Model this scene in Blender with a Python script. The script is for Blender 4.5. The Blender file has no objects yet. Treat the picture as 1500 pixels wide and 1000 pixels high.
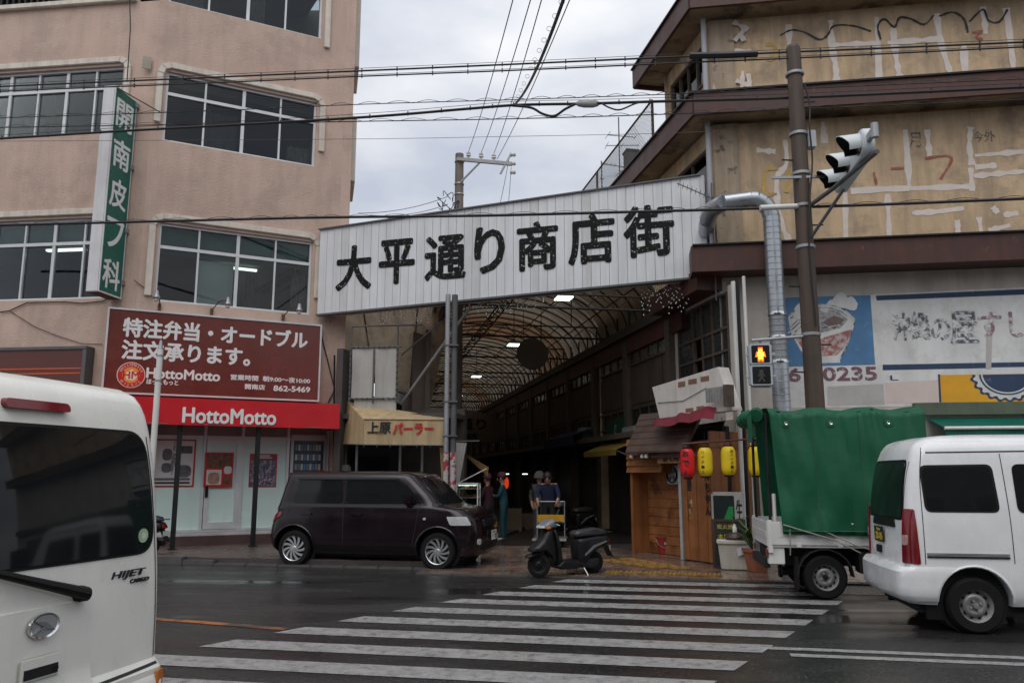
import bpy, bmesh, math, random
from math import sin, cos, tan, atan, atan2, pi, sqrt
from mathutils import Vector, Matrix
from mathutils.bvhtree import BVHTree
random.seed(7)
RAD = math.radians
SC = bpy.context.scene
COL = SC.collection

# ------------------------------------------------------------------ camera, sky, sun, exposure
FPX, CX, CY, EYE = 1170.0, 750.0, 500.0, 1.55
PITCH = atan(194 / FPX)
cam_d = bpy.data.cameras.new('camera')
cam_d.sensor_width = 36.0
cam_d.lens = FPX / 1500 * 36
cam_d.clip_start = 0.05
cam_d.clip_end = 900
cam = bpy.data.objects.new('camera', cam_d)
COL.objects.link(cam)
cam.location = (0, 0, EYE)
cam.rotation_euler = (pi / 2 + PITCH, 0, 0)
SC.camera = cam

SUN_EL, SUN_AZ = RAD(56), RAD(190)        # azimuth clockwise from +Y
w = bpy.data.worlds.new('World')
SC.world = w
w.use_nodes = True
nt = w.node_tree
nt.nodes.clear()
N = nt.nodes.new
L = nt.links.new
out = N('ShaderNodeOutputWorld')
bg = N('ShaderNodeBackground')
bg.inputs['Strength'].default_value = 0.1
sky = N('ShaderNodeTexSky')
sky.sky_type = 'NISHITA'
sky.sun_disc = False
sky.sun_elevation = SUN_EL
sky.sun_rotation = SUN_AZ
sky.air_density = 1.5
sky.dust_density = 4.0
tc = N('ShaderNodeTexCoord')
sep = N('ShaderNodeSeparateXYZ')
L(tc.outputs['Generated'], sep.inputs[0])
# overcast dome: luminance rises from horizon to zenith, broken by soft cloud noise
ramp = N('ShaderNodeMapRange')
ramp.inputs['From Min'].default_value = 0.0
ramp.inputs['From Max'].default_value = 1.0
ramp.inputs['To Min'].default_value = 7.4
ramp.inputs['To Max'].default_value = 11.5
L(sep.outputs['Z'], ramp.inputs['Value'])
mp = N('ShaderNodeMapping')
mp.inputs['Scale'].default_value = (1.6, 1.6, 3.6)
mp.inputs['Location'].default_value = (0.35, 0.1, 0.2)
L(tc.outputs['Generated'], mp.inputs['Vector'])
no = N('ShaderNodeTexNoise')
no.inputs['Scale'].default_value = 2.3
no.inputs['Detail'].default_value = 6
no.inputs['Roughness'].default_value = 0.5
L(mp.outputs['Vector'], no.inputs['Vector'])
cr = N('ShaderNodeValToRGB')
cr.color_ramp.elements[0].position = 0.34
cr.color_ramp.elements[0].color = (0.66, 0.71, 0.83, 1)
cr.color_ramp.elements[1].position = 0.66
cr.color_ramp.elements[1].color = (1.10, 1.11, 1.14, 1)
L(no.outputs['Fac'], cr.inputs['Fac'])
mul = N('ShaderNodeVectorMath')
mul.operation = 'SCALE'
L(cr.outputs['Color'], mul.inputs[0])
L(ramp.outputs['Result'], mul.inputs['Scale'])
mix = N('ShaderNodeMix')
mix.data_type = 'RGBA'
mix.inputs['Factor'].default_value = 0.9
L(sky.outputs['Color'], mix.inputs['A'])
L(mul.outputs['Vector'], mix.inputs['B'])
L(mix.outputs['Result'], bg.inputs['Color'])
L(bg.outputs['Background'], out.inputs['Surface'])

sun_d = bpy.data.lights.new('sun', 'SUN')
sun_d.energy = 1.2
sun_d.angle = RAD(50)
sun_d.color = (1.0, 0.965, 0.92)
sun = bpy.data.objects.new('sun', sun_d)
COL.objects.link(sun)
sd = Vector((sin(SUN_AZ) * cos(SUN_EL), cos(SUN_AZ) * cos(SUN_EL), sin(SUN_EL)))
sun.rotation_euler = sd.to_track_quat('Z', 'Y').to_euler()
sun.location = sd * 60

SC.view_settings.view_transform = 'Standard'
SC.view_settings.look = 'None'
SC.view_settings.exposure = 0.0
SC.view_settings.gamma = 1.0
SC.view_settings.use_curve_mapping = False
SC.render.engine = 'CYCLES'
SC.cycles.use_denoising = True
SC.cycles.max_bounces = 6
SC.cycles.transparent_max_bounces = 12

# ------------------------------------------------------------------ helpers: points
def ray(u, v):
    x = (u - CX) / FPX
    y = -(v - CY) / FPX
    c, s = cos(PITCH), sin(PITCH)
    return Vector((x, c - y * s, s + y * c))

def at(u, v, Y):
    d = ray(u, v)
    t = Y / d.y
    return Vector((d.x * t, Y, EYE + d.z * t))

def gnd(u, v, z=0.0):
    d = ray(u, v)
    t = (z - EYE) / d.z
    return Vector((d.x * t, d.y * t, z))

class Frame:
    """vertical face: local x runs right along the face, local y into the wall, z up"""
    def __init__(self, x, y, deg):
        self.o = Vector((x, y, 0))
        self.phi = RAD(deg)
        self.a = Vector((cos(self.phi), sin(self.phi), 0))
        self.n = Vector((sin(self.phi), -cos(self.phi), 0))   # outward
    def hit(self, u, v, d=0.0):
        r = ray(u, v)
        p0 = self.o + self.n * d
        c = Vector((0, 0, EYE))
        t = (p0 - c).dot(self.n) / r.dot(self.n)
        p = c + r * t
        return (p - self.o).dot(self.a), p.z
    def w(self, s, d, z):
        return self.o + self.a * s + self.n * d + Vector((0, 0, z))
    def loc(self, p):
        q = p - self.o
        return q.dot(self.a), -q.dot(self.n), p.z

# ------------------------------------------------------------------ helpers: materials
MATS = {}
def M(name, col, rough=0.6, metal=0.0, var=0.18, vscale=3.0, bump=0.0, bscale=60.0, streak=0.0, col2=None, c2scale=1.2,
      c2lo=0.5, c2hi=0.62, coat=0.0, spec=0.5, emit=None, estr=0.0, alpha=None, rvar=0.1, streak_col=(0.05, 0.045, 0.04), sscale=6.0):
    if name in MATS:
        return MATS[name]
    m = bpy.data.materials.new(name)
    m.use_nodes = True
    t = m.node_tree
    p = t.nodes['Principled BSDF']
    n, l = t.nodes.new, t.links.new
    p.inputs['Metallic'].default_value = metal
    p.inputs['Coat Weight'].default_value = coat
    p.inputs['Coat Roughness'].default_value = 0.05
    p.inputs['Specular IOR Level'].default_value = spec
    tc = n('ShaderNodeTexCoord')
    nz = n('ShaderNodeTexNoise')
    nz.inputs['Scale'].default_value = vscale
    nz.inputs['Detail'].default_value = 5
    nz.inputs['Roughness'].default_value = 0.6
    l(tc.outputs['Object'], nz.inputs['Vector'])
    mr = n('ShaderNodeMapRange')
    mr.inputs['From Min'].default_value = 0.3
    mr.inputs['From Max'].default_value = 0.7
    mr.inputs['To Min'].default_value = 1 - var
    mr.inputs['To Max'].default_value = 1 + var
    l(nz.outputs['Fac'], mr.inputs['Value'])
    cur = None
    def rgb(c):
        q = n('ShaderNodeRGB')
        q.outputs[0].default_value = (*c, 1)
        return q.outputs[0]
    cur = rgb(col)
    if col2 is not None:
        n2 = n('ShaderNodeTexNoise')
        n2.inputs['Scale'].default_value = c2scale
        n2.inputs['Detail'].default_value = 8
        n2.inputs['Roughness'].default_value = 0.65
        l(tc.outputs['Object'], n2.inputs['Vector'])
        r2 = n('ShaderNodeMapRange')
        r2.inputs['From Min'].default_value = c2lo
        r2.inputs['From Max'].default_value = c2hi
        l(n2.outputs['Fac'], r2.inputs['Value'])
        mx = n('ShaderNodeMix')
        mx.data_type = 'RGBA'
        l(r2.outputs['Result'], mx.inputs['Factor'])
        l(cur, mx.inputs['A'])
        l(rgb(col2), mx.inputs['B'])
        cur = mx.outputs['Result']
    if streak > 0:
        mpp = n('ShaderNodeMapping')
        mpp.inputs['Scale'].default_value = (sscale, sscale, 0.35)
        l(tc.outputs['Object'], mpp.inputs['Vector'])
        n3 = n('ShaderNodeTexNoise')
        n3.inputs['Scale'].default_value = 1.0
        n3.inputs['Detail'].default_value = 6
        n3.inputs['Roughness'].default_value = 0.65
        l(mpp.outputs['Vector'], n3.inputs['Vector'])
        r3 = n('ShaderNodeMapRange')
        r3.inputs['From Min'].default_value = 0.43
        r3.inputs['From Max'].default_value = 0.66
        r3.inputs['To Max'].default_value = streak
        l(n3.outputs['Fac'], r3.inputs['Value'])
        mx = n('ShaderNodeMix')
        mx.data_type = 'RGBA'
        l(r3.outputs['Result'], mx.inputs['Factor'])
        l(cur, mx.inputs['A'])
        l(rgb(streak_col), mx.inputs['B'])
        cur = mx.outputs['Result']
    sc = n('ShaderNodeVectorMath')
    sc.operation = 'SCALE'
    l(cur, sc.inputs[0])
    l(mr.outputs['Result'], sc.inputs['Scale'])
    l(sc.outputs['Vector'], p.inputs['Base Color'])
    rr = n('ShaderNodeMapRange')
    rr.inputs['From Min'].default_value = 0.3
    rr.inputs['From Max'].default_value = 0.7
    rr.inputs['To Min'].default_value = max(0.02, rough - rvar)
    rr.inputs['To Max'].default_value = min(1, rough + rvar)
    l(nz.outputs['Fac'], rr.inputs['Value'])
    l(rr.outputs['Result'], p.inputs['Roughness'])
    if bump > 0:
        nb = n('ShaderNodeTexNoise')
        nb.inputs['Scale'].default_value = bscale
        nb.inputs['Detail'].default_value = 4
        l(tc.outputs['Object'], nb.inputs['Vector'])
        b = n('ShaderNodeBump')
        b.inputs['Strength'].default_value = bump
        b.inputs['Distance'].default_value = 0.02
        l(nb.outputs['Fac'], b.inputs['Height'])
        l(b.outputs['Normal'], p.inputs['Normal'])
    if emit:
        p.inputs['Emission Color'].default_value = (*emit, 1)
        p.inputs['Emission Strength'].default_value = estr
    MATS[name] = m
    return m

def glass(name, tint=(0.8, 0.85, 0.85), gloss=1.0, rough=0.02):
    """thin pane: fresnel reflection over tinted see-through"""
    if name in MATS:
        return MATS[name]
    m = bpy.data.materials.new(name)
    m.use_nodes = True
    t = m.node_tree
    t.nodes.clear()
    n, l = t.nodes.new, t.links.new
    o = n('ShaderNodeOutputMaterial')
    mx = n('ShaderNodeMixShader')
    fr = n('ShaderNodeFresnel')
    fr.inputs['IOR'].default_value = 1.38
    tr = n('ShaderNodeBsdfTransparent')
    tr.inputs['Color'].default_value = (*tint, 1)
    gl = n('ShaderNodeBsdfGlossy')
    gl.inputs['Roughness'].default_value = rough
    gl.inputs['Color'].default_value = (gloss, gloss, gloss, 1)
    l(fr.outputs[0], mx.inputs[0])
    l(tr.outputs[0], mx.inputs[1])
    l(gl.outputs[0], mx.inputs[2])
    l(mx.outputs[0], o.inputs[0])
    MATS[name] = m
    return m

def fabric(name, col, transl=0.4, var=0.15, streak=0.0, rough=0.8, fold=0.0):
    """thin sheet that lets some light through"""
    if name in MATS:
        return MATS[name]
    m = M(name, col, rough=rough, var=var, vscale=2.0, streak=streak, bump=fold, bscale=5.0)
    t = m.node_tree
    n, l = t.nodes.new, t.links.new
    p = t.nodes['Principled BSDF']
    o = [x for x in t.nodes if x.type == 'OUTPUT_MATERIAL'][0]
    tr = n('ShaderNodeBsdfTranslucent')
    l(p.inputs['Base Color'].links[0].from_socket, tr.inputs['Color'])
    mx = n('ShaderNodeMixShader')
    mx.inputs[0].default_value = transl
    l(p.outputs[0], mx.inputs[1])
    l(tr.outputs[0], mx.inputs[2])
    l(mx.outputs[0], o.inputs[0])
    return m

# ------------------------------------------------------------------ helpers: meshes and objects
def tag(o, label=None, cat=None, group=None, kind=None):
    if label: o['label'] = label
    if cat: o['category'] = cat
    if group: o['group'] = group
    if kind: o['kind'] = kind
    return o

def thing(name, label, cat, loc=(0, 0, 0), rz=0.0, group=None):
    o = bpy.data.objects.new(name, None)
    o.empty_display_size = 0.2
    COL.objects.link(o)
    o.location = loc
    o.rotation_euler = (0, 0, rz)
    return tag(o, label, cat, group)

def link(name, me, mats, parent=None, loc=(0, 0, 0), rz=0.0, rot=None):
    o = bpy.data.objects.new(name, me)
    COL.objects.link(o)
    if mats is not None and not me.materials:
        for q in (mats if isinstance(mats, (list, tuple)) else [mats]):
            me.materials.append(q)
    o.parent = parent
    o.location = loc
    o.rotation_euler = rot if rot is not None else (0, 0, rz)
    return o

def dup(o, loc=None, rz=None, parent=None, label=None):
    """a copy of a thing with copies of its parts and sub-parts"""
    c = o.copy()
    COL.objects.link(c)
    c.parent = parent
    if loc is not None: c.location = loc
    if rz is not None: c.rotation_euler = (0, 0, rz)
    if label: c['label'] = label
    for ch in list(o.children):
        dup(ch, parent=c)
    return c

class MB:
    def __init__(self):
        self.v, self.f, self.mi = [], [], []
        self.m = 0
    def face(self, idx):
        self.f.append(idx)
        self.mi.append(self.m)
    def poly(self, pts):
        k = len(self.v)
        self.v += [tuple(p) for p in pts]
        self.face(list(range(k, k + len(pts))))
    def box(self, x0, x1, y0, y1, z0, z1):
        k = len(self.v)
        self.v += [(x, y, z) for z in (z0, z1) for y in (y0, y1) for x in (x0, x1)]
        for q in ((0, 2, 3, 1), (4, 5, 7, 6), (0, 1, 5, 4), (2, 6, 7, 3), (0, 4, 6, 2), (1, 3, 7, 5)):
            self.face([k + i for i in q])
        return self
    def hexa(self, p):      # 8 points: bottom 4 (ccw seen from above), top 4
        k = len(self.v)
        self.v += [tuple(q) for q in p]
        for q in ((3, 2, 1, 0), (4, 5, 6, 7), (0, 1, 5, 4), (1, 2, 6, 5), (2, 3, 7, 6), (3, 0, 4, 7)):
            self.face([k + i for i in q])
        return self
    def bar(self, p, q, w, h=None, up=(0, 0, 1)):
        p, q = Vector(p), Vector(q)
        h = h or w
        d = (q - p).normalized()
        up = Vector(up)
        if abs(d.dot(up)) > 0.98: up = Vector((0, 1, 0))
        s = d.cross(up).normalized() * (w / 2)
        t = s.cross(d).normalized() * (h / 2)
        return self.hexa([p - s - t, p + s - t, q + s - t, q - s - t, p - s + t, p + s + t, q + s + t, q - s + t])
    def tube(self, pts, r, n=8, cap=True, rs=None):
        pts = [Vector(p) for p in pts]
        k0 = len(self.v)
        up = None
        for i, p in enumerate(pts):
            d = (pts[min(i + 1, len(pts) - 1)] - pts[max(i - 1, 0)]).normalized()
            if up is None:
                up = Vector((0, 0, 1)) if abs(d.z) < 0.9 else Vector((1, 0, 0))
            s = d.cross(up)
            if s.length < 1e-6: s = d.cross(Vector((0, 1, 0.3)))
            s.normalize()
            up = s.cross(d).normalized()
            rr = rs[i] if rs else r
            for j in range(n):
                a = 2 * pi * j / n
                self.v.append(tuple(p + (s * cos(a) + up * sin(a)) * rr))
        for i in range(len(pts) - 1):
            for j in range(n):
                a = k0 + i * n + j
                b = k0 + i * n + (j + 1) % n
                self.face([a, b, b + n, a + n])
        if cap:
            self.face([k0 + j for j in range(n)][::-1])
            self.face([k0 + (len(pts) - 1) * n + j for j in range(n)])
        return self
    def lathe(self, prof, o=(0, 0, 0), ax='z', n=24, cap=True):
        """prof: (radius, height) pairs; ax names the axis"""
        k0 = len(self.v)
        for r, h in prof:
            for j in range(n):
                a = 2 * pi * j / n
                c, s = r * cos(a), r * sin(a)
                q = {'z': (c, s, h), 'y': (c, h, -s), 'x': (h, c, s)}[ax]
                self.v.append((o[0] + q[0], o[1] + q[1], o[2] + q[2]))
        for i in range(len(prof) - 1):
            for j in range(n):
                a, b = k0 + i * n + j, k0 + i * n + (j + 1) % n
                self.face([a, b, b + n, a + n])
        if cap:
            if prof[0][0] > 1e-5: self.face([k0 + j for j in range(n)][::-1])
            if prof[-1][0] > 1e-5: self.face([k0 + (len(prof) - 1) * n + j for j in range(n)])
        return self
    def prism(self, poly, y0, y1, plane='xz', inset=0.0):
        """2-D polygon extruded along the third axis"""
        k, n = len(self.v), len(poly)
        for y in (y0, y1):
            for a, b in poly:
                self.v.append({'xz': (a, y, b), 'xy': (a, b, y), 'yz': (y, a, b)}[plane])
        self.face(list(range(k, k + n))[::-1])
        self.face(list(range(k + n, k + 2 * n)))
        for i in range(n):
            j = (i + 1) % n
            self.face([k + i, k + j, k + n + j, k + n + i])
        return self
    def sweep(self, pts, w, d, y0=0.0):
        """flat moulding in the xz plane, width w, from y0-d to y0, mitred"""
        P = [Vector((p[0], p[1])) for p in pts]
        li, ri = [], []
        for i, p in enumerate(P):
            d1 = (P[i] - P[i - 1]).normalized() if i > 0 else (P[1] - P[0]).normalized()
            d2 = (P[i + 1] - P[i]).normalized() if i < len(P) - 1 else d1
            t = (d1 + d2).normalized()
            nn = Vector((-t.y, t.x))
            k = (w / 2) / max(0.4, nn.dot(Vector((-d1.y, d1.x))))
            li.append(p + nn * k)
            ri.append(p - nn * k)
        for i in range(len(P) - 1):
            a, b, c, e = li[i], ri[i], ri[i + 1], li[i + 1]
            yf = y0 - d
            self.hexa([(b.x, yf, b.y), (b.x, y0, b.y), (c.x, y0, c.y), (c.x, yf, c.y),
                       (a.x, yf, a.y), (a.x, y0, a.y), (e.x, y0, e.y), (e.x, yf, e.y)])
        return self
    def grid(self, fn, nu, nv):
        k = len(self.v)
        for i in range(nu + 1):
            for j in range(nv + 1):
                self.v.append(tuple(fn(i / nu, j / nv)))
        for i in range(nu):
            for j in range(nv):
                a = k + i * (nv + 1) + j
                self.face([a, a + nv + 1, a + nv + 2, a + 1])
        return self
    def mesh(self, name, smooth=False, bevel=0.0, fix=True, ang=40, merge=0.0):
        me = bpy.data.meshes.new(name)
        me.from_pydata(self.v, [], self.f)
        me.polygons.foreach_set('material_index', self.mi)
        if fix or bevel > 0 or merge > 0:
            b = bmesh.new()
            b.from_mesh(me)
            if merge > 0: bmesh.ops.remove_doubles(b, verts=b.verts, dist=merge)
            if fix: bmesh.ops.recalc_face_normals(b, faces=b.faces)
            if bevel > 0:
                es = [e for e in b.edges if len(e.link_faces) == 2 and e.calc_face_angle(0) > 0.6]
                bmesh.ops.bevel(b, geom=es, offset=bevel, segments=2, affect='EDGES', clamp_overlap=True)
            b.to_mesh(me)
            b.free()
        if smooth:
            me.shade_smooth()
            me.set_sharp_from_angle(angle=RAD(ang))
        me.update()
        return me
    def build(self, name, mats, parent=None, loc=(0, 0, 0), rz=0.0, rot=None, smooth=False, bevel=0.0, ang=40, fix=True, merge=0.0):
        return link(name, self.mesh(name, smooth, bevel, fix, ang, merge), mats, parent, loc, rz, rot)

def rpoly(pts, r, n=5):
    """polygon with rounded corners"""
    out_ = []
    k = len(pts)
    for i in range(k):
        p0, p1, p2 = Vector(pts[i - 1]), Vector(pts[i]), Vector(pts[(i + 1) % k])
        rr = r[i] if isinstance(r, (list, tuple)) else r
        a, b = (p0 - p1), (p2 - p1)
        rr = min(rr, a.length * 0.49, b.length * 0.49)
        q0, q2 = p1 + a.normalized() * rr, p1 + b.normalized() * rr
        for j in range(n + 1):
            t = j / n
            q = q0 * (1 - t) ** 2 + p1 * 2 * t * (1 - t) + q2 * t * t
            out_.append((q.x, q.y))
    return out_

def smooth_path(pts, n=6):
    """Catmull-Rom through points"""
    P = [Vector(p) for p in pts]
    o = []
    for i in range(len(P) - 1):
        p0, p1, p2, p3 = P[max(i - 1, 0)], P[i], P[i + 1], P[min(i + 2, len(P) - 1)]
        for j in range(n):
            t = j / n
            o.append(0.5 * ((2 * p1) + (p2 - p0) * t + (2 * p0 - 5 * p1 + 4 * p2 - p3) * t * t + (3 * p1 - p0 - 3 * p2 + p3) * t ** 3))
    o.append(P[-1])
    return o

def text(name, s, size, mat, parent, loc, rz=0.0, rot=None, ext=0.003, bold=0.0, align='CENTER', sx=1.0, fit=None, spacing=1.0, shear=0.0):
    cu = bpy.data.curves.new(name, 'FONT')
    cu.body = s
    cu.size = size
    cu.extrude = ext
    cu.align_x = align
    cu.align_y = 'CENTER'
    cu.space_character = spacing
    cu.shear = shear
    cu.resolution_u = 3
    o = bpy.data.objects.new(name, cu)
    COL.objects.link(o)
    dg = bpy.context.evaluated_depsgraph_get()
    me = bpy.data.meshes.new_from_object(o.evaluated_get(dg))
    bpy.data.objects.remove(o)
    bpy.data.curves.remove(cu)
    if len(me.vertices):
        xs = [v.co.x for v in me.vertices]
        ys = [v.co.y for v in me.vertices]
        cx, cy = (min(xs) + max(xs)) / 2, (min(ys) + max(ys)) / 2
        kx = ky = 1.0
        if fit:
            kx = fit[0] / max(1e-4, max(xs) - min(xs)) if fit[0] else 1
            ky = fit[1] / max(1e-4, max(ys) - min(ys)) if fit[1] else kx
            if not fit[0]: kx = ky
        for v in me.vertices:
            v.co.y = (v.co.y - cy) * ky
            v.co.x = ((v.co.x - cx) if (align == 'CENTER' or fit) else v.co.x) * kx * sx
    me.materials.clear()
    me.name = name
    if bold > 0 and len(me.vertices):      # heavier strokes: the outline doubled sideways, each layer a hair deeper
        b_ = bmesh.new()
        b_.from_mesh(me)
        base = list(b_.verts) + list(b_.edges) + list(b_.faces)
        for i_, (ox, oy) in enumerate(((1, 0), (-1, 0), (0, 1), (0, -1), (.7, .7), (-.7, .7), (.7, -.7), (-.7, -.7))):
            g_ = bmesh.ops.duplicate(b_, geom=base)
            bmesh.ops.translate(b_, verts=[x for x in g_['geom'] if isinstance(x, bmesh.types.BMVert)], vec=(ox * bold, oy * bold, -.0003 * (i_ + 1)))
        b_.to_mesh(me)
        b_.free()
    return link(name, me, mat, parent, loc, 0, rot if rot is not None else (pi / 2, 0, rz))

def bake(o):
    """mesh of an object with its modifiers applied"""
    dg = bpy.context.evaluated_depsgraph_get()
    dg.update()
    me = bpy.data.meshes.new_from_object(o.evaluated_get(dg))
    o.modifiers.clear()
    o.data = me
    return o

# ------------------------------------------------------------------ shared materials
m_alu = M('aluminium frame', (0.62, 0.63, 0.64), rough=0.45, metal=0.3, var=0.08)
m_whitepaint = M('white paint', (0.72, 0.71, 0.68), rough=0.5, var=0.06, streak=0.12)
m_steel = M('galvanised steel', (0.34, 0.35, 0.36), rough=0.5, metal=0.6, var=0.15)
m_greysteel = M('grey painted steel', (0.10, 0.102, 0.105), rough=0.5, var=0.15, streak=0.2)
m_dark = M('dark metal', (0.016, 0.016, 0.017), rough=0.5, var=0.15, spec=.25)
m_black = M('black rubber', (0.008, 0.008, 0.008), rough=0.6, var=0.2, spec=.25)
m_chrome = M('chrome', (0.75, 0.76, 0.78), rough=0.12, metal=1.0, var=0.03, rvar=0.04)
m_cable = M('cable sheath', (0.012, 0.012, 0.014), rough=0.55, var=0.1)
m_glass = glass('window glass', (.72, .76, .76))
m_room = M('dim interior', (0.10, 0.092, 0.085), rough=0.9, var=0.25, vscale=1.0)
m_rust = M('rusty iron', (0.12, 0.055, 0.03), rough=0.85, var=0.4, vscale=8)
m_tube = M('fluorescent tube', (0.9, 0.95, 0.9), emit=(0.9, 1.0, 0.92), estr=3.0)
m_tubedim = M('office tube', (0.9, 0.95, 0.9), emit=(0.85, 1.0, 0.88), estr=2.5)
# ================================================================== THE SETTING: road, pavements, markings
ST = Frame(0, 0, -11)                       # the street runs along local x
def road_material():
    m = M('wet asphalt', (0.021, 0.0205, 0.0205), rough=0.42, var=0.3, vscale=0.7, bump=0.8, bscale=60, col2=(0.105, 0.102, 0.10), c2scale=34, c2lo=0.55, c2hi=0.64)
    t = m.node_tree
    n, l = t.nodes.new, t.links.new
    p = t.nodes['Principled BSDF']
    tc = n('ShaderNodeTexCoord')
    mp = n('ShaderNodeMapping')
    mp.inputs['Rotation'].default_value = (0, 0, RAD(10))
    mp.inputs['Scale'].default_value = (0.16, 0.75, 1)
    l(tc.outputs['Object'], mp.inputs['Vector'])
    a = n('ShaderNodeTexNoise')
    a.inputs['Scale'].default_value = 1.0
    a.inputs['Detail'].default_value = 7
    a.inputs['Roughness'].default_value = 0.62
    l(mp.outputs['Vector'], a.inputs['Vector'])
    r = n('ShaderNodeMapRange')           # wet film: smooth where water lies
    r.inputs['From Min'].default_value = 0.38
    r.inputs['From Max'].default_value = 0.54
    r.inputs['To Min'].default_value = 0.40
    r.inputs['To Max'].default_value = 0.05
    l(a.outputs['Fac'], r.inputs['Value'])
    l(r.outputs['Result'], p.inputs['Roughness'])
    b = [x for x in t.nodes if x.type == 'BUMP'][0]
    r2 = n('ShaderNodeMapRange')
    r2.inputs['From Min'].default_value = 0.42
    r2.inputs['From Max'].default_value = 0.62
    r2.inputs['To Min'].default_value = 0.6
    r2.inputs['To Max'].default_value = 0.04
    l(a.outputs['Fac'], r2.inputs['Value'])
    l(r2.outputs['Result'], b.inputs['Strength'])
    return m
m_road = road_material()
mb = MB()
mb.box(-150, 150, -120, 160, -0.3, 0.0)
road = mb.build('road', m_road)
tag(road, 'wet dark grey asphalt road across the foreground', kind='structure')

m_mark = M('worn white road paint', (0.31, 0.305, 0.30), rough=0.28, var=0.10, vscale=5, col2=(0.12, 0.118, 0.115), c2scale=9, c2lo=0.50, c2hi=0.70, bump=0.25, bscale=120)
m_orange = M('worn orange road paint', (0.36, 0.12, 0.03), rough=0.5, var=0.2, vscale=8, col2=(0.05, 0.045, 0.04), c2scale=4, c2lo=0.46, c2hi=0.56)
def ground_strip(name, quad, mat, z=0.004):
    b = MB()
    P = [Vector((p[0], p[1], 0)) for p in quad]
    nx = max(1, int((P[1] - P[0]).length / 0.5))
    b.grid(lambda u, v: (P[0] * (1 - u) + P[1] * u) * (1 - v) + (P[3] * (1 - u) + P[2] * u) * v + Vector((0, 0, z)), nx, 1)
    return b.build(name, mat, road, fix=False)
def st(s, nn):
    return ST.w(s, -nn, 0)
for k in range(-3, 8):
    nn = 7.12 + 0.712 * k
    hw = 0.175
    s0 = -4.17 + 0.508 * (nn - 7.12)
    s1 = min(0.53 + 0.41 * (nn - 7.12), 2.0)
    ground_strip('crosswalk_stripe', [st(s0 - hw * .5, nn - hw), st(s1 - hw * .4, nn - hw), st(s1 + hw * .4, nn + hw), st(s0 + hw * .5, nn + hw)], m_mark)
def px_strip(name, pts, w, mat, z=0.004):
    a, b = gnd(*pts[0]), gnd(*pts[1])
    d = (b - a).normalized()
    s = Vector((-d.y, d.x, 0)) * (w / 2)
    return ground_strip(name, [a - s, b - s, b + s, a + s], mat, z)
px_strip('centre_line', ((60, 893), (420, 921)), 0.12, m_orange)
a = gnd(1105, 948)
for dn in (0.0, 0.26):
    d = ST.a
    q = a + ST.n * dn + d * (0.12 + dn * .6)
    s = -ST.n * 0.06
    ground_strip('lane_line', [q - s, q + d * 14 - s, q + d * 14 + s, q + s], m_mark, 0.0045)
px_strip('edge_line', ((300, 826), (760, 836)), 0.12, m_mark)
px_strip('edge_line', ((1180, 868), (1700, 880)), 0.12, m_mark)

# --- pavements: slab, kerb stones and laid pavers
m_kerb = M('wet kerb concrete', (0.085, 0.08, 0.078), rough=0.38, var=0.25, vscale=2, bump=0.3, streak=0.2)
m_pave = M('dark wet paver joints', (0.05, 0.045, 0.042), rough=0.5, var=0.2)
m_paver = M('reddish brown pavers', (0.115, 0.075, 0.062), rough=0.33, var=0.3, vscale=1.4, col2=(0.075, 0.062, 0.056), c2scale=2.2, c2lo=.45, c2hi=.6, bump=0.3, bscale=70)
m_tile = M('wet pink granite pavers', (0.20, 0.135, 0.105), rough=0.15, var=0.3, vscale=2.2, col2=(0.10, 0.085, 0.08), c2scale=1.6, c2lo=.45, c2hi=.62, bump=0.06, bscale=60, rvar=.10)
kn_l = ST.loc(gnd(232, 825))[1]             # kerb distance across the street
def pavers(name, s0, s1, n0, n1, ps, pn, z, mat, parent, herring=False):
    b = MB()
    j = 0
    y = n0
    while y < n1 - 0.02:
        off = (ps / 2) * (j % 2)
        x = s0 - off
        while x < s1:
            xa, xb = max(x, s0) + 0.004, min(x + ps, s1) - 0.004
            if xb - xa > 0.02:
                dz = random.uniform(-0.003, 0.003)
                tz = random.uniform(-0.002, 0.002)
                za, zb = z + dz, z + dz + tz
                ya, yb = y + 0.004, min(y + pn, n1) - 0.004
                b.hexa([(xa, ya, z - .03), (xb, ya, z - .03), (xb, yb, z - .03), (xa, yb, z - .03), (xa, ya, za), (xb, ya, zb), (xb, yb, zb), (xa, yb, za)])
            x += ps
        y += pn
        j += 1
    o = b.build(name, mat, parent, fix=False)
    o['kind'] = 'stuff'
    return o
sL1 = ST.loc(at(640, 800, 14.2))[0]
pv = MB().box(-24, sL1, kn_l + 0.15, kn_l + 12, -0.1, 0.098).build('pavement', m_pave, rz=ST.phi)
tag(pv, 'raised brick pavement in front of the red shop', kind='structure')
kb = MB()
x = -24.0
while x < sL1:
    hh = 0.12 if x < -9.0 else (0.12 - 0.09 * min(1, (x + 9.0) / 1.2))   # dropped kerb by the parked car
    kb2 = MB().box(0, 0.594, 0, 0.15, -0.1, hh)
    kb2.build('kerb_stone', m_kerb, pv, loc=(x, kn_l, 0), bevel=0.012)
    x += 0.6
pavers('pavers', -17, sL1, kn_l + 0.155, kn_l + 5.2, 0.22, 0.11, 0.112, m_paver, pv)

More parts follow.
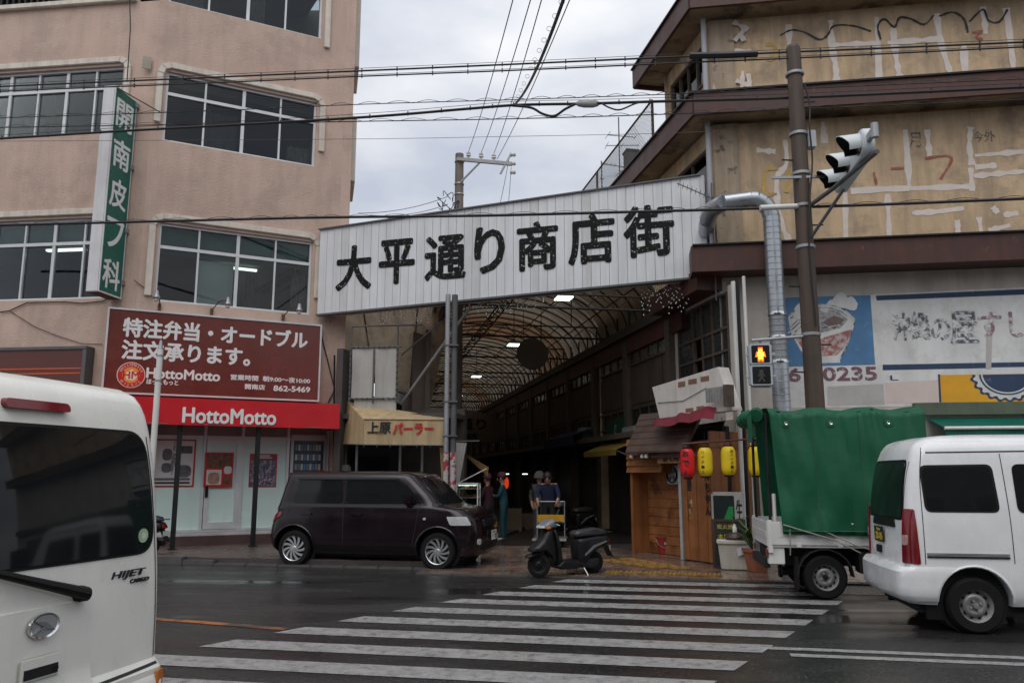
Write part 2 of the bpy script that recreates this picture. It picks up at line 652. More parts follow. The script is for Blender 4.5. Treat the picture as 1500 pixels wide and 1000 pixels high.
kn_r = ST.loc(gnd(905, 848))[1]
sR0 = sL1 + 0.02
pr = MB().box(sR0, 30, kn_r + 0.12, kn_r + 14, -0.1, 0.012).build('pavement', m_pave, rz=ST.phi)
tag(pr, 'flush wet stone pavement at the arcade mouth', kind='structure')
x = sR0
k1 = MB().box(0, 0.594, 0, 0.12, -0.1, 0.02).mesh('kerb_stone', bevel=0.008)
while x < 16:
    link('kerb_stone', k1, m_kerb, pr, loc=(x, kn_r, 0))
    x += 0.6
pavers('pavers', sR0, 9, kn_r + 0.125, kn_r + 5.0, 0.30, 0.30, 0.026, m_tile, pr)
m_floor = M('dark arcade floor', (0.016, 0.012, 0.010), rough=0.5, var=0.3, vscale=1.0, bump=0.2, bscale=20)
# tactile strips: each tile with its raised bars
m_tact = M('worn yellow tactile tile', (0.25, 0.135, 0.03), rough=0.38, var=0.3, vscale=9, col2=(0.10, 0.07, 0.05), c2scale=6, c2lo=.5, c2hi=.68)
tm = MB().box(0.003, 0.297, 0.003, 0.297, 0, 0.010)
for i in range(4):
    for j in range(4):
        tm.lathe([(0.026, 0.0), (0.024, 0.012), (0.018, 0.016), (0.0, 0.016)], (0.05 + i * .066, 0.05 + j * .066, 0.008), n=6, cap=False)
tme = tm.mesh('tactile_tile')
def tactile(p, q, rows=1):
    a, b = gnd(*p), gnd(*q)
    d = (b - a)
    k = int(d.length / 0.3)
    ang = atan2(d.y, d.x)
    for i in range(k):
        for r_ in range(rows):
            w_ = a + d.normalized() * (0.3 * i) + Vector((-sin(ang), cos(ang), 0)) * 0.3 * r_
            x_, y_, _ = ST.loc(w_)
            link('tactile_tile', tme, m_tact, pr, loc=(x_, y_, 0.0275), rz=ang - ST.phi)
tactile((884, 842), (1085, 848))
tactile((878, 823), (965, 836))
tactile((905, 821), (1000, 838))
# ================================================================== LEFT CORNER BUILDING (pink stucco)
K = Vector((-7.775, 16.2, 0))
FR = Frame(K.x, K.y, 27.3)       # shop face, runs right and away
FL = Frame(K.x, K.y, -7.0)       # street face, runs left and away
m_pink = M('pink stucco', (0.555, 0.405, 0.330), rough=0.85, var=0.10, vscale=1.3, bump=0.55, bscale=26, streak=0.26, streak_col=(0.27, 0.20, 0.16), sscale=2.4, col2=(0.46, 0.345, 0.285), c2scale=.9)
m_trim = M('cream moulding', (0.68, 0.62, 0.54), rough=0.75, var=0.1, vscale=4, streak=0.3, streak_col=(0.3, 0.24, 0.2), bump=0.3, bscale=40)
lb = thing('corner_building', 'pink stucco corner building with white framed windows above the red shop', 'building', K)

def facade(name, s0, s1, z0, z1, holes, th, mat, parent, rz, loc=(0, 0, 0)):
    xs = sorted({s0, s1, *[h[0] for h in holes], *[h[1] for h in holes]})
    zs = sorted({z0, z1, *[h[2] for h in holes], *[h[3] for h in holes]})
    xs = [x for x in xs if s0 <= x <= s1]
    zs = [z for z in zs if z0 <= z <= z1]
    b = MB()
    for i in range(len(xs) - 1):
        for j in range(len(zs) - 1):
            cx, cz = (xs[i] + xs[i + 1]) / 2, (zs[j] + zs[j + 1]) / 2
            if any(h[0] < cx < h[1] and h[2] < cz < h[3] for h in holes): continue
            for y in (0, th):
                b.poly([(xs[i], y, zs[j]), (xs[i + 1], y, zs[j]), (xs[i + 1], y, zs[j + 1]), (xs[i], y, zs[j + 1])])
    for h in holes:
        a, c, e, g = max(h[0], s0), min(h[1], s1), h[2], h[3]
        b.poly([(a, 0, e), (c, 0, e), (c, th, e), (a, th, e)])
        b.poly([(a, 0, g), (c, 0, g), (c, th, g), (a, th, g)])
        b.poly([(a, 0, e), (a, th, e), (a, th, g), (a, 0, g)])
        b.poly([(c, 0, e), (c, th, e), (c, th, g), (c, 0, g)])
    b.poly([(s0, 0, z0), (s0, th, z0), (s0, th, z1), (s0, 0, z1)])
    b.poly([(s1, 0, z0), (s1, th, z0), (s1, th, z1), (s1, 0, z1)])
    b.poly([(s0, 0, z1), (s1, 0, z1), (s1, th, z1), (s0, th, z1)])
    return b.build(name, mat, parent, loc=loc, rz=rz, merge=0.0005)

def sash_window(parent, s0, s1, z0, z1, cols, rz, tr=0.30, y=0.06, mat=None, gl=None, loc=(0, 0, 0), heavy=2):
    """aluminium window: outer frame, mullions, transom; each pane a piece of its own"""
    mat = mat or m_alu
    gl = gl or m_glass
    b = MB()
    fw = 0.05
    b.box(s0, s1, y - .03, y + .08, z0, z0 + fw).box(s0, s1, y - .03, y + .08, z1 - fw, z1)
    b.box(s0, s0 + fw, y - .028, y + .078, z0 + fw, z1 - fw).box(s1 - fw, s1, y - .028, y + .078, z0 + fw, z1 - fw)
    zt = z1 - (z1 - z0) * tr
    if tr > 0: b.box(s0 + fw, s1 - fw, y - .02, y + .07, zt - .035, zt + .035)
    dx = (s1 - s0) / cols
    for i in range(1, cols):
        w_ = 0.035 if (heavy and i % heavy == 0) else 0.02
        b.box(s0 + dx * i - w_, s0 + dx * i + w_, y - .015, y + .065, z0 + fw, z1 - fw)
    b.box(s0 - .03, s1 + .03, y - .09, y - .03, z0 - .03, z0 + .012)
    win = b.build('window', mat, parent, loc=loc, rz=rz)
    for i in range(cols):
        rows = ((z0 + fw, zt - .035), (zt + .035, z1 - fw)) if tr > 0 else ((z0 + fw, z1 - fw),)
        for za, zb in rows:
            MB().box(s0 + dx * i + .02, s0 + dx * (i + 1) - .02, y + .02 + .012 * (i % 2), y + .026 + .012 * (i % 2), za, zb).build('pane', gl, win)
    return win

def span(F, ul, ur, v_tl, v_br, vb_l=None, d=0.0):
    s0 = F.hit(ul, v_tl, d)[0]
    s1 = F.hit(ur, v_br, d)[0]
    return s0, s1
sRend = FR.hit(504, 150)[0]
# window rectangles on the shop face from sighted corners
def rect(F, tl, br, d=0.0):
    a, zt = F.hit(*tl, d)
    c, zb = F.hit(*br, d)
    return [a, c, zb, zt]
WR2 = rect(FR, (245, 104), (461, 244))
WR1 = rect(FR, (234, 325), (454, 461))
WR3 = rect(FR, (256, -120), (471, 57))
WR3[3] = WR3[2] + (WR2[3] - WR2[2])
shop = [FR.hit(190, 700)[0], FR.hit(482, 700)[0], 0.36, 2.95]
HT = 14.5
facade('wall', 0, sRend, 0, HT, [WR1, WR2, WR3, shop], 0.22, m_pink, lb, FR.phi)
WL2 = [-6.2, FL.hit(177, 150)[0], FL.hit(120, 196)[1], FL.hit(120, 100)[1]]
WL1 = [-6.2, FL.hit(160, 400)[0], FL.hit(100, 438)[1], FL.hit(100, 320)[1]]
zl = FL.hit(60, 14)[1]
facade('wall', -14, 0, 0, zl, [WL1, WL2], 0.22, m_pink, lb, FL.phi)
for W_ in (WR1, WR2, WR3):
    sash_window(lb, *W_, 4, FR.phi, y=.10)
for W_ in (WL1, WL2):
    sash_window(lb, *W_, 8, FL.phi, y=.10, heavy=2)
# hood mouldings: top and two legs with rounded shoulders
def hood(F, W_, drop_l, drop_r, grow=.13):
    a, c, zt = W_[0] - grow, W_[1] + grow, W_[3] + grow
    pts = [(a, zt - drop_l), (a, zt - .22), (a + .06, zt - .07), (a + .2, zt), (c - .2, zt), (c - .06, zt - .07), (c, zt - .22), (c, zt - drop_r)]
    MB().sweep(pts, 0.135, 0.06).build('moulding', m_trim, lb, rz=F.phi, bevel=0.012)
hood(FR, WR1, 1.75, 1.45)
hood(FR, WR2, 1.35, 1.35)
hood(FR, WR3, 1.45, 1.95)
hood(FL, WL2, 1.2, 1.45)
hood(FL, WL1, 1.2, 1.3)
# sill course, patched vent, side wall and back
MB().box(FR.hit(209, 88)[0], FR.hit(222, 88)[0], -.012, 0.01, FR.hit(215, 101)[1], FR.hit(215, 83)[1]).build('vent_patch', M('grey mortar patch', (.36, .32, .26), rough=.9, var=.2), lb, rz=FR.phi)
E = FR.w(sRend, 0, 0) - K
sd_ = MB()
sd_.box(0, 0.22, 0.0, 9, 0, HT)
sd_.build('side_wall', m_pink, lb, loc=(E.x, E.y, 0), rz=FR.phi - RAD(14))
MB().box(0.22, 0.34, .4, 1.9, FR.hit(510, 85)[1], HT - .5).build('moulding', m_trim, lb, loc=(E.x, E.y, 0), rz=FR.phi - RAD(14), bevel=.01)
MB().box(0.22, 0.33, .35, 1.9, FR.hit(510, 258)[1], FR.hit(516, 162)[1]).build('moulding', m_trim, lb, loc=(E.x, E.y, 0), rz=FR.phi - RAD(14), bevel=.01)
# floors and back wall so that rooms read as rooms
for z in (3.55, 6.95, 10.05, HT - .2):
    q = [K + Vector((0, 0.3, 0)), FR.w(sRend - .1, -.3, 0), FR.w(sRend - .6, -6.5, 0), FL.w(-13.8, -6.5, 0), FL.w(-13.8, -.3, 0)]
    b = MB()
    b.prism([(p.x - K.x, p.y - K.y) for p in q], z, z + .18, 'xy')
    b.build('floor_slab', m_room, lb)
b = MB()
b.box(-13.8, 2.6, 4.6, 4.8, 0, HT)
b.build('room_wall', m_room, lb)
for (F_, s, y, z) in ((FR, .9, 1.2, 6.88), (FR, 1.0, 2.4, 6.88), (FR, 2.4, 3.4, 6.88), (FL, -1.6, 1.2, 6.88), (FL, -3.2, 2.0, 6.88), (FL, -2.2, 3.2, 6.88)):
    MB().box(s - .5, s + .5, y - .05, y + .05, z - .05, z).build('ceiling_light', m_tubedim, lb, rz=F_.phi)
m_blind = M('pale roller blind', (.80, .85, .82), rough=.8, var=.08)
m_teal = M('dim green shade', (.12, .24, .225), rough=.8, var=.2)
dx = (WR1[1] - WR1[0]) / 4
MB().box(WR1[0] + dx * 1.02, WR1[0] + dx * 1.95, .30, .32, WR1[2] + .1, WR1[2] + 1.05).build('blind', m_blind, lb, rz=FR.phi)
MB().box(WR1[0] + .05, WR1[1] - .05, .26, .28, WR1[3] - .62, WR1[3] - .02).build('shade', m_teal, lb, rz=FR.phi)
MB().box(WL1[0] + .05, WL1[1] - .05, .26, .28, WL1[3] - .5, WL1[3] - .02).build('shade', m_teal, lb, rz=FL.phi)
m_curt = [M('dull curtain', (.13, .12, .115), rough=.9, var=.3, vscale=6), M('grey curtain', (.20, .195, .19), rough=.9, var=.25, vscale=9)]
for F_, W_, cols, which in ((FR, WR2, 4, ((1, .05, .92, .02, .64), (3, .3, .95, .0, .35))), (FL, WL2, 8, ((5, .1, .6, 0, .9), (7, 0, .5, 0, .6), (4, .2, .95, .1, .4))), (FR, WR3, 4, ((0, .2, .9, 0, .4), (2, .1, .5, 0, .8))), (FR, WR1, 4, ((2, .3, .7, 0, .55), (3, .55, .95, 0, .7)))):
    dw = (W_[1] - W_[0]) / cols
    for k_, (c_, xa, xb, za_, zb__) in enumerate(which):
        b = MB()
        hh_ = W_[3] - W_[2]
        b.grid(lambda u, v: (W_[0] + dw * (c_ + xa + (xb - xa) * u), .42 + .03 * sin(u * 26), W_[2] + hh_ * (za_ + (zb__ - za_) * v)), 18, 1)
        b.build('curtain', m_curt[k_ % 2], lb, rz=F_.phi, smooth=True, fix=False)
# ledge and rail at the top of the street face
MB().box(-14, -.55, -.10, 0.24, zl, zl + .12).build('ledge', m_trim, lb, rz=FL.phi, bevel=.015)
b = MB()
for i in range(90):
    b.box(-14 + i * .15, -13.95 + i * .15, .05, .09, zl + .12, zl + .9)
b.box(-14, -.6, .03, .11, zl + .9, zl + .96)
b.build('balustrade', m_dark, lb, rz=FL.phi)
# thin wall cables on the stucco
b = MB()
def wallpath(F, pix, d=.03):
    return [tuple(Vector((F.hit(u, v, d)[0], -d, F.hit(u, v, d)[1]))) for u, v in pix]
b.tube(wallpath(FL, [(0, 457), (14, 455), (40, 443), (95, 442), (120, 444), (150, 441), (158, 437)]), .012, 6)
b.tube(wallpath(FL, [(14, 455), (50, 478), (85, 492), (120, 503), (150, 504)]), .008, 6)
b.build('wall_cable', m_cable, lb, rz=FL.phi)
for pth, r_ in (([(190, 0), (191, 40), (189, 75), (186, 120)], .012), ([(468, 480), (478, 520), (490, 570), (480, 590)], .012), ([(196, 410), (212, 422), (224, 436)], .008)):
    MB().tube(wallpath(FR, pth), r_, 5).build('wall_cable', m_cable, lb, rz=FR.phi)
# brown fascia of the neighbouring shop
m_brown = M('maroon panel', (0.105, 0.026, 0.018), rough=0.35, var=0.12, vscale=2)
sa, za = FL.hit(128, 508, .25)
fb = thing('fascia_board', 'dark brown shop fascia with thin orange stripes behind the near white van', 'shop sign', FL.o, FL.phi)
MB().box(-7, sa - .08, -.25, -.02, 3.1, za - .04).build('panel', m_brown, fb)
b = MB()
b.box(-7, sa, -.28, -.01, za - .04, za + .02).box(sa - .08, sa, -.27, -.01, 2.6, za - .04).box(-2.95, -2.92, -.262, -.25, 3.1, za - .04)
b.build('frame', m_greysteel, fb)
m_ostripe = M('orange stripe', (.62, .10, .03), rough=.4, var=.1)
for v in (540, 547):
    z = FL.hit(60, v, .25)[1]
    MB().box(-2.9, sa - .1, -.256, -.25, z - .012, z + .012).build('stripe', m_ostripe, fb)
MB().box(-7, sa + .15, -.6, .1, .12, 2.6).build('shop_front', M('dark shop front', (.05, .045, .045), rough=.4, var=.2), fb)

# ---------------------------------------------------------------- green projecting sign
m_green = M('teal green sign face', (0.004, 0.118, 0.083), rough=0.3, var=0.06)
m_signwhite = M('sign white sheet', (0.66, 0.66, 0.68), rough=0.4, var=0.06, streak=0.25, streak_col=(.4, .3, .24), sscale=5)
m_letter = M('white lettering', (0.74, 0.75, 0.74), rough=0.45, var=0.05)
gs = thing('projecting_sign', 'tall green clinic sign with white characters projecting from the building corner', 'sign', FL.w(0, 0, 0), FL.phi)
sx0, th = -.62, .26          # sign lies along local -y (outward), thickness along x
far, near = -.05, -.80
zt = at(173, 128, FL.w(sx0, .74, 0).y)[2]
zb = at(158, 428, FL.w(sx0, .74, 0).y)[2]
xg = FL.loc(at(173, 128, FL.w(sx0, .74, 0).y))[0]
MB().box(xg - th, xg, near, far, zb, zt).build('cabinet', m_signwhite, gs, bevel=.012)
MB().box(xg, xg + .012, near + .012, far - .012, zb + .03, zt - .03).build('face', m_green, gs)
b = MB()
b.box(xg, xg + .022, near, near + .02, zb, zt).box(xg, xg + .022, far - .02, far, zb, zt).box(xg + .001, xg + .021, near + .02, far - .02, zb, zb + .03).box(xg + .001, xg + .021, near + .02, far - .02, zt - .03, zt)
b.build('edge_frame', m_signwhite, gs)
MB().box(xg - th + .02, xg - .01, near + .02, far - .02, zb - .012, zb + .01).build('underside', m_rust, gs)
for i, ch in enumerate('開南皮フ科'):
    zc = zt - (zt - zb) * (0.12 + 0.195 * i)
    text('character', ch, 0.6, m_letter, gs, (xg + .014, (near + far) / 2, zc), rot=(pi / 2, 0, pi / 2), bold=.012, fit=(.54, .60))
for z in (zt - .1, zt - 1.5, zt - 2.9, zb + .35):
    MB().bar((xg - .15, far, z), (xg - .15, .02, z), .05).build('bracket', m_steel, gs)
    MB().box(xg - .02, xg + .05, -.10, .0, z - .05, z + .05).build('bracket_foot', m_steel, gs)
b = MB()
b.bar((xg - .02, near + .03, zt - .02), (xg + .55, .0, zt - .26), .018)
b.build('stay_rod', m_rust, gs)

# ---------------------------------------------------------------- brown billboard
m_bill = M('glossy maroon billboard', (0.135, 0.024, 0.016), rough=0.25, var=0.10, vscale=1.5, streak=.15, streak_col=(.22, .06, .04), sscale=3)
bb = thing('billboard', 'maroon billboard with white lettering, round logo and phone number above red awning', 'billboard', FR.o, FR.phi)
D = .20
a0, zt = FR.hit(161, 452, D)
a1, zb = FR.hit(465, 586, D)
MB().box(a0, a1, -D, -.02, zb, zt).build('panel', m_bill, bb)
fr = MB()
fr.box(a0 - .035, a1 + .035, -D - .02, -.02, zt, zt + .035).box(a0 - .035, a1 + .035, -D - .02, -.02, zb - .035, zb)
fr.box(a0 - .035, a0, -D - .018, -.02, zb, zt).box(a1, a1 + .035, -D - .018, -.02, zb, zt)
fr.build('frame', m_alu, bb)
D2 = D + .006
def sign_text(nm, s, l, r_, sz, bold=.01, mat=None, parent=None, F=FR, d=D2, fit_h=None, y=None):
    (xa, z1), (xb, z2) = F.hit(*l, d), F.hit(*r_, d)
    return text(nm, s, sz, mat or m_letter, parent or bb, ((xa + xb) / 2, -d, (z1 + z2) / 2), bold=bold, fit=(xb - xa, fit_h))
sign_text('headline', '特注弁当・オードブル', (181, 480), (450, 497), .5, .014, fit_h=.38)
sign_text('headline', '注文承ります。', (179, 512), (366, 522), .5, .014, fit_h=.38)
sign_text('shop_name', 'HottoMotto', (215, 546), (322, 551), .3, .009, fit_h=.20)
sign_text('shop_name', 'ほっともっと', (215, 558), (261, 561), .2, .004, fit_h=.10)
sign_text('opening_hours', '営業時間  朝9:00〜夜10:00', (338, 552), (454, 558), .2, .004, fit_h=.115)
sign_text('branch_name', '開南店', (359, 566), (388, 567), .2, .004, fit_h=.11)
sign_text('phone_number', '862-5469', (401, 568), (454, 571), .2, .006, fit_h=.115)
# round logo
lx, lz = FR.hit(192, 549, D2)
m_red = M('red print', (.52, .015, .02), rough=.4, var=.05)
m_gold = M('orange print', (.75, .27, .03), rough=.4, var=.05)
m_cream = M('cream print', (.78, .70, .52), rough=.4, var=.05)
lg = MB().lathe([(.262, 0), (.262, -.006), (0, -.006)], (lx, -D, lz), 'y', 36).build('logo', m_cream, bb)
MB().lathe([(.248, 0), (.248, -.003), (0, -.003)], (lx, -D - .006, lz), 'y', 36).build('logo_ring', m_red, lg)
MB().lathe([(.165, 0), (.165, -.003), (0, -.003)], (lx, -D - .009, lz), 'y', 36).build('logo_disc', m_gold, lg)
fl = [(-.09, -.10), (.06, -.12), (.12, -.03), (.09, .07), (.03, .05), (.04, .13), (-.04, .09), (-.11, .02)]
MB().prism([(lx + p, lz + q) for p, q in rpoly(fl, .05)], -D - .014, -D - .012).build('logo_flame', m_cream, lg)
text('logo_letters', 'HM', .2, m_red, lg, (lx, -D - .018, lz), bold=.003, fit=(.30, .15))
def arc_text(s, r_, a0_, a1_, sz, mat):
    for i, ch in enumerate(s):
        a = a0_ + (a1_ - a0_) * i / (len(s) - 1)
        o = text('logo_character', ch, sz, mat, lg, (lx + r_ * cos(a), -D - .012, lz + r_ * sin(a)), fit=(None, None))
        o.rotation_euler = (pi / 2, (pi / 2 - a) * (1 if a > 0 else 1) + (pi if a < 0 else 0), 0)
arc_text('HottoMotto', .206, RAD(155), RAD(25), .075, m_letter)
arc_text('ほっともっと', .206, RAD(-140), RAD(-40), .06, m_letter)

# small spot lamps on bracket arms above the billboard
def spot_lamp(u, v, label, turn):
    s, z = FR.hit(u, v, .25)
    t = thing('billboard_lamp', label, 'lamp', FR.w(s, 0, z), FR.phi, 'lamps above the billboard')
    b = MB()
    b.tube(smooth_path([(turn * -.28, -.04, -.16), (turn * -.25, -.18, -.10), (turn * -.14, -.30, .03), (0, -.33, .03)], 5), .012, 6)
    b.box(turn * -.28 - .03, turn * -.28 + .03, -.05, 0, -.24, -.10)
    b.build('arm', m_rust, t)
    MB().lathe([(.0, .11), (.035, .11), (.045, .02), (.075, -.04), (.06, -.07), (0, -.075)], (0, -.34, 0), 'z', 12).build('lamp_head', m_steel, t, smooth=True)
    MB().lathe([(.045, -.07), (.05, -.10), (.03, -.13), (0, -.135)], (0, -.34, 0), 'z', 12).build('bulb', M('frosted bulb', (.6, .6, .56), rough=.3), t, smooth=True)
spot_lamp(229, 434, 'leftmost small spot lamp above the maroon billboard by the green sign', -.3)
spot_lamp(333, 444, 'middle small spot lamp above the maroon billboard', 1)
spot_lamp(437, 453, 'rightmost small spot lamp above the maroon billboard', 1)

# ---------------------------------------------------------------- red awning
m_redaw = fabric('red awning vinyl', (0.62, 0.012, 0.02), transl=.12, var=.08, rough=.35, fold=.15)
aw = thing('red_awning', 'red vinyl awning with white shop name above the glass shop front', 'awning', FR.o, FR.phi)
DA = 1.0
e1, zA = FR.hit(497, 628, DA)
_, zB = FR.hit(497, 592, DA)
e0 = FR.hit(120, 612, DA)[0]
zW = zb - .05
b = MB()
b.grid(lambda u, v: (e0 + (e1 - e0) * u, -.05 - (DA - .05) * v, zW + (zB - zW) * v - .03 * sin(pi * v) * (1 + .5 * sin(u * 21))), 24, 6)
b.grid(lambda u, v: (e0 + (e1 - e0) * u, -DA + .006 * sin(u * 30) * v, zB + (zA - zB) * v), 24, 3)
b.poly([(e1, -.05, zW), (e1, -DA, zB), (e1, -DA, zA), (e1, -.05, zA)])
b.poly([(e0, -.05, zW), (e0, -DA, zB), (e0, -DA, zA), (e0, -.05, zA)])
b.build('canopy', m_redaw, aw, smooth=True, ang=30, merge=.001)
b = MB()
b.tube([(e0, -DA + .02, zA + .02), (e1, -DA + .02, zA + .02)], .02, 6).tube([(e1 - .02, -DA + .02, zA + .02), (e1 - .02, -.05, zA + .02)], .02, 6).tube([(e1 - .02, -DA + .02, zB - .01), (e1 - .02, -.05, zW - .01)], .018, 6)
b.build('awning_frame', m_greysteel, aw)
sign_text('shop_name', 'HottoMotto', (268, 607), (404, 612), .4, .011, parent=aw, d=DA + .012, fit_h=.29)

# posts that carry the awning
for u, lab in ((259, 'dark steel awning post left of the glass shop door'), (375, 'dark steel awning post right of the glass shop door')):
    s = FR.hit(u, 700, .85)[0]
    p = thing('awning_post', lab, 'post', FR.w(s, .85, 0), FR.phi, 'posts under the red awning')
    MB().box(-.045, .045, -.045, .045, .12, zA + .12).build('shaft', m_dark, p, bevel=.008)
    MB().box(-.08, .08, -.08, .08, .112, .135).build('base_plate', m_dark, p)

# ---------------------------------------------------------------- shop front
m_mint = M('frosted mint glass', (0.62, 0.78, 0.74), rough=0.22, var=0.05, vscale=1)
m_plinth = M('wet maroon plinth', (.085, .05, .048), rough=.4, var=.2, vscale=3)
sf = thing('storefront', 'aluminium and frosted mint glass shop front under the red awning', 'shop front', FR.o, FR.phi)
Y0 = .10
sA, sB = shop[0] + .01, shop[1] - .01
zs, zh = .36, 2.93
def sx(u, v=715): return FR.hit(u, v, -Y0)[0]
b = MB()
for u in (188, 222, 296, 352, 419, 477):
    s = min(max(sx(u), sA + .03), sB - .03)
    b.box(s - .03, s + .03, Y0 - .04, Y0 + .06, zs, zh)
zhead = FR.hit(300, 640, -Y0)[1]
b.box(sA, sB, Y0 - .035, Y0 + .055, zs, zs + .06).box(sA, sB, Y0 - .035, Y0 + .055, zhead - .03, zhead + .03).box(sA, sB, Y0 - .035, Y0 + .055, zh - .04, zh)
b.build('frame', m_alu, sf)
for ua, ub in ((188, 222), (222, 296), (352, 419)):
    MB().box(sx(ua) + .03, sx(ub) - .03, Y0, Y0 + .01, zs + .06, zhead - .03).build('glass_panel', m_mint, sf)
MB().box(sA, sB, Y0 + .0, Y0 + .012, zhead + .03, zh - .04).build('transom_panel', M('grey transom', (.22, .22, .21), rough=.5), sf)
MB().box(sA - .1, sB + .1, -.16, .16, .10, .30).build('plinth', m_plinth, sf, bevel=.01)
MB().box(sA - .1, sB + .1, -.12, .10, .30, .36).build('sill', M('pale sill', (.5, .48, .47), rough=.4, var=.15), sf, bevel=.006)
# door
d0, d1 = sx(297) + .03, sx(352) - .03
dr = MB()
dr.box(d0, d0 + .09, Y0 - .05, Y0 + .02, zs + .06, zhead - .03).box(d1 - .09, d1, Y0 - .05, Y0 + .02, zs + .06, zhead - .03)
dr.box(d0 + .09, d1 - .09, Y0 - .049, Y0 + .019, zs + .06, zs + .20).box(d0 + .09, d1 - .09, Y0 - .049, Y0 + .019, zhead - .13, zhead - .03)
door = dr.build('door', m_alu, sf)
MB().box(d0 + .09, d1 - .09, Y0 - .02, Y0 - .01, zs + .20, zhead - .13).build('door_glass', m_mint, door)
hs, hz = FR.hit(294.5, 720, .02)
MB().box(d0 + .01, d0 + .07, Y0 - .10, Y0 - .05, hz - .12, hz + .12).build('handle', m_black, door, bevel=.012)
# posters: flat prints, generic picture blocks
m_pw = M('poster paper', (.62, .60, .58), rough=.35, var=.05)
m_pb = M('poster brown print', (.16, .06, .03), rough=.35, var=.5, vscale=14)
m_pbl = M('poster blue print', (.09, .10, .17), rough=.35, var=.7, vscale=18, col2=(.42, .30, .32), c2scale=16, c2lo=.5, c2hi=.58)
m_pg = M('poster grey print', (.12, .12, .13), rough=.35, var=.4, vscale=12)
def poster(u0, u1, v0, v1, label, blocks, border=m_red, back=m_pw, d=0.0):
    s0, z1 = FR.hit(u0, v0, -Y0 + .06 + d)
    s1, z0 = FR.hit(u1, v1, -Y0 + .06 + d)
    y = Y0 - .052 - d if d else Y0 - .006
    t = thing('poster', label, 'poster', FR.w((s0 + s1) / 2, -y, z0), FR.phi, 'posters on the shop front')
    W, Hh = s1 - s0, z1 - z0
    MB().box(-W / 2, W / 2, -.004, 0, 0, Hh).build('border', border, t)
    MB().box(-W / 2 + .035, W / 2 - .035, -.006, -.004, .035, Hh - .035).build('sheet', back, t)
    for k_, (x0, x1, y0, y1, mt, rd) in enumerate(blocks):
        pl = rpoly([(x0 * W - W / 2, y0 * Hh), (x1 * W - W / 2, y0 * Hh), (x1 * W - W / 2, y1 * Hh), (x0 * W - W / 2, y1 * Hh)], rd)
        MB().prism(pl, -.0075 - .0006 * k_, -.006).build('print', mt, t)
    return t, W, Hh
m_ink = M('black print', (.03, .03, .03), rough=.4)
t, W_, H_ = poster(224, 284, 642, 713, 'large pale notice poster with red border left of the shop door',
       [(.24, .46, .55, .80, m_pg, .1), (.24, .46, .30, .50, m_pg, .08), (.56, .92, .2, .46, m_pg, .12), (.1, .9, .14, .19, m_pg, .01), (.1, .9, .07, .11, m_ink, .01), (.62, .92, .70, .86, m_pg, .02)])
for i, ch in enumerate('「おこめ券」'):
    text('caption', ch, .12, m_ink, t, (.02 * W_, -.0085, H_ * (.9 - .085 * i)), fit=None)
for i, ch in enumerate('使えます。'):
    text('caption', ch, .08, m_ink, t, (-.02 * W_, -.0085, H_ * (.5 - .055 * i)), fit=None)
text('caption', '千円\n限定', .12, m_ink, t, (.27 * W_, -.0125, H_ * .78), fit=(.26 * W_, .13 * H_))
poster(301, 340, 662, 713, 'small red poster with food picture on the glass door', [(.06, .94, .55, .97, m_pb, .02), (.08, .6, .07, .50, m_pw, .01), (.14, .54, .09, .42, M('poster tan print', (.36, .22, .15), rough=.35, var=.4, vscale=9), .08), (.68, .95, .38, .6, m_pw, .06), (.66, .95, .06, .32, m_pb, .05)], back=m_red, d=.02)
poster(367, 405, 664, 713, 'red bordered poster with bluish dish picture right of the shop door', [(.04, .96, .04, .80, m_pbl, .02), (.2, .8, .86, .9, m_pw, .01), (.28, .72, .92, .96, m_pw, .01)], back=M('poster plum print', (.16, .06, .10), rough=.35))
# cigarette vending machine built into the front
v0, v1 = sx(422), sx(475)
vm = thing('vending_machine', 'grey vending machine with rows of packets beside the mint glass panel', 'vending machine', FR.w((v0 + v1) / 2, -Y0 + .08, zs), FR.phi)
W_ = (v1 - v0) / 2 - .01
MB().box(-W_, W_, 0, .4, 0.06, 2.05).build('cabinet', M('vending grey', (.55, .57, .58), rough=.4, var=.08), vm, bevel=.015)
MB().box(-W_ + .06, W_ - .06, -.012, 0.0, 1.02, 1.92).build('display', M('vending display', (.06, .09, .11), rough=.15, var=.1), vm)
m_pk = [M('packet %d' % i, c, rough=.4) for i, c in enumerate(((.5, .5, .5), (.1, .2, .4), (.25, .28, .3), (.1, .25, .25), (.55, .5, .42)))]
for r_ in range(4):
    for c in range(9):
        MB().box(-W_ + .09 + c * (2 * W_ - .2) / 9, -W_ + .09 + (c + .72) * (2 * W_ - .2) / 9, -.03, -.012, 1.07 + .21 * r_, 1.20 + .21 * r_).build('packet', m_pk[(r_ * 2 + c // 2 + r_ * c) % 5], vm)
MB().box(W_ - .17, W_ - .02, -.03, 0, .9, 1.28).build('coin_panel', m_red, vm, bevel=.01)
MB().box(W_ - .15, W_ - .06, -.036, -.03, 1.08, 1.18).build('coin_display', m_black, vm)
MB().box(-W_ + .06, W_ - .25, -.02, 0, .35, .6).build('hatch', m_dark, vm, bevel=.01)
# white roadside pole
wp = thing('white_pole', 'slim white pole with dark tip standing in front of the maroon billboard', 'pole', (0, 0, 0))
P0 = at(222, 700, 13.6)
P1 = at(235, 512, 13.6)
MB().tube([(P1.x, 13.6, .11), (P1.x, 13.6, P1.z)], .05, 12).build('shaft', m_whitepaint, wp, smooth=True)
MB().lathe([(.05, 0), (.03, .1), (.02, .16), (0, .17)], (P1.x, 13.6, P1.z), 'z', 10).build('tip', m_steel, wp, smooth=True)
b = MB()
for z in (P1.z - .12, P1.z - .55): b.lathe([(.056, 0), (.056, .03)], (P1.x, 13.6, z), 'z', 12)
b.build('band', m_steel, wp)
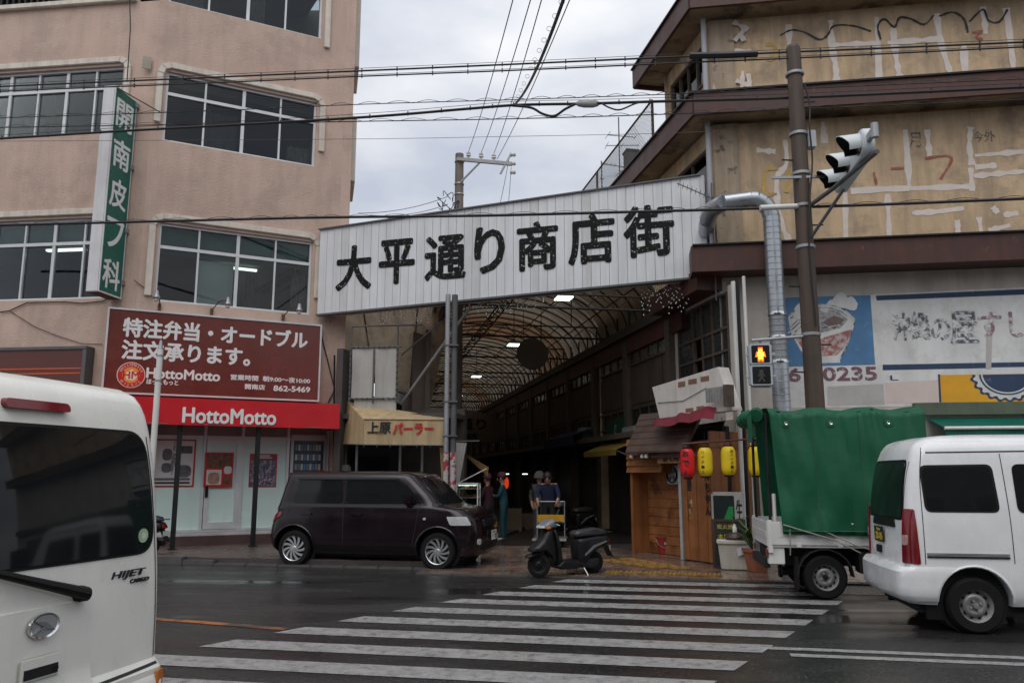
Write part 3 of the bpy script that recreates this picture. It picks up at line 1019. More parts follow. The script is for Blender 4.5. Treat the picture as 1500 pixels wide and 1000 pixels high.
# ================================================================== ARCADE SIGN
SGD = .35
_l, _r = at(467, 398, 17.75), at(1027, 330, 15.3)          # front edge of the sign, ends
_ph = atan2(_r.y - _l.y, _r.x - _l.x)
SG = Frame(_l.x - sin(_ph) * SGD, _l.y + cos(_ph) * SGD, math.degrees(_ph))
sgl = sqrt((_r.x - _l.x) ** 2 + (_r.y - _l.y) ** 2)
def sgz(s):                      # lower and upper edge rise slightly to the right
    k = s / sgl
    return 5.12 + .27 * k, 7.09 + .37 * k
m_clad = M('white metal cladding', (0.70, 0.715, 0.735), rough=0.42, var=0.07, vscale=1.2, streak=0.3, streak_col=(.38, .37, .36), sscale=7)
m_clad2 = M('dulled metal cladding', (0.62, 0.63, 0.64), rough=0.45, var=0.1, vscale=1.2, streak=0.4, streak_col=(.33, .31, .29), sscale=7)
m_worn = M('flaking black paint', (0.006, 0.006, 0.006), rough=0.6, var=0.2, spec=.2, col2=(0.50, 0.51, 0.52), c2scale=16, c2lo=.61, c2hi=.64)
sg = thing('arcade_sign', 'long white metal arcade sign with worn black Japanese characters over the entrance', 'sign', SG.o, SG.phi)
nst = 46
for i in range(nst):
    a, c = sgl * i / nst, sgl * (i + 1) / nst
    (za, ta), (zc, tc_) = sgz(a), sgz(c)
    y = -SGD - random.uniform(0, .004)
    MB().hexa([(a + .004, y, za), (c - .004, y, zc), (c - .004, y + .03, zc), (a + .004, y + .03, za), (a + .004, y, ta), (c - .004, y, tc_), (c - .004, y + .03, tc_), (a + .004, y + .03, ta)]).build('cladding_strip', m_clad2 if i in (3, 19, 20, 27, 33) else m_clad, sg)
b = MB()
(z0, t0), (z1, t1) = sgz(0), sgz(sgl)
b.hexa([(0, -SGD + .03, z0 + .01), (sgl, -SGD + .03, z1 + .01), (sgl, .1, z1 + .01), (0, .1, z0 + .01), (0, -SGD + .03, t0 - .01), (sgl, -SGD + .03, t1 - .01), (sgl, .1, t1 - .01), (0, .1, t0 - .01)])
b.build('box', m_clad2, sg)
b = MB()
b.bar((-.03, -SGD + .1, t0 + .015), (sgl + .03, -SGD + .1, t1 + .015), .30, .03)
b.bar((-.02, -SGD + .05, z0 - .02), (sgl + .02, -SGD + .05, z1 - .02), .15, .04)
b.build('edge_trim', m_greysteel, sg)
MB().box(sgl, sgl + .1, -SGD - .01, .1, z1 + .35, t1).build('end_cap', m_clad2, sg)
DS = SGD + .012
for ch, u, v, wpx, hpx in (('大', 518, 392, 50, 62), ('平', 581, 383, 50, 62), ('通', 652, 377, 58, 62), ('り', 717, 366, 42, 65), ('商', 787, 360, 58, 68), ('店', 866, 350, 66, 70), ('街', 950, 338, 72, 72)):
    x, z = SG.hit(u, v, DS)
    xa = SG.hit(u - wpx / 2, v, DS)[0]
    xb = SG.hit(u + wpx / 2, v, DS)[0]
    zt_ = SG.hit(u, v - hpx / 2, DS)[1] - SG.hit(u, v + hpx / 2, DS)[1]
    text('character', ch, .9, m_worn, sg, (x, -DS, z), bold=.030, fit=((xb - xa) * .98, zt_ * 1.0))
# hanging icicle lights below the sign
m_bulb = M('tiny white bulb', (.75, .75, .7), rough=.3)
for cl, (ua, ub) in enumerate(((560, 640), (690, 800), (940, 1010))):
    t = thing('icicle_lights', ('thin dark icicle light strings under the left end of the arcade sign', 'thin icicle light strings under the middle of the arcade sign', 'clump of icicle light strings under the right end of the arcade sign')[cl], 'string lights', SG.o, SG.phi, 'icicle lights under the sign')
    b, c = MB(), MB()
    sa_, sb_ = SG.hit(ua, 440)[0], SG.hit(ub, 440)[0]
    n_ = 13 if cl != 2 else 16
    for i in range(n_):
        x = sa_ + (sb_ - sa_) * (i + random.random() * .6) / n_
        ln = random.uniform(.10, .34) if cl != 2 else random.uniform(.2, .62)
        z_ = sgz(x)[0] - .03
        pts = [(x + random.uniform(-.03, .03), -.12 + random.uniform(-.03, .03), z_ - ln * k / 5) for k in range(6)]
        b.tube(pts, .004, 4)
        for p in pts[1:]:
            c.box(p[0] - .008, p[0] + .008, p[1] - .008, p[1] + .008, p[2] - .02, p[2] + .004)
    tag(b.build('string', m_cable, t), kind='stuff')
    tag(c.build('bulb', m_bulb, t), kind='stuff')

# ================================================================== ARCADE ROOF
HA = RAD(10.3)
OA = Vector((4.2, 14.3, 0)) - Vector((cos(HA), sin(HA), 0)) * 2.6
def arc_pt(a, rise=1.55, half=2.6, z0=5.25):
    return half * cos(a), z0 + rise * sin(a)
ar = thing('arcade_roof', 'long vaulted arcade roof of translucent tan sheets on dark steel ribs', 'roof', OA, HA)
m_rib = M('dark roof steel', (0.045, 0.04, 0.037), rough=0.6, var=0.2)
m_roofp = [fabric('tan roof sheet', (0.30, 0.235, 0.165), transl=.28, var=.18, streak=.2), fabric('amber roof sheet', (0.26, 0.15, 0.078), transl=.26, var=.2, streak=.2)]
Y0A, Y1A, PB = 4.1, 52.1, .8
ribm = MB().tube([(arc_pt(pi * k / 20)[0], 0, arc_pt(pi * k / 20)[1] - .02) for k in range(21)], .022, 5).mesh('rib', smooth=True)
npl = int((Y1A - Y0A) / PB)
for i in range(npl + 1):
    link('rib', ribm, m_rib, ar, (0, Y0A + i * PB, 0))
shm = []
for k in range(2):
    b = MB()
    b.grid(lambda u, v: (arc_pt(pi * u, 1.60, 2.66)[0], v * (PB - .006), arc_pt(pi * u, 1.60, 2.66)[1] + .02), 20, 1)
    shm.append(b.mesh('roof_sheet', smooth=True, fix=False))
for i in range(npl):
    y = Y0A + i * PB
    k = 1 if (11 <= i < 17 or 33 <= i < 37) else 0
    link('roof_sheet', shm[k], m_roofp[k], ar, (0, y + .003, 0))
for k in range(1, 6):                                    # purlins along the arcade
    x, z = arc_pt(pi * k / 6)
    MB().bar((x, Y0A, z), (x, Y1A, z), .022, .03).build('purlin', m_rib, ar)
for i in range(0, npl, 5):                               # tie trusses
    y = Y0A + i * PB
    b = MB()
    b.tube([(-2.6, y, 5.3), (2.6, y, 5.3)], .03, 6).tube([(-2.3, y, 5.62), (2.3, y, 5.62)], .022, 6)
    for j in range(12):
        xa = -2.3 + 4.6 * j / 12
        xb = -2.3 + 4.6 * (j + 1) / 12
        b.bar((xa, y, 5.62 if j % 2 else 5.3), (xb, y, 5.3 if j % 2 else 5.62), .02)
    b.bar((-1.5, y, 5.62), (-1.5, y, arc_pt(pi * .68)[1]), .022).bar((1.5, y, 5.62), (1.5, y, arc_pt(pi * .32)[1]), .022)
    b.build('tie_truss', m_rib, ar)
b = MB()                                                # ridge ladder truss
for x in (-.14, .14):
    b.bar((x - .3, Y0A, 6.35), (x - .3, Y1A, 6.35), .035)
yy = Y0A
while yy < Y1A - 1:
    b.bar((-.44, yy, 6.35), (-.16, yy + .5, 6.35), .022).bar((-.16, yy + .5, 6.35), (-.44, yy + 1, 6.35), .022)
    yy += 1
b.build('ridge_truss', m_rib, ar)
m_maroon = M('maroon fascia paint', (0.075, 0.022, 0.018), rough=0.6, var=0.3, vscale=3, streak=.3, streak_col=(.03, .015, .012))
for sgn in (-1, 1):
    MB().box(sgn * 2.45 - .04, sgn * 2.45 + .04, Y0A - 1.2 if sgn > 0 else Y0A, Y1A, 5.05, 5.28).build('wall_plate', m_rib, ar)
    b = MB()
    yy = Y0A
    while yy < Y1A:                                     # short uprights of the side light band
        b.box(sgn * 2.52 - .02, sgn * 2.52 + .02, yy - .02, yy + .02, 5.28, 5.7)
        yy += 1.0
    b.build('side_upright', m_rib, ar)
MB().box(2.50, 2.66, Y0A - 1.5, Y1A, 4.62, 5.05).build('gutter_beam', m_maroon, ar)
# lamps
for k, (u, v, Y) in enumerate(((826, 438, 17.2), (753, 506, 23.0), (698, 552, 30.9), (672, 580, 39))):
    p = at(u, v, Y)
    t = thing('arcade_lamp', ('nearest lit fluorescent lamp hanging in the arcade just below the sign', 'second lit fluorescent lamp in the arcade left of the round disc', 'third lit fluorescent lamp deeper in the arcade', 'farthest small lit fluorescent lamp in the arcade')[k], 'lamp', p, HA, 'lamps along the arcade')
    MB().box(-.19, .19, -.22, .22, 0.03, .10).build('housing', M('lamp housing', (.3, .3, .3), rough=.5), t)
    for j in range(6):
        MB().box(-.175 + j * .061, -.14 + j * .061, -.19, .19, 0, .03).build('tube', m_tube, t)
    MB().tube([(0, 0, .12), (0, 0, 1.1)], .012, 5).build('hanger', m_rib, t)
# round disc hanging from the trusses
p = at(780, 518, 21.5)
t = thing('hanging_disc', 'large dark round disc hanging from the arcade trusses', 'disc', p, HA)
MB().lathe([(.42, -.04), (.44, 0), (.42, .04)], (0, 0, 0), 'y', 40).build('disc', M('drab disc', (.11, .095, .075), rough=.8), t, smooth=True)
MB().tube([(-.25, 0, .3), (-.25, 0, 1.2)], .008, 4).build('hanger', m_rib, t)
MB().tube([(.25, 0, .3), (.25, 0, 1.2)], .008, 4).build('hanger', m_rib, t)
# hanging arch sign deeper inside
p = at(668, 628, 40)
t = thing('hanging_sign', 'dim arched sign board with characters hanging deep inside the arcade', 'sign', p, HA)
b = MB()
b.prism([(-2.3, -.6), (2.3, -.6), (2.3, .2)] + [(2.3 * cos(pi * k / 12), .2 + .75 * sin(pi * k / 12)) for k in range(1, 12)] + [(-2.3, .2)], 0, .1)
b.build('board', M('dim sign board', (.14, .10, .07), rough=.7, var=.2), t)
text('character', '大平通り', .6, m_dark, t, (0, -.01, .25), bold=.02, fit=(3.0, .55))
text('character', '大平通り商店街', .3, m_dark, t, (0, -.01, -.35), bold=.01, fit=(2.2, .26))

# ================================================================== ARCADE FLOOR AND SHOP ROWS
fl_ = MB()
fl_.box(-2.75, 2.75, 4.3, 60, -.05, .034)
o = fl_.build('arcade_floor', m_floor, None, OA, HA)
tag(o, 'dark floor running into the arcade', kind='structure')
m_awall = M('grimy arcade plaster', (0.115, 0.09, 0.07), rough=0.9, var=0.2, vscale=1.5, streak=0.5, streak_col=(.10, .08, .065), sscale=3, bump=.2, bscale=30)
m_batten = M('aged brown panel', (0.085, 0.062, 0.045), rough=0.8, var=0.25, vscale=2, streak=.4)
m_oldglass = M('dark dusty glass', (0.028, 0.03, 0.032), rough=0.25, var=0.4, vscale=3)
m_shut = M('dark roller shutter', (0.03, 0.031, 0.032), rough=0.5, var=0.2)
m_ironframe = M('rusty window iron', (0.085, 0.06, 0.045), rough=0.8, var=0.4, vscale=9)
def shutter(parent, x0, x1, z0, z1, y, rz=0.0, loc=(0, 0, 0)):
    b = MB()
    z = z0
    while z < z1:
        b.hexa([(x0, y, z), (x1, y, z), (x1, y + .05, z), (x0, y + .05, z), (x0, y + .02, min(z + .075, z1)), (x1, y + .02, min(z + .075, z1)), (x1, y + .05, min(z + .075, z1)), (x0, y + .05, min(z + .075, z1))])
        z += .08
    return b.build('roller_shutter', m_shut, parent, loc, rz, fix=False)
FH = Frame(4.2, 14.3, -79.7)
# ---- right-hand row behind the wooden shop: bays of pilaster, window, batten panel, shutter
rr = thing('arcade_shop_row', 'dim plaster shop row with battened panels along the right side of the arcade', 'building', FH.o, FH.phi)
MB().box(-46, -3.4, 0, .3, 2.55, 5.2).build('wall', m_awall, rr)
for k in range(14):
    x1 = -3.4 - 3.05 * k
    x0 = x1 - 3.05
    MB().box(x1 - .14, x1 + .14, -.13, 0.01, 2.3, 4.95).build('pilaster', m_awall, rr)
    b = MB()
    for j in range(6):
        xa = x0 + .2 + j * .46
        b.box(xa, xa + .42, -.035, 0, 3.28, 4.2)
    tag(b.build('batten_panel', m_batten, rr), kind='stuff')
    for (za, zb_) in ((4.28, 4.85), (2.72, 3.2)):
        b = MB()
        b.box(x0 + .2, x1 - .2, -.05, 0, za, za + .04).box(x0 + .2, x1 - .2, -.05, 0, zb_ - .04, zb_)
        for j in range(5):
            xa = x0 + .2 + (2.65 - .04) * j / 4
            b.box(xa, xa + .04, -.048, 0, za + .04, zb_ - .04)
        wn = b.build('window', m_ironframe, rr)
        if k < 6:
            for j in range(4):
                xa = x0 + .24 + (2.61) * j / 4
                MB().box(xa, xa + .61, -.02, -.005, za + .04, zb_ - .04).build('pane', m_oldglass, wn)
        else:
            MB().box(x0 + .24, x1 - .24, -.02, -.005, za + .04, zb_ - .04).build('pane', m_oldglass, wn)
    MB().box(x0 + .15, x0 + .45, -.06, .5, 0.02, 2.5).build('pier', m_awall, rr)
    shutter(rr, x0 + .45, x1 + .15, 0.04, 2.5, .12)
MB().box(-46, -3.4, -.55, .02, 2.42, 2.55).build('canopy_slab', m_awall, rr)
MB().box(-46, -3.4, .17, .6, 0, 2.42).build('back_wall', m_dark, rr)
# ---- left-hand row
FLA = Frame(OA.x - 2.75 * cos(HA), OA.y - 2.75 * sin(HA), 100.3)
lr = thing('arcade_shop_row', 'dark shop row along the left side of the arcade behind the steel post', 'building', FLA.o, FLA.phi)
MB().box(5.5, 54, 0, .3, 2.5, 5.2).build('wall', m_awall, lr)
for k in range(14):
    x0 = 5.5 + 3.4 * k
    MB().box(x0 - .12, x0 + .12, -.1, .01, 2.5, 5.1).build('pilaster', m_awall, lr)
    MB().box(x0 + .4, x0 + 3.0, -.03, 0, 3.4, 4.6).build('panel', m_batten, lr)
    shutter(lr, x0 + .2, x0 + 3.2, .04, 2.5, .1)
MB().box(5.5, 54, .16, .6, 0, 2.5).build('back_wall', m_dark, lr)
o = MB().box(-4, 4, 54, 54.4, 0, 7.5).build('arcade_end_wall', m_awall, None, OA, HA)
tag(o, 'dark wall closing the far end of the arcade', 'wall')
# outer walls of the arcade blocks, so that daylight only enters through roof and mouth
# ---- small things on the right row
def on_h(u, v, d=0.0):
    s, z = FH.hit(u, v, d)
    return s, z
ya = thing('shop_awning', 'small dull yellow awning over a shutter in the arcade', 'awning', FH.o, FH.phi)
s0, z0 = on_h(866, 690, .7); s1, z1 = on_h(915, 686, .7)
b = MB()
b.grid(lambda u, v: (s0 + (s1 - s0) * u, -.15 - .75 * v, 2.42 - .30 * v), 6, 2).grid(lambda u, v: (s0 + (s1 - s0) * u, -.9, 2.12 - .13 * v), 6, 1)
b.build('canopy', fabric('dull yellow vinyl', (.30, .20, .03), transl=.2), ya, fix=False)
b = MB()
for s in (s0 + .03, s1 - .03): b.tube([(s, -.88, 2.1), (s, -.05, 1.75)], .012, 5)
b.build('strut', m_steel, ya)
ba = thing('shop_awning', 'dull blue cloth awning deeper on the right side of the arcade', 'awning', FH.o, FH.phi)
s0, s1 = on_h(802, 670, .6)[0], on_h(846, 670, .6)[0]
b = MB()
b.grid(lambda u, v: (s0 + (s1 - s0) * u, -.1 - .6 * v, 2.9 - .22 * v), 6, 2).grid(lambda u, v: (s0 + (s1 - s0) * u, -.7, 2.68 - .3 * v), 6, 1)
b.build('canopy', fabric('dull blue vinyl', (.02, .035, .10), transl=.15), ba, fix=False)
gb = thing('banner', 'dark green hanging sign with pale letters on the right arcade wall', 'sign', FH.o, FH.phi)
s0, z1 = on_h(889, 616, .16); s1, z0 = on_h(915, 664, .16)
MB().box(s0, s1, -.17, -.13, z0, z1).build('panel', M('dark green print', (.008, .06, .03), rough=.6), gb)
text('letters', 'SUPER', .3, M('pale print', (.4, .4, .36), rough=.6), gb, ((s0 + s1) / 2 + .05, -.175, (z0 + z1) / 2), rot=(pi / 2, pi / 2, 0), fit=(.62, .16))
for k, (u0, v0, u1, v1, lab) in enumerate(((911, 626, 930, 650, 'pale grey meter box beside the dark green sign in the arcade'), (846, 627, 853, 643, 'small grey box on the arcade wall left of the battened panels'))):
    s0, z1 = on_h(u0, v0, .3); s1, z0 = on_h(u1, v1, .3)
    t = thing('meter_box', lab, 'box', FH.o, FH.phi)
    MB().box(s0, s1, -.30, 0, z0, z1).build('case', M('pale grey box', (.34, .32, .30), rough=.6, var=.12), t, bevel=.01)
    MB().box(s0 + .02, s1 - .02, -.308, -.30, z0 + .05, z1 - .05).build('lid', M('pale grey lid', (.38, .36, .34), rough=.6), t)
# ---- glowing lantern, far shop lights
p = at(740, 707, 25)
t = thing('lit_lantern', 'glowing red paper lantern deep in the arcade behind the teal clad person', 'lantern', p)
MB().lathe([(.04, -.18), (.09, -.14), (.11, -.06), (.11, .06), (.09, .14), (.04, .18)], n=16).build('shade', M('lit red paper', (.5, .03, .01), emit=(1, .07, .015), estr=.55), t, smooth=True)
MB().lathe([(.05, .18), (.05, .21)], n=12).build('cap', m_black, t)
for k, (u, v, lab) in enumerate(((742, 694.5, 'left one of two small lit tubes deep in the arcade'), (769, 694.5, 'right one of two small lit tubes deep in the arcade'))):
    p = at(u, v, 30)
    t = thing('shop_light', lab, 'lamp', p, HA, 'small lit tubes in the arcade')
    MB().box(-.09, .09, -.02, .02, 0, .03).build('tube', m_tube, t)
    MB().box(-.11, .11, -.03, .03, .03, .06).build('housing', m_dark, t)
# ================================================================== RIGHT CORNER BUILDING (stained ochre)
C0 = Vector((4.04, 15.2, 0))
FG = Frame(C0.x, C0.y, -9.0)
FHc = Frame(C0.x, C0.y, -79.7)
m_ochre = M('stained ochre render', (0.57, 0.415, 0.262), rough=0.88, var=0.12, vscale=1.2, streak=0.62, streak_col=(.25, .19, .135), sscale=2.8, col2=(.25, .195, .14), c2scale=1.5, c2lo=.50, c2hi=.72, bump=.35, bscale=24)
m_cream2 = M('grimy cream plaster', (0.58, 0.53, 0.475), rough=0.85, var=0.14, vscale=1.4, streak=0.4, streak_col=(.24, .21, .18), sscale=2.2, bump=.25, bscale=24)
m_soffit = M('stained soffit', (0.36, 0.27, 0.17), rough=0.9, var=0.3, vscale=1.5, col2=(.13, .10, .075), c2scale=1.6)
m_eave = M('oxblood eave paint', (0.072, 0.025, 0.017), rough=0.55, var=0.3, vscale=2, streak=0.45, streak_col=(.028, .014, .012), col2=(.15, .06, .05), c2scale=6, c2lo=.62, c2hi=.7)
m_pierp = M('stained pale pier', (.42, .33, .24), rough=.9, var=.15, streak=.5, streak_col=(.15, .12, .09), sscale=5, col2=(.10, .085, .07), c2scale=3, c2lo=.56, c2hi=.64)
rb = thing('corner_building', 'weathered ochre building with oxblood eaves and faded mural on the right', 'building', C0)
GL = 14.0
ZM, ZL, ZR = 8.48, 5.32, 10.75
pil = .55
# street face
facade('wall', 0, GL, ZL + .5, ZM, [], .25, m_ochre, rb, FG.phi)
facade('wall', 0, GL, ZM + .42, ZR, [], .25, m_ochre, rb, FG.phi)
facade('wall', 0, GL, 0, ZL, [], .25, m_cream2, rb, FG.phi)
for (za, zb_) in ((ZL + .5, ZM), (ZM + .42, ZR)):
    MB().box(.0, .5, -.04, 0.01, za, zb_).build('corner_pier', m_pierp, rb, rz=FG.phi)
# arcade face: third floor is short, second floor longer, with windows
a3 = FHc.hit(974, 150)[0]
W3 = [a3 + .35, -.25, FHc.hit(1000, 205)[1] - .05, ZR - .35]
W3[2] = ZM + 1.05
facade('wall', a3, -.0, ZM + .42, ZR, [W3], .2, m_ochre, rb, FHc.phi)
W2 = [-7.2, -.3, ZL + 1.3, ZM - .35]
facade('wall', -8.2, -.0, ZL + .5, ZM, [W2], .2, m_ochre, rb, FHc.phi)
m_dpane = glass('dark tinted glass', (.35, .38, .4))
sash_window(rb, *W3, 4, FHc.phi, tr=0, y=.05, mat=m_ironframe, heavy=0)
sash_window(rb, *W2, 8, FHc.phi, tr=0, y=.05, mat=m_ironframe, heavy=0)
# gable returns and back so it is a closed volume
def cbox(name, F, x0, x1, y0, y1, z0, z1, mat): return MB().box(x0, x1, y0, y1, z0, z1).build(name, mat, rb, rz=F.phi)
cbox('inner_wall', FHc, -8.2, -.3, 1.6, 1.7, ZL + .5, ZM, m_room)
cbox('inner_wall', FHc, a3, -.3, 1.6, 1.7, ZM + .42, ZR, m_room)
e_ = FHc.w(a3, 0, 0) - C0
MB().box(0, GL, -.2, 0.0, ZM + .42, ZR).build('back_wall', m_ochre, rb, loc=(e_.x, e_.y, 0), rz=FG.phi)
e_ = FHc.w(-8.2, 0, 0) - C0
MB().box(0, GL, -.2, 0.0, 0, ZM).build('back_wall', m_ochre, rb, loc=(e_.x, e_.y, 0), rz=FG.phi)
# eaves: slab with soffit and fascia, mitred at the corner
OV = .55
def eave(z, hgt, depth, far_end, rise=.12):
    """flat overhanging slab following both faces"""
    def P(sg_, dg, sh, dh):
        pass
    cg = FG.w(0, OV, 0); ch = FHc.w(0, OV, 0)
    # corner tip: intersection of both offset lines
    d1, d2 = FG.a, FHc.a
    p1, p2 = FG.w(0, OV, 0), FHc.w(0, OV, 0)
    den = d1.x * d2.y - d1.y * d2.x
    t_ = ((p2.x - p1.x) * d2.y - (p2.y - p1.y) * d2.x) / den
    tip = p1 + d1 * t_
    A = FG.w(GL, OV, 0); B = FHc.w(far_end, OV, 0)
    Ai = FG.w(GL, -.3, 0); Bi = FHc.w(far_end, -.3, 0)
    ci = FG.w(.3, -.3, 0)
    poly = [B, tip, A, Ai, ci, Bi]
    b = MB()
    b.prism([(p.x - C0.x, p.y - C0.y) for p in poly], z + .10, z + hgt - .06, 'xy')
    b.build('soffit_slab', m_soffit, rb)
    b = MB()
    def fas(p, q):
        b.bar((p.x - C0.x, p.y - C0.y, z + hgt / 2), (q.x - C0.x, q.y - C0.y, z + hgt / 2), .07, hgt)
    fas(B, tip); fas(tip, A)
    nb = (Bi - B).normalized()
    fas(B, Bi)
    b.build('fascia', m_eave, rb)
    b = MB()
    b.prism([(p.x - C0.x, p.y - C0.y) for p in (B + (B - Bi).normalized() * .08, tip + (tip - ci).normalized() * .1, A + FG.n * .08, Ai, ci, Bi)], z + hgt, z + hgt + .035, 'xy')
    b.build('roof_edge', m_dark, rb)
f3 = FHc.hit(929, 138, OV)[0]
eave(ZR, .45, .5, f3)
eave(ZM, .44, .5, -9.0)
MB().box(-.55, GL, -OV - .05, 0.01, ZL, ZL + .5).build('fascia', m_eave, rb, rz=FG.phi)
MB().box(-.52, GL, -OV - .10, 0.0, ZL + .5, ZL + .53).build('roof_edge', m_dark, rb, rz=FG.phi)
# pipes at the corner
for z0_, z1_ in ((ZM + .45, ZR), (ZL + .55, ZM + .02)):
    MB().tube([(-.10, -.12, z0_), (-.10, -.12, z1_)], .055, 10).build('downpipe', M('grey plastic pipe', (.36, .37, .40), rough=.5, var=.1), rb, rz=FG.phi, smooth=True)
# ---- putty repair lines and scrawls on the two ochre storeys (flat paint on the wall)
m_putty = M('pale repair putty', (0.66, 0.585, 0.53), rough=0.8, var=0.1, vscale=5)
m_scrawl = M('black spray line', (0.03, 0.03, 0.032), rough=0.7, var=.2)
m_rscr = M('faded red scrawl', (.33, .10, .07), rough=.8, col2=(.36, .23, .13), c2scale=14)
m_yscr = M('faded yellow scrawl', (.50, .34, .08), rough=.8, col2=(.36, .23, .13), c2scale=12)
def ribbon(b, F, pix, wd, d=.004, jitter=.25):
    pts = smooth_path([Vector((*F.hit(u, v, d), 0)) for u, v in pix], 4) if len(pix) > 2 else [Vector((*F.hit(*pix[0], d), 0)).lerp(Vector((*F.hit(*pix[1], d), 0)), k / 6) for k in range(7)]
    prev = None
    for i, p in enumerate(pts):
        t_ = (pts[min(i + 1, len(pts) - 1)] - pts[max(i - 1, 0)]).normalized()
        nn = Vector((-t_.y, t_.x, 0)) * wd / 2 * random.uniform(1 - jitter, 1 + jitter)
        a_, c_ = p + nn, p - nn
        if prev:
            b.poly([(prev[0].x, -d, prev[0].y), (prev[1].x, -d, prev[1].y), (c_.x, -d, c_.y), (a_.x, -d, a_.y)])
        prev = (a_, c_)
def marks(name, lines, wd, mat, F=FG, d=.004, jitter=.45):
    for i, pix in enumerate(lines):
        b = MB()
        ribbon(b, F, pix, wd, d + .0006 * (i % 5), jitter)
        b.build(name, mat, rb, rz=F.phi, fix=False)
marks('repair_line', [
    [(1217, 30), (1218, 60), (1224, 100)], [(1284, 25), (1286, 60), (1288, 130)], [(1308, 40), (1312, 80), (1318, 112)], [(1372, 20), (1378, 60), (1388, 95), (1394, 110)],
    [(1220, 66), (1290, 64)], [(1300, 63), (1376, 57)], [(1440, 10), (1444, 50)], [(1474, 12), (1480, 60), (1486, 112)], [(1412, 66), (1416, 110), (1440, 112)],
    [(1230, 122), (1330, 118)], [(1340, 114), (1424, 110)], [(1155, 36), (1158, 120)], [(1224, 90), (1226, 130)]], .11, m_putty)
marks('repair_line', [
    [(1150, 205), (1152, 240), (1138, 262), (1142, 320), (1156, 352)], [(1326, 190), (1330, 240), (1332, 276)], [(1358, 190), (1362, 230)], [(1422, 186), (1420, 215), (1424, 242)],
    [(1246, 280), (1300, 277), (1332, 276)], [(1332, 276), (1424, 273)], [(1428, 228), (1500, 222)], [(1428, 245), (1460, 242)], [(1422, 246), (1424, 280)], [(1426, 258), (1500, 251)],
    [(1238, 282), (1239, 356)], [(1300, 284), (1303, 354)], [(1336, 312), (1372, 310), (1412, 305)], [(1402, 322), (1404, 348)], [(1434, 318), (1438, 346)], [(1448, 338), (1480, 330)],
    [(1454, 303), (1462, 312)], [(1108, 220), (1136, 222)], [(1470, 315), (1492, 312)], [(1205, 178), (1208, 210)]], .10, m_putty)
marks('repair_line', [[(1074, 32), (1096, 44)], [(1076, 60), (1094, 40)], [(1090, 60), (1084, 48)], [(1076, 74), (1100, 76)], [(1078, 118), (1098, 126)], [(1088, 104), (1086, 136)], [(1096, 108), (1100, 134)], [(1078, 138), (1112, 142)]], .09, m_putty, d=.046)
marks('spray_line', [[(1143, 52), (1160, 44), (1180, 48), (1200, 58), (1212, 52), (1222, 38), (1250, 38), (1276, 46)], [(1290, 58), (1286, 38), (1296, 28), (1310, 40), (1318, 26), (1335, 28), (1354, 36), (1368, 22)], [(1376, 24), (1396, 18), (1412, 28), (1418, 48)], [(1420, 32), (1440, 14), (1448, 30), (1464, 32), (1476, 14)]], .035, m_scrawl, d=.012)
marks('red_scrawl', [[(1355, 232), (1394, 230), (1378, 262)], [(1305, 247), (1324, 246)], [(1424, 48), (1438, 46), (1430, 54), (1440, 58)], [(1280, 252), (1284, 270)]], .05, m_rscr, d=.010)
marks('yellow_scrawl', [[(1140, 248), (1122, 250), (1120, 282), (1138, 284)], [(1156, 250), (1152, 282)], [(1122, 66), (1134, 66), (1136, 84), (1124, 88)]], .07, m_yscr, d=.010)
m_ink2 = M('faded dark lettering', (.07, .08, .10), rough=.7, col2=(.40, .28, .17), c2scale=14, c2lo=.45, c2hi=.6)
x, z = FG.hit(1340, 205, .005); text('faded_letters', '月', .35, m_ink2, rb, tuple(FG.w(x, .006, z) - C0), rz=FG.phi, fit=(.22, .3))
x, z = FG.hit(1441, 200, .005); text('faded_letters', '今外', .35, m_ink2, rb, tuple(FG.w(x, .006, z) - C0), rz=FG.phi, fit=(.40, .22))
marks('green_scrawl', [[(985, 210), (992, 185), (1000, 200)], [(1012, 185), (1020, 160)], [(1030, 165), (1036, 145), (1042, 150)]], .07, M('green scrawl', (.16, .26, .15), rough=.8), F=FHc, d=.006)
marks('repair_line', [[(978, 200), (990, 180), (994, 195)], [(1020, 150), (1026, 170)], [(1044, 125), (1052, 140)]], .08, m_putty, F=FHc, d=.009)

# ---------------------------------------------------------------- faded mural on the lower wall (flat paint)
m_mwhite = M('mural white', (0.72, 0.72, 0.71), rough=0.75, var=0.10, vscale=1.5, streak=.25, streak_col=(.34, .33, .32), sscale=2.5, col2=(.62, .61, .60), c2scale=2)
m_mblue = M('mural blue', (0.085, 0.21, 0.39), rough=0.75, var=0.15, vscale=3, col2=(.34, .40, .46), c2scale=5, c2lo=.60, c2hi=.76)
m_mnavy = M('mural navy', (0.030, 0.055, 0.115), rough=0.75, var=0.15, col2=(.30, .33, .36), c2scale=6, c2lo=.62, c2hi=.76)
m_mgold = M('mural yellow', (0.72, 0.36, 0.02), rough=0.7, var=0.1, vscale=3, col2=(.56, .45, .25), c2scale=6, c2lo=.66, c2hi=.76)
m_mpink = M('mural pink', (0.66, 0.55, 0.51), rough=0.8, var=0.08)
m_mgrey = M('mural grey patch', (0.47, 0.455, 0.44), rough=0.8, var=0.12)
m_mink = M('mural worn ink', (0.10, 0.11, 0.14), rough=0.75, col2=(.66, .655, .65), c2scale=7, c2lo=.45, c2hi=.55, var=.2)
m_mplum = M('mural worn plum', (0.28, 0.15, 0.18), rough=0.75, col2=(.66, .655, .65), c2scale=8, c2lo=.46, c2hi=.57, var=.2)
def mpoly(name, pix, mat, lay):
    d = .004 + .0025 * lay
    b = MB()
    pts = [FG.hit(u, v, d) for u, v in pix]
    b.poly([(s, -d, z) for s, z in pts])
    return b.build(name, mat, rb, rz=FG.phi, fix=False)
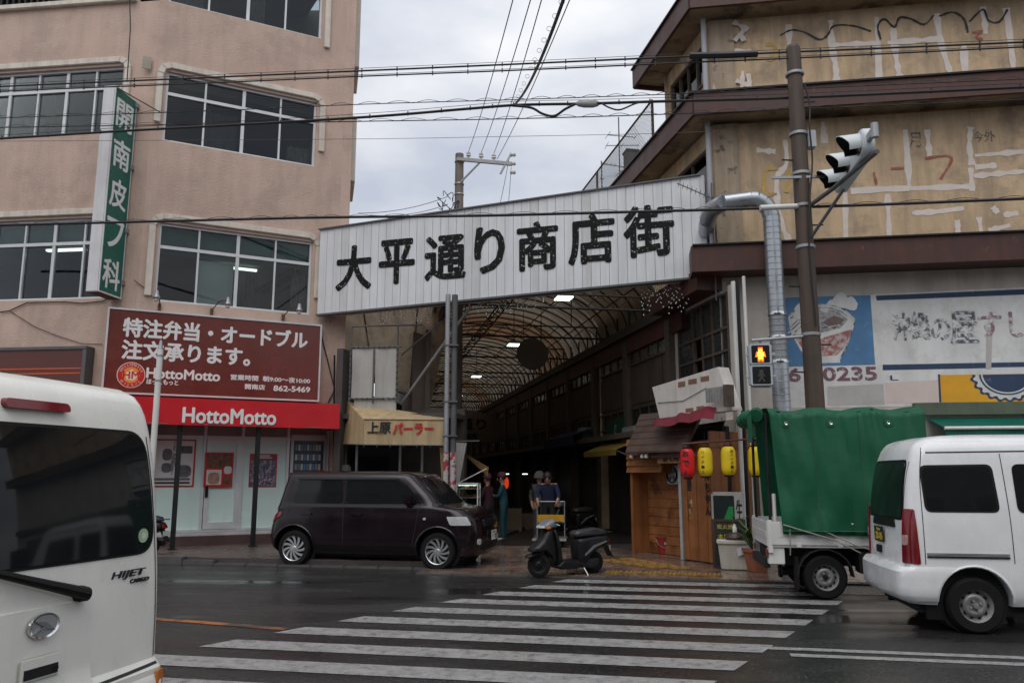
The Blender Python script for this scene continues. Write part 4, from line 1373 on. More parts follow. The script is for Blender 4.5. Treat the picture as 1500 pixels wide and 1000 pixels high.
mpoly('mural_panel', [(1140, 438), (1510, 420), (1510, 592), (1140, 598)], m_mwhite, 0)
mpoly('mural_panel', [(1150, 436), (1275, 432), (1282, 534), (1150, 537)], m_mblue, 1)
mpoly('mural_stripe', [(1283, 433), (1510, 423), (1510, 431), (1284, 440)], m_mnavy, 1)
mpoly('mural_stripe', [(1293, 534), (1444, 531), (1444, 539), (1293, 542)], m_mnavy, 1)
mpoly('mural_stripe', [(1452, 531), (1510, 530), (1510, 537), (1452, 538)], m_mnavy, 1)
mpoly('mural_panel', [(1376, 549), (1510, 547), (1510, 588), (1378, 589)], m_mgold, 1)
mpoly('mural_panel', [(1296, 560), (1374, 556), (1376, 589), (1298, 591)], m_mpink, 1)
mpoly('mural_panel', [(1212, 566), (1294, 562), (1296, 592), (1212, 594)], m_mgrey, 1)
mpoly('mural_stripe', [(1374, 548), (1377, 548), (1379, 589), (1376, 589)], m_mnavy, 2)
mpoly('mural_panel', [(1445, 480), (1454, 478), (1452, 540), (1444, 540)], m_mgrey, 2)
# steaming noodle bowl: body, rim, noodles, chopsticks, clouds
mpoly('bowl_body', [(1154, 462), (1170, 452), (1200, 446), (1230, 450), (1252, 466), (1250, 480), (1238, 510), (1230, 524), (1231, 531), (1190, 532), (1172, 512), (1158, 486)], m_mwhite, 2)
m_mred = M('mural worn red', (.36, .13, .12), rough=.75, col2=(.52, .48, .47), c2scale=9, c2lo=.46, c2hi=.58)
mpoly('bowl_glaze', [(1160, 488), (1200, 496), (1248, 482), (1238, 508), (1226, 520), (1192, 522), (1174, 508)], m_mred, 3)
mpoly('bowl_broth', [(1166, 466), (1180, 456), (1204, 452), (1228, 456), (1242, 468), (1232, 480), (1204, 487), (1178, 482)], M('mural broth grey', (.40, .39, .385), rough=.75, col2=(.2, .2, .21), c2scale=16), 3)
mpoly('bowl_topping', [(1204, 472), (1222, 462), (1238, 468), (1222, 482)], M('mural topping', (.17, .12, .12), rough=.75), 4)
for pth in ([(1152, 490), (1178, 466)], [(1152, 484), (1176, 462)], [(1154, 496), (1182, 470)]):
    b = MB(); ribbon(b, FG, pth, .02, .016, .05); b.build('chopstick', m_mink, rb, rz=FG.phi, fix=False)
for pth in ([(1154, 463), (1172, 451), (1202, 446), (1232, 451), (1253, 468)], [(1158, 466), (1176, 455), (1204, 450), (1230, 455), (1248, 469)], [(1253, 468), (1240, 508), (1229, 528)], [(1170, 470), (1200, 480), (1236, 474)], [(1176, 476), (1206, 484)]):
    b = MB(); ribbon(b, FG, pth, .018, .018, .1); b.build('bowl_outline', m_mink, rb, rz=FG.phi, fix=False)
def blob(u, v, r_, mat, lay, n=16):
    d = .004 + .0025 * lay
    s, z = FG.hit(u, v, d)
    b = MB()
    b.poly([(s + r_ * (1 + .12 * sin(5 * k)) * cos(2 * pi * k / n), -d, z + r_ * (1 + .12 * sin(5 * k)) * sin(2 * pi * k / n)) for k in range(n)])
    return b.build('steam_cloud', mat, rb, rz=FG.phi, fix=False)
for k, (u, v, r_) in enumerate(((1232, 440, .15), (1246, 445, .13), (1218, 447, .10), (1208, 452, .08), (1172, 452, .10), (1168, 462, .07))):
    blob(u, v, r_, m_mwhite, 5 + .2 * k)
# faded lettering and phone number
for s_, ua, ub, v, h_, mt in (('沖縄', 1308, 1362, 478, .52, m_mink), ('の', 1364, 1392, 482, .40, m_mink), ('屋', 1392, 1432, 480, .60, m_mink), ('すし', 1434, 1506, 476, .46, m_mplum)):
    xa, z = FG.hit(ua, v, .012); xb = FG.hit(ub, v, .012)[0]
    text('mural_lettering', s_, .5, mt, rb, tuple(FG.w((xa + xb) / 2, .012, z) - C0), rz=FG.phi, bold=.010, fit=(xb - xa, h_), ext=.001)
for s_, ua, ub, v in (('6', 1155, 1172, 549), ('0235', 1206, 1284, 548)):
    xa, z = FG.hit(ua, v, .010); xb = FG.hit(ub, v, .010)[0]
    text('mural_number', s_, .3, M('mural number plum', (.20, .10, .13), rough=.75, col2=(.6, .59, .58), c2scale=9, c2lo=.56, c2hi=.64), rb, tuple(FG.w((xa + xb) / 2, .010, z) - C0), rz=FG.phi, bold=.012, fit=(xb - xa, .24), ext=.001)
xa, z = FG.hit(1310, 553, .012)
text('mural_letter', 'L', .15, m_mnavy, rb, tuple(FG.w(xa, .012, z) - C0), rz=FG.phi, fit=(.14, .09), ext=.001)
# half crown cap on the yellow panel
s, z = FG.hit(1474, 548, .012)
def cap_ring(r0, r1, n0, lay, mat, wav=0.0):
    d = .004 + .0025 * lay
    b = MB()
    pts = []
    for k in range(n0 + 1):
        a_ = -pi + pi * k / n0
        rr_ = r1 * (1 + wav * (1 if (k // 2) % 2 else -1))
        pts.append((s + rr_ * cos(a_), -d, z + rr_ * .82 * sin(a_)))
    if r0 > 0:
        inner = [(s + r0 * cos(-pi + pi * k / n0), -d, z + r0 * .82 * sin(-pi + pi * k / n0)) for k in range(n0 + 1)]
        for k in range(n0): b.poly([inner[k], inner[k + 1], pts[k + 1], pts[k]])
    else:
        b.poly(pts)
    return b.build('crown_cap', mat, rb, rz=FG.phi, fix=False)
cap_ring(0, .60, 44, 2, m_mnavy, .035)
cap_ring(0, .545, 44, 3, m_mwhite, .045)
cap_ring(0, .46, 30, 4, m_mnavy)
cap_ring(.40, .43, 30, 5, m_mwhite)
# dull green fascia and awning beneath it
m_gfas = M('dull green fascia', (.10, .125, .085), rough=.6, var=.15, streak=.2)
s0 = FG.hit(1340, 600, .12)[0]
MB().box(s0, GL, -.14, 0, FG.hit(1400, 607, .14)[1], FG.hit(1400, 589, .14)[1]).build('green_fascia', m_gfas, rb, rz=FG.phi)
ga = thing('green_awning', 'teal green awning with white front bar behind the white van on the right', 'awning', FG.o, FG.phi)
s0, zt = FG.hit(1352, 612, .15)
s1, zm = FG.hit(1368, 627, .9)
zl_ = FG.hit(1440, 640, .9)[1]
m_gaw = fabric('teal awning vinyl', (0.0, .135, .095), transl=.2, var=.12, rough=.5)
b = MB()
b.grid(lambda u, v: (s0 + .1 + (12 - s0) * u, -.05 - .85 * v, zt + (zm - zt) * v), 10, 3)
b.build('canopy', m_gaw, ga, fix=False)
MB().grid(lambda u, v: (s0 + .1 + (12 - s0) * u, -.90 + .01 * sin(u * 60), zm - .04 + (zl_ - .25 - zm) * v), 40, 2).build('valance', m_gaw, ga, fix=False)
MB().tube([(s0 + .08, -.92, zm), (12, -.92, zm)], .03, 8).build('front_bar', m_whitepaint, ga)
MB().box(s0, GL, -.5, -.02, 0.03, zl_ - .1).build('shop_front', m_dark, ga)

# ================================================================== WALL ALONG THE ARCADE MOUTH, NEAR BAY
nb = thing('arcade_mouth_wall', 'cream plaster wall with large rusty windows at the right of the arcade mouth', 'wall', FH.o, FH.phi)
Wb = [-3.05, -.55, 3.42, 4.98]
cor = FH.loc(C0)[0]
facade('wall', -3.4, cor + .05, 2.55, 5.25, [Wb], .25, m_cream2, nb, 0)
b = MB()
x0, x1, z0, z1 = Wb
for x in (x0, x0 + .8, x0 + 1.25, x0 + 1.75, x1 - .05): b.box(x, x + .05, -.02, .05, z0, z1)
for z in (z0, z0 + .42, z0 + .86, z1 - .05): b.box(x0, x1, -.018, .048, z, z + .05)
wn = b.build('window', m_ironframe, nb)
xs_ = [x0, x0 + .8, x0 + 1.25, x0 + 1.75, x1]
zs_ = [z0, z0 + .42, z0 + .86, z1]
for i in range(4):
    for j in range(3):
        if i == 1 and j < 2: continue      # open casement
        MB().box(xs_[i] + .05, xs_[i + 1], .01, .02, zs_[j] + .05, zs_[j + 1]).build('pane', m_oldglass, wn)
MB().box(-3.3, cor, .5, .6, 2.6, 5.2).build('room_back', m_dark, nb)
MB().box(-3.4, cor + .1, -.5, .02, 5.05, 5.45).build('eave_beam', m_eave, nb)
b = MB()
MB().box(-.42, -.20, -.06, .0, 2.5, 5.05).build('pier', m_cream2, nb)
MB().tube([(-.08, -.10, .05), (-.08, -.10, 5.05)], .05, 10).build('downpipe', m_whitepaint, nb, smooth=True)
MB().tube([(.10, -.12, .05), (.10, -.12, 5.05)], .035, 8).build('dark_pipe', m_dark, nb, smooth=True)
MB().tube([(.32, -.10, .05), (.32, -.10, 5.05)], .03, 8).build('downpipe', m_whitepaint, nb, smooth=True)
MB().box(-.45, cor + .05, 0.0, .3, 0.0, 2.55).build('lower_wall', m_cream2, nb)
MB().box(-3.4, -.45, .15, .4, 0.0, 2.55).build('lower_wall', m_batten, nb)

# ================================================================== ROOF DECK FENCE, ANTENNAS
m_wire = M('fence wire', (.14, .14, .14), rough=.6)
fz = ZM + .44
fn = thing('roof_fence', 'rusty chain-link fence on the roof edge behind the arcade sign', 'fence', FHc.o, FHc.phi)
b = MB()
fx0, fx1 = -11.5, a3 - .05
for x in (fx0, fx0 + 2.2, fx0 + 4.4, fx1): 
    MB().tube([(x, -.3, fz), (x, -.3, fz + 1.3)], .035, 8).build('post', m_ironframe, fn)
MB().tube([(fx0, -.3, fz + 1.3), (fx1, -.3, fz + 1.3)], .028, 6).build('rail', m_ironframe, fn)
b = MB()
x = fx0
while x < fx1:
    for sgn in (-1, 1):
        xe = x + sgn * 1.25
        lo, hi = max(min(x, xe), fx0), min(max(x, xe), fx1)
        if hi > lo:
            z_a = fz + (lo - x) / (xe - x) * 1.25 if sgn > 0 else fz + (lo - x) / (xe - x) * 1.25
            z_b = fz + (hi - x) / (xe - x) * 1.25
            b.bar((lo, -.3, z_a), (hi, -.3, z_b), .007)
    x += .11
tag(b.build('mesh', m_wire, fn, fix=False), kind='stuff')
MB().box(-8.2, a3, 0, 6, ZM + .4, ZM + .46).build('roof_deck', m_awall, rb, rz=FHc.phi)
def antenna(u0, v0, v1, Y, label, yagi, mast_r=.02):
    p, q = at(u0, v0, Y), at(u0, v1, Y)
    t = thing('antenna', label, 'antenna', (p.x, p.y, q.z))
    h_ = p.z - q.z
    MB().tube([(0, 0, -1.5), (0, 0, h_)], mast_r, 6).build('mast', m_greysteel, t)
    for (z, ln, n_, ang, tilt) in yagi:
        b = MB()
        d = Vector((cos(ang), sin(ang), tilt))
        sd_ = Vector((-sin(ang), cos(ang), 0)) if abs(tilt) < .8 else Vector((1, 0, 0))
        o_ = Vector((0, 0, z))
        b.bar(o_ - d * ln * .4, o_ + d * ln * .6, .018)
        for k in range(n_):
            c_ = o_ + d * (ln * (-.38 + .95 * k / (n_ - 1)))
            b.bar(c_ - sd_ * (.16 + .10 * (k == 0)), c_ + sd_ * (.16 + .10 * (k == 0)), .010)
        b.build('boom', m_greysteel, t)
    return t
antenna(906, 172, 272, 22.5, 'roof television antenna on a thin mast left of the chain-link fence', [(1.55, .9, 2, .2, 0), (1.25, 1.0, 3, .1, .05), (.6, .9, 7, 2.6, .35), (.4, .5, 4, .6, .8)])
antenna(881, 236, 272, 22.0, 'bare thin mast standing above the arcade sign', [(.2, .1, 2, 0, 0)])
t = antenna(1042, 268, 330, 15.0, 'long yagi antenna tilted below the oxblood eave', [(.55, 1.1, 14, pi - .15, .52)], .015)
p = at(924, 225, 20.2)
t = thing('concrete_stub', 'short dark concrete column on the roof beside the chain-link fence', 'column', (p.x, p.y, ZM + .4), HA)
MB().box(-.16, .16, -.16, .16, 0, p.z - ZM - .4).build('shaft', M('dark concrete', (.10, .09, .085), rough=.9, var=.25, streak=.4), t, bevel=.02)
MB().box(-.18, .18, -.18, .18, p.z - ZM - .4, p.z - ZM - .34).build('cap', m_dark, t)
# ================================================================== PARLOUR AND POST AT THE LEFT OF THE MOUTH
m_tan = fabric('tan awning canvas', (0.60, 0.45, 0.255), transl=.25, var=.12, streak=.3, fold=.3)
m_blocks = M('dark parlour wall', (.07, .06, .055), rough=.8, var=.3)
FP = Frame(-3.06, 16.8, -10)
pk = thing('parlour_kiosk', 'small dark parlour shop squeezed between pink building and arcade post', 'shop', FP.o, FP.phi)
MB().box(-.9, 1.75, 1.55, 1.8, .1, 3.0).build('back_wall', m_blocks, pk)
MB().box(-.95, -.8, .6, 1.8, .1, 4.3).build('side_wall', m_blocks, pk)
MB().box(-.9, 1.75, .7, 1.6, 2.75, 2.85).build('ceiling', m_blocks, pk)
MB().box(-2.6, -.7, 1.85, 4.6, .1, 3.4).build('rear_block', m_blocks, pk)
for x in (-.55, .45, .95):
    MB().box(x - .025, x + .025, .95, 1.0, .1, 2.7).build('door_frame', m_steel, pk)
MB().box(-.5, .4, .98, .985, .2, 2.6).build('door_glass', glass('parlour glass', (.4, .42, .42)), pk)
MB().box(.5, 1.6, .5, 1.1, .1, .95).build('counter', M('drab counter', (.13, .10, .085), rough=.6, var=.2), pk, bevel=.015)
m_pipe = M('grey conduit', (.22, .22, .23), rough=.5, var=.15)
for k, (u, r_) in enumerate(((488, .022), (494, .035), (500, .025), (505, .03))):
    p, q = at(u, 780, 17.9), at(u + 2, 520, 17.9)
    MB().tube([(*FP.loc(Vector((p.x, 17.9, .1)))[:2], .1), (*FP.loc(Vector((q.x, 17.9, .1)))[:2], q.z)], r_, 8).build('conduit', m_pipe if k % 2 else m_dark, pk, smooth=True)
p = at(497, 700, 17.8)
x_, y_, _ = FP.loc(p)
MB().box(x_ - .06, x_ + .28, y_ - .12, y_, 1.25, 1.75).build('meter', m_greysteel, pk, bevel=.03)

pa = thing('tan_awning', 'tan canvas awning with black and red lettering beside the steel post', 'awning', FP.o, FP.phi)
def fpl(u, v, Y):
    return Vector(FP.loc(at(u, v, Y)))
A, B_ = fpl(533, 614, 16.8), fpl(650, 615, 16.5)
C_, D_ = fpl(533, 651, 16.8), fpl(650, 652, 16.5)
E_, G_ = fpl(508, 588, 17.9), fpl(650, 611, 17.4)
Ls, Lb = fpl(501, 640, 17.75), fpl(501, 650, 17.75)
b = MB()
def quadgrid(b, p00, p10, p11, p01, nu, nv, amp=0.0, fr=6.0):
    nrm = (p10 - p00).cross(p01 - p00).normalized()
    b.grid(lambda u, v: (p00 * (1 - u) + p10 * u) * (1 - v) + (p01 * (1 - u) + p11 * u) * v + nrm * amp * sin(fr * u * pi + v * 3) * sin(pi * v) , nu, nv)
quadgrid(b, E_, G_, B_, A, 10, 6, .012, 3)
quadgrid(b, A, B_, D_, C_, 26, 6, .012, 9)
quadgrid(b, E_, A, C_, Lb, 8, 6, .02, 4)
b.build('canopy', m_tan, pa, smooth=True, fix=False)
b = MB()
for k in range(7):
    c_ = C_.lerp(D_, k / 6)
    b.bar(c_ + Vector((0, 0, .02)), c_ - Vector((0, 0, .05)), .012)
b.tube([C_, D_], .014, 6).tube([C_, Lb], .014, 6).tube([A, B_], .014, 6)
tag(b.build('awning_frame', m_greysteel, pa), kind='stuff')
m_redl = M('red lettering', (.48, .015, .02), rough=.5)
m_bkl = M('black lettering', (.012, .012, .014), rough=.5)
mid = lambda u, v: A.lerp(B_, (u - 533) / 117).lerp(C_.lerp(D_, (u - 533) / 117), (v - 615) / 37) + Vector((0, -.022, 0))
text('lettering', '上原', .3, m_bkl, pa, mid(556, 627), fit=(.50, .24), bold=.007, ext=.001)
text('lettering', 'パーラー', .3, m_redl, pa, mid(606, 628), fit=(.86, .23), bold=.010, ext=.001)

# tarpaulin screen on a tube frame
m_tarp = fabric('pale tarpaulin', (0.72, 0.71, 0.67), transl=.45, var=.08, streak=.2, fold=.35)
FT = Frame(*at(512, 585, 17.6)[:2], -6)
tp = thing('tarpaulin_screen', 'pale tarpaulin laced in a steel tube frame above the tan awning', 'screen', FT.o, FT.phi)
Wt = 1.06
z0, z1 = at(512, 584, 17.6).z, at(512, 509, 17.6).z
z2 = at(512, 478, 17.6).z
for k in range(2):
    b = MB()
    x0, x1 = .03 + k * (Wt / 2), Wt / 2 - .03 + k * (Wt / 2) + .03
    b.grid(lambda u, v: (x0 + (x1 - x0) * u, .012 * sin(7 * u + 4 * v + k), z0 + .02 + (z1 - z0 - .04) * v), 10, 10)
    b.build('sheet', m_tarp, tp, smooth=True, fix=False)
b = MB()
b.grid(lambda u, v: (.1 + .95 * u, .02, z0 - .02 - .34 * v), 4, 3)
b.build('lower_flap', m_tarp, tp, fix=False)
for x in (0, Wt / 2, Wt):
    MB().tube([(x, -.02, z0 - .1), (x, -.02, z2 if x != Wt / 2 else z1)], .02, 8).build('upright', m_greysteel, tp)
for z, xe in ((z0, Wt), (z1, Wt + .1), (z2, Wt + .55)):
    MB().tube([(0, -.02, z), (xe, -.02, z)], .02, 8).build('rail', m_greysteel, tp)
b = MB()
for k in range(9):
    for x in (0, Wt): b.lathe([(.028, -.01), (.028, .01)], (x, -.02, z0 + (z1 - z0) * (k + .5) / 9), 'z', 6)
    for z in (z0, z1): b.lathe([(.028, -.01), (.028, .01)], (Wt * (k + .5) / 9, -.02, z), 'x', 6)
tag(b.build('lacing', m_cable, tp), kind='stuff')
# slanting tan canopy sheet between sign and arcade
m_canvas = fabric('old tan canopy sheet', (0.56, 0.45, 0.33), transl=.45, var=.15, streak=.35, fold=.3)
cs = thing('canopy_sheet', 'old tan canopy sheet sloping from the sign to the arcade side', 'canopy')
P = [at(462, 446, 18.75), at(665, 432, 17.9), at(632, 588, 20.2), at(480, 530, 19.4)]
b = MB()
b.grid(lambda u, v: (P[0] * (1 - u) + P[1] * u) * (1 - v) + (P[3] * (1 - u) + P[2] * u) * v + Vector((0, 0, -.12 * sin(pi * u) * sin(pi * v))), 12, 12)
b.build('sheet', m_canvas, cs, smooth=True, fix=False)
for q in ((P[0].lerp(P[1], .35), P[3].lerp(P[2], .45)), (P[0].lerp(P[1], .75), P[3].lerp(P[2], .8)), (P[3], P[2])):
    MB().bar(q[0] - Vector((0, .02, .07)), q[1] - Vector((0, .02, .07)), .03).build('batten', m_greysteel, cs)
# diagonal struts
st_ = thing('brace', 'diagonal steel brace from post top down beside the tarpaulin screen', 'brace')
MB().tube([at(690, 448, 17.0), at(587, 592, 17.9)], .035, 8).build('tube', m_steel, st_)
MB().tube([at(648, 470, 17.2), at(588, 520, 17.9)], .018, 6).build('cross_tube', m_greysteel, st_)

# twin steel post
m_flake = M('peeling red and white stickers', (.40, .38, .38), rough=.6, var=.15, col2=(.34, .03, .035), c2scale=9, c2lo=.50, c2hi=.53)
b0 = at(657, 690, 16.4)
ap = thing('arcade_post', 'twin grey steel post with peeling red and white stickers at the arcade mouth', 'post', (b0.x, 16.4, 0))
ztop = sgz(SG.loc(Vector((b0.x, 17.2, 0)))[0])[0] + .05
MB().tube([(-.055, 0, .03), (-.055, 0, ztop)], .052, 14).build('shaft', m_steel, ap, smooth=True)
MB().tube([(.085, .05, .03), (.085, .05, ztop)], .064, 14).build('shaft', m_greysteel, ap, smooth=True)
za, zb_ = at(657, 735, 16.4).z, at(657, 662, 16.4).z
MB().tube([(-.055, 0, za), (-.055, 0, zb_)], .0545, 14, cap=False).build('sticker_band', m_flake, ap, smooth=True)
MB().tube([(.085, .05, za), (.085, .05, zb_)], .0665, 14, cap=False).build('sticker_band', m_flake, ap, smooth=True)
for z in (ztop - 1.1, 3.0, 2.3):
    MB().box(-.13, .17, -.06, .13, z, z + .03).build('clamp', m_greysteel, ap)
# cloths beside the post
m_cloth = fabric('white curtain cloth', (.60, .60, .58), transl=.25, var=.1, fold=.3)
def hang_cloth(name, label, q, mat, amp=.03, fr=8):
    t = thing(name, label, 'curtain')
    b = MB()
    b.grid(lambda u, v: (q[0] * (1 - u) + q[1] * u) * (1 - v) + (q[3] * (1 - u) + q[2] * u) * v + Vector((0, amp * sin(fr * u * pi + 1.2 * v) * (.3 + .7 * v), 0)), 16, 10)
    b.build('cloth', mat, t, smooth=True, fix=False)
    return t
t = hang_cloth('white_curtain', 'gathered white curtain hanging right of the twin post', [at(667, 648, 16.9), at(684, 648, 17.0), at(671, 716, 17.0), at(665, 722, 16.9)], m_cloth)
MB().tube([at(660, 646, 16.9), at(702, 645.5, 17.0)], .012, 6).build('curtain_rod', m_greysteel, t)
hang_cloth('tan_curtain', 'gathered tan cloth hanging left of the twin post', [at(644, 655, 16.7), at(654, 655, 16.7), at(653, 738, 16.7), at(648, 720, 16.7)], m_tan)
ta = thing('stall_awning', 'small brown canvas awning with white strut inside the arcade mouth', 'awning')
q = [at(678, 662, 18.2), at(716, 684, 17.4), at(714, 697, 17.4), at(682, 668, 18.2)]
MB().grid(lambda u, v: (q[0] * (1 - u) + q[1] * u) * (1 - v) + (q[3] * (1 - u) + q[2] * u) * v, 4, 2).build('canopy', fabric('brown canvas', (.26, .16, .06), transl=.2), ta, fix=False)
MB().tube([at(668, 709, 17.6), at(713, 686, 17.4)], .012, 6).build('strut', m_whitepaint, ta)
# food display case
dcp = at(686, 745, 17.0)
dc = thing('display_case', 'glass food display case on legs beside the twin post', 'display case', (dcp.x, 17.0, 0), RAD(-6))
zb_, zt_ = .86, at(686, 709, 17.0).z
b = MB()
for x in (-.22, .22):
    for y in (-.17, .17):
        b.box(x - .012, x + .012, y - .012, y + .012, .03, zt_)
b.box(-.235, .235, -.185, .185, zt_, zt_ + .03)
b.build('frame', m_alu, dc)
for k, z in enumerate((zb_, zb_ + .2, zb_ + .38)):
    MB().box(-.22, .22, -.165, .165, z, z + .015).build('shelf', m_whitepaint, dc)
    for j in range(9):
        x = -.18 + .045 * j
        MB().lathe([(.0, 0), (.035, .005), (.038, .03), (.02, .055), (0, .06)], (x, random.uniform(-.1, .1), z + .016), 'z', 8).build('pastry', M('fried pastry', (.30, .15, .05), rough=.7, var=.4, vscale=20), dc, smooth=True)
MB().box(-.22, .22, -.172, -.168, zb_, zt_).build('glass', m_glass, dc)
MB().box(-.2, .2, -.05, .05, zt_ - .03, zt_ - .015).build('tube_light', m_tubedim, dc)

# ================================================================== WOODEN PUB AT THE RIGHT OF THE MOUTH
m_wood = M('varnished cedar', (0.30, 0.115, 0.040), rough=0.42, var=0.3, vscale=2.5, streak=.45, streak_col=(.09, .032, .012), sscale=16)
m_woodh = M('varnished cedar boards', (0.28, 0.11, 0.038), rough=0.45, var=0.35, vscale=3.5, bump=.1, bscale=15, col2=(.11, .04, .015), c2scale=2.5)
m_roofw = M('dark roof boards', (0.07, 0.043, 0.033), rough=0.6, var=0.3, vscale=3)
W1a, W1b = gnd(927, 811), gnd(1046, 828)
ang1 = math.degrees(atan2(W1b.y - W1a.y, W1b.x - W1a.x))
FW = Frame(W1a.x, W1a.y, ang1)
LW = (W1b - W1a).length
pb = thing('wooden_pub', 'small cedar board pub front with sloping plank roof at the arcade corner', 'shop', FW.o, FW.phi)
def wx(u, v=760): return FW.hit(u, v)[0]
xr0, xr1 = 0.0, wx(1003)
# recessed entry with horizontal boards
z = .03
while z < 1.62:
    MB().box(xr0 + .08, xr1 - .12, .35, .38, z, z + .17).build('board', m_woodh, pb, bevel=.006)
    z += .175
MB().box(xr0, xr0 + .08, -.02, .40, .03, 2.15).build('post', m_wood, pb)
MB().box(xr1 - .12, xr1 - .05, -.02, .40, .03, 2.15).build('rail_post', M('pale steel channel', (.4, .4, .39), rough=.5), pb)
z = 1.58
while z < 2.10:                                         # clapboard box above
    MB().hexa([(xr0 - .02, -.10, z), (wx(976), -.10, z), (wx(976), .3, z), (xr0 - .02, .3, z), (xr0 - .02, -.07, z + .128), (wx(976), -.07, z + .128), (wx(976), .3, z + .128), (xr0 - .02, .3, z + .128)]).build('clapboard', m_woodh, pb)
    z += .13
# door and wall of vertical boards
xd0, xd1 = xr1, wx(1028)
x = xd0
k = 0
while x < LW - .01:
    x2 = min(x + .125, LW)
    if not (k == 1):
        MB().box(x + .002, x2 - .002, -.03 + .006 * (k % 2), .02, .05, 2.02).build('board', m_wood, pb)
    else:
        for za, zb2 in ((.05, .72), (1.12, 1.25), (1.78, 2.02)):
            MB().box(x + .002, x2 - .002, -.024, .02, za, zb2).build('board', m_wood, pb)
        MB().box(x + .01, x2 - .01, -.005, .005, 1.25, 1.78).build('door_window', m_oldglass, pb)
        MB().box(x + .01, x2 - .01, -.012, .005, .72, 1.12).build('picture_panel', M('bottle poster', (.30, .14, .03), rough=.3, var=.7, vscale=9, col2=(.40, .36, .30), c2scale=8), pb)
    x += .125
    k += 1
MB().box(xd0, LW, -.045, .03, 2.02, 2.14).build('lintel', m_wood, pb)
MB().box(xd0, LW, -.02, .04, .03, .05).build('threshold', m_dark, pb)
# return front facing the street
FW2 = Frame(W1b.x, W1b.y, 34)
for k in range(8):
    r_ = FW.loc(FW2.w(.13 * k + .002, 0, 0))
    MB().box(.002, .128, -.02 + .006 * (k % 2), .03, .05, 2.3).build('board', m_wood, pb, loc=(r_[0], r_[1], 0), rz=FW2.phi - FW.phi)
r_ = FW.loc(FW2.w(0, 0, 0))
MB().box(-.02, 1.05, -.035, .03, 2.02, 2.12).build('lintel', m_wood, pb, loc=(r_[0], r_[1], .0), rz=FW2.phi - FW.phi)
MB().box(xr0 + .05, LW - .02, .42, .5, .03, 2.4).build('inner_wall', m_dark, pb)
# plank roof: five overlapping courses
e0, zE = FW.hit(916, 664, .42)
e1, _ = FW.hit(1001, 661, .42)
g0, zG = FW.hit(938, 627, -.25)
g1, _ = FW.hit(1030, 612, -.25)
zG = 2.72
for k in range(6):
    t0, t1 = k / 6, (k + 1.15) / 6
    def pt(t_, right, up):
        x_ = (e0 + (g0 - e0) * t_) if not right else (e1 + (g1 - e1) * t_)
        return (x_, -.42 + .67 * t_, zE + (zG - zE) * t_ + up)
    MB().hexa([pt(t0, 0, .0), pt(t0, 1, .0), pt(t1, 1, -.02), pt(t1, 0, -.02), pt(t0, 0, .035), pt(t0, 1, .035), pt(t1, 1, .01), pt(t1, 0, .01)]).build('roof_board', m_roofw, pb)
MB().bar(pt(0, 1, -.02), pt(1, 1, -.02), .05, .06).build('verge_board', m_roofw, pb)
MB().box(e0 + .1, LW, -.30, -.2, zE - .10, zE - .04).build('eave_beam', m_roofw, pb)
# name board, fan, bulbs
s0, z0 = FW.hit(964, 677, .2); s1, z1 = FW.hit(996, 662, .2)
nbd = MB().box(s0, s1, -.22, -.19, z0 - .02, z1).build('name_board', M('pale cedar', (.34, .18, .075), rough=.5, var=.2), pb, bevel=.006)
text('lettering', 'おでん', .14, m_bkl, nbd, ((s0 + s1) / 2 + .08, -.226, (z0 + z1) / 2 - .01), fit=(.42, .13), bold=.006)
s0, z0 = FW.hit(974, 695, 0)
MB().box(s0 - .18, s0 + .18, .18, .30, z0 - .18, z0 + .18).build('fan_case', M('grey fan case', (.32, .32, .31), rough=.5, var=.1), pb, bevel=.02)
b = MB()
for k in range(4):
    a = k * pi / 2 + .4
    b.prism([(s0 + .02 * cos(a + 1.2), z0 + .02 * sin(a + 1.2)), (s0 + .12 * cos(a), z0 + .12 * sin(a)), (s0 + .12 * cos(a + .7), z0 + .12 * sin(a + .7))], .150, .156)
tag(b.build('fan_blade', m_greysteel, pb), kind='stuff')
MB().lathe([(.135, .15), (.15, .15), (.15, .18), (.135, .18)], (s0, 0, z0), 'y', 20, cap=False).build('fan_ring', m_dark, pb)
for k, u in enumerate((925, 941, 947)):
    s_, z_ = FW.hit(u, 668, .35)
    MB().lathe([(0, .06), (.022, .05), (.045, 0), (.038, -.03), (0, -.045)], (s_, -.35, z_), 'z', 10).build('bulb', M('clear bulb', (.55, .55, .52), rough=.1, spec=.8), pb, smooth=True)
# brush lettering down the boards
for i, ch in enumerate('きんちゃん'):
    text('lettering', ch, .18, m_bkl, pb, (wx(1040), -.034, 1.72 - .2 * i), bold=.006, fit=(.12, .15), ext=.001)

# white slanted sign box above, with torn tape patches
t = thing('white_sign_box', 'blank white sign box with brown tape patches above the wooden pub', 'sign', FW.o, FW.phi)
q = [FW.hit(966, 613, .15), FW.hit(1072, 600, .15), FW.hit(1052, 537, .15), FW.hit(955, 567, .15)]
m_wbox = M('grubby white panel', (.60, .575, .54), rough=.55, var=.1, streak=.3, streak_col=(.33, .27, .22))
b = MB()
f_, bk = -.15, .1
pts = [(p[0], p[1]) for p in q]
b.prism(pts, f_, bk)
b.build('box', m_wbox, t, bevel=.008)
for ua, va, ub, vb in ((993, 558, 1003, 567), (1008, 554, 1020, 563), (1026, 550, 1038, 559), (1004, 597, 1015, 604), (1020, 594, 1031, 600)):
    (xa, za), (xb, zb2) = FW.hit(ua, vb, .16), FW.hit(ub, va, .16)
    MB().box(xa, xb, f_ - .006, f_ - .001, za, zb2).build('tape_patch', M('brown tape', (.20, .105, .06), rough=.6), t)
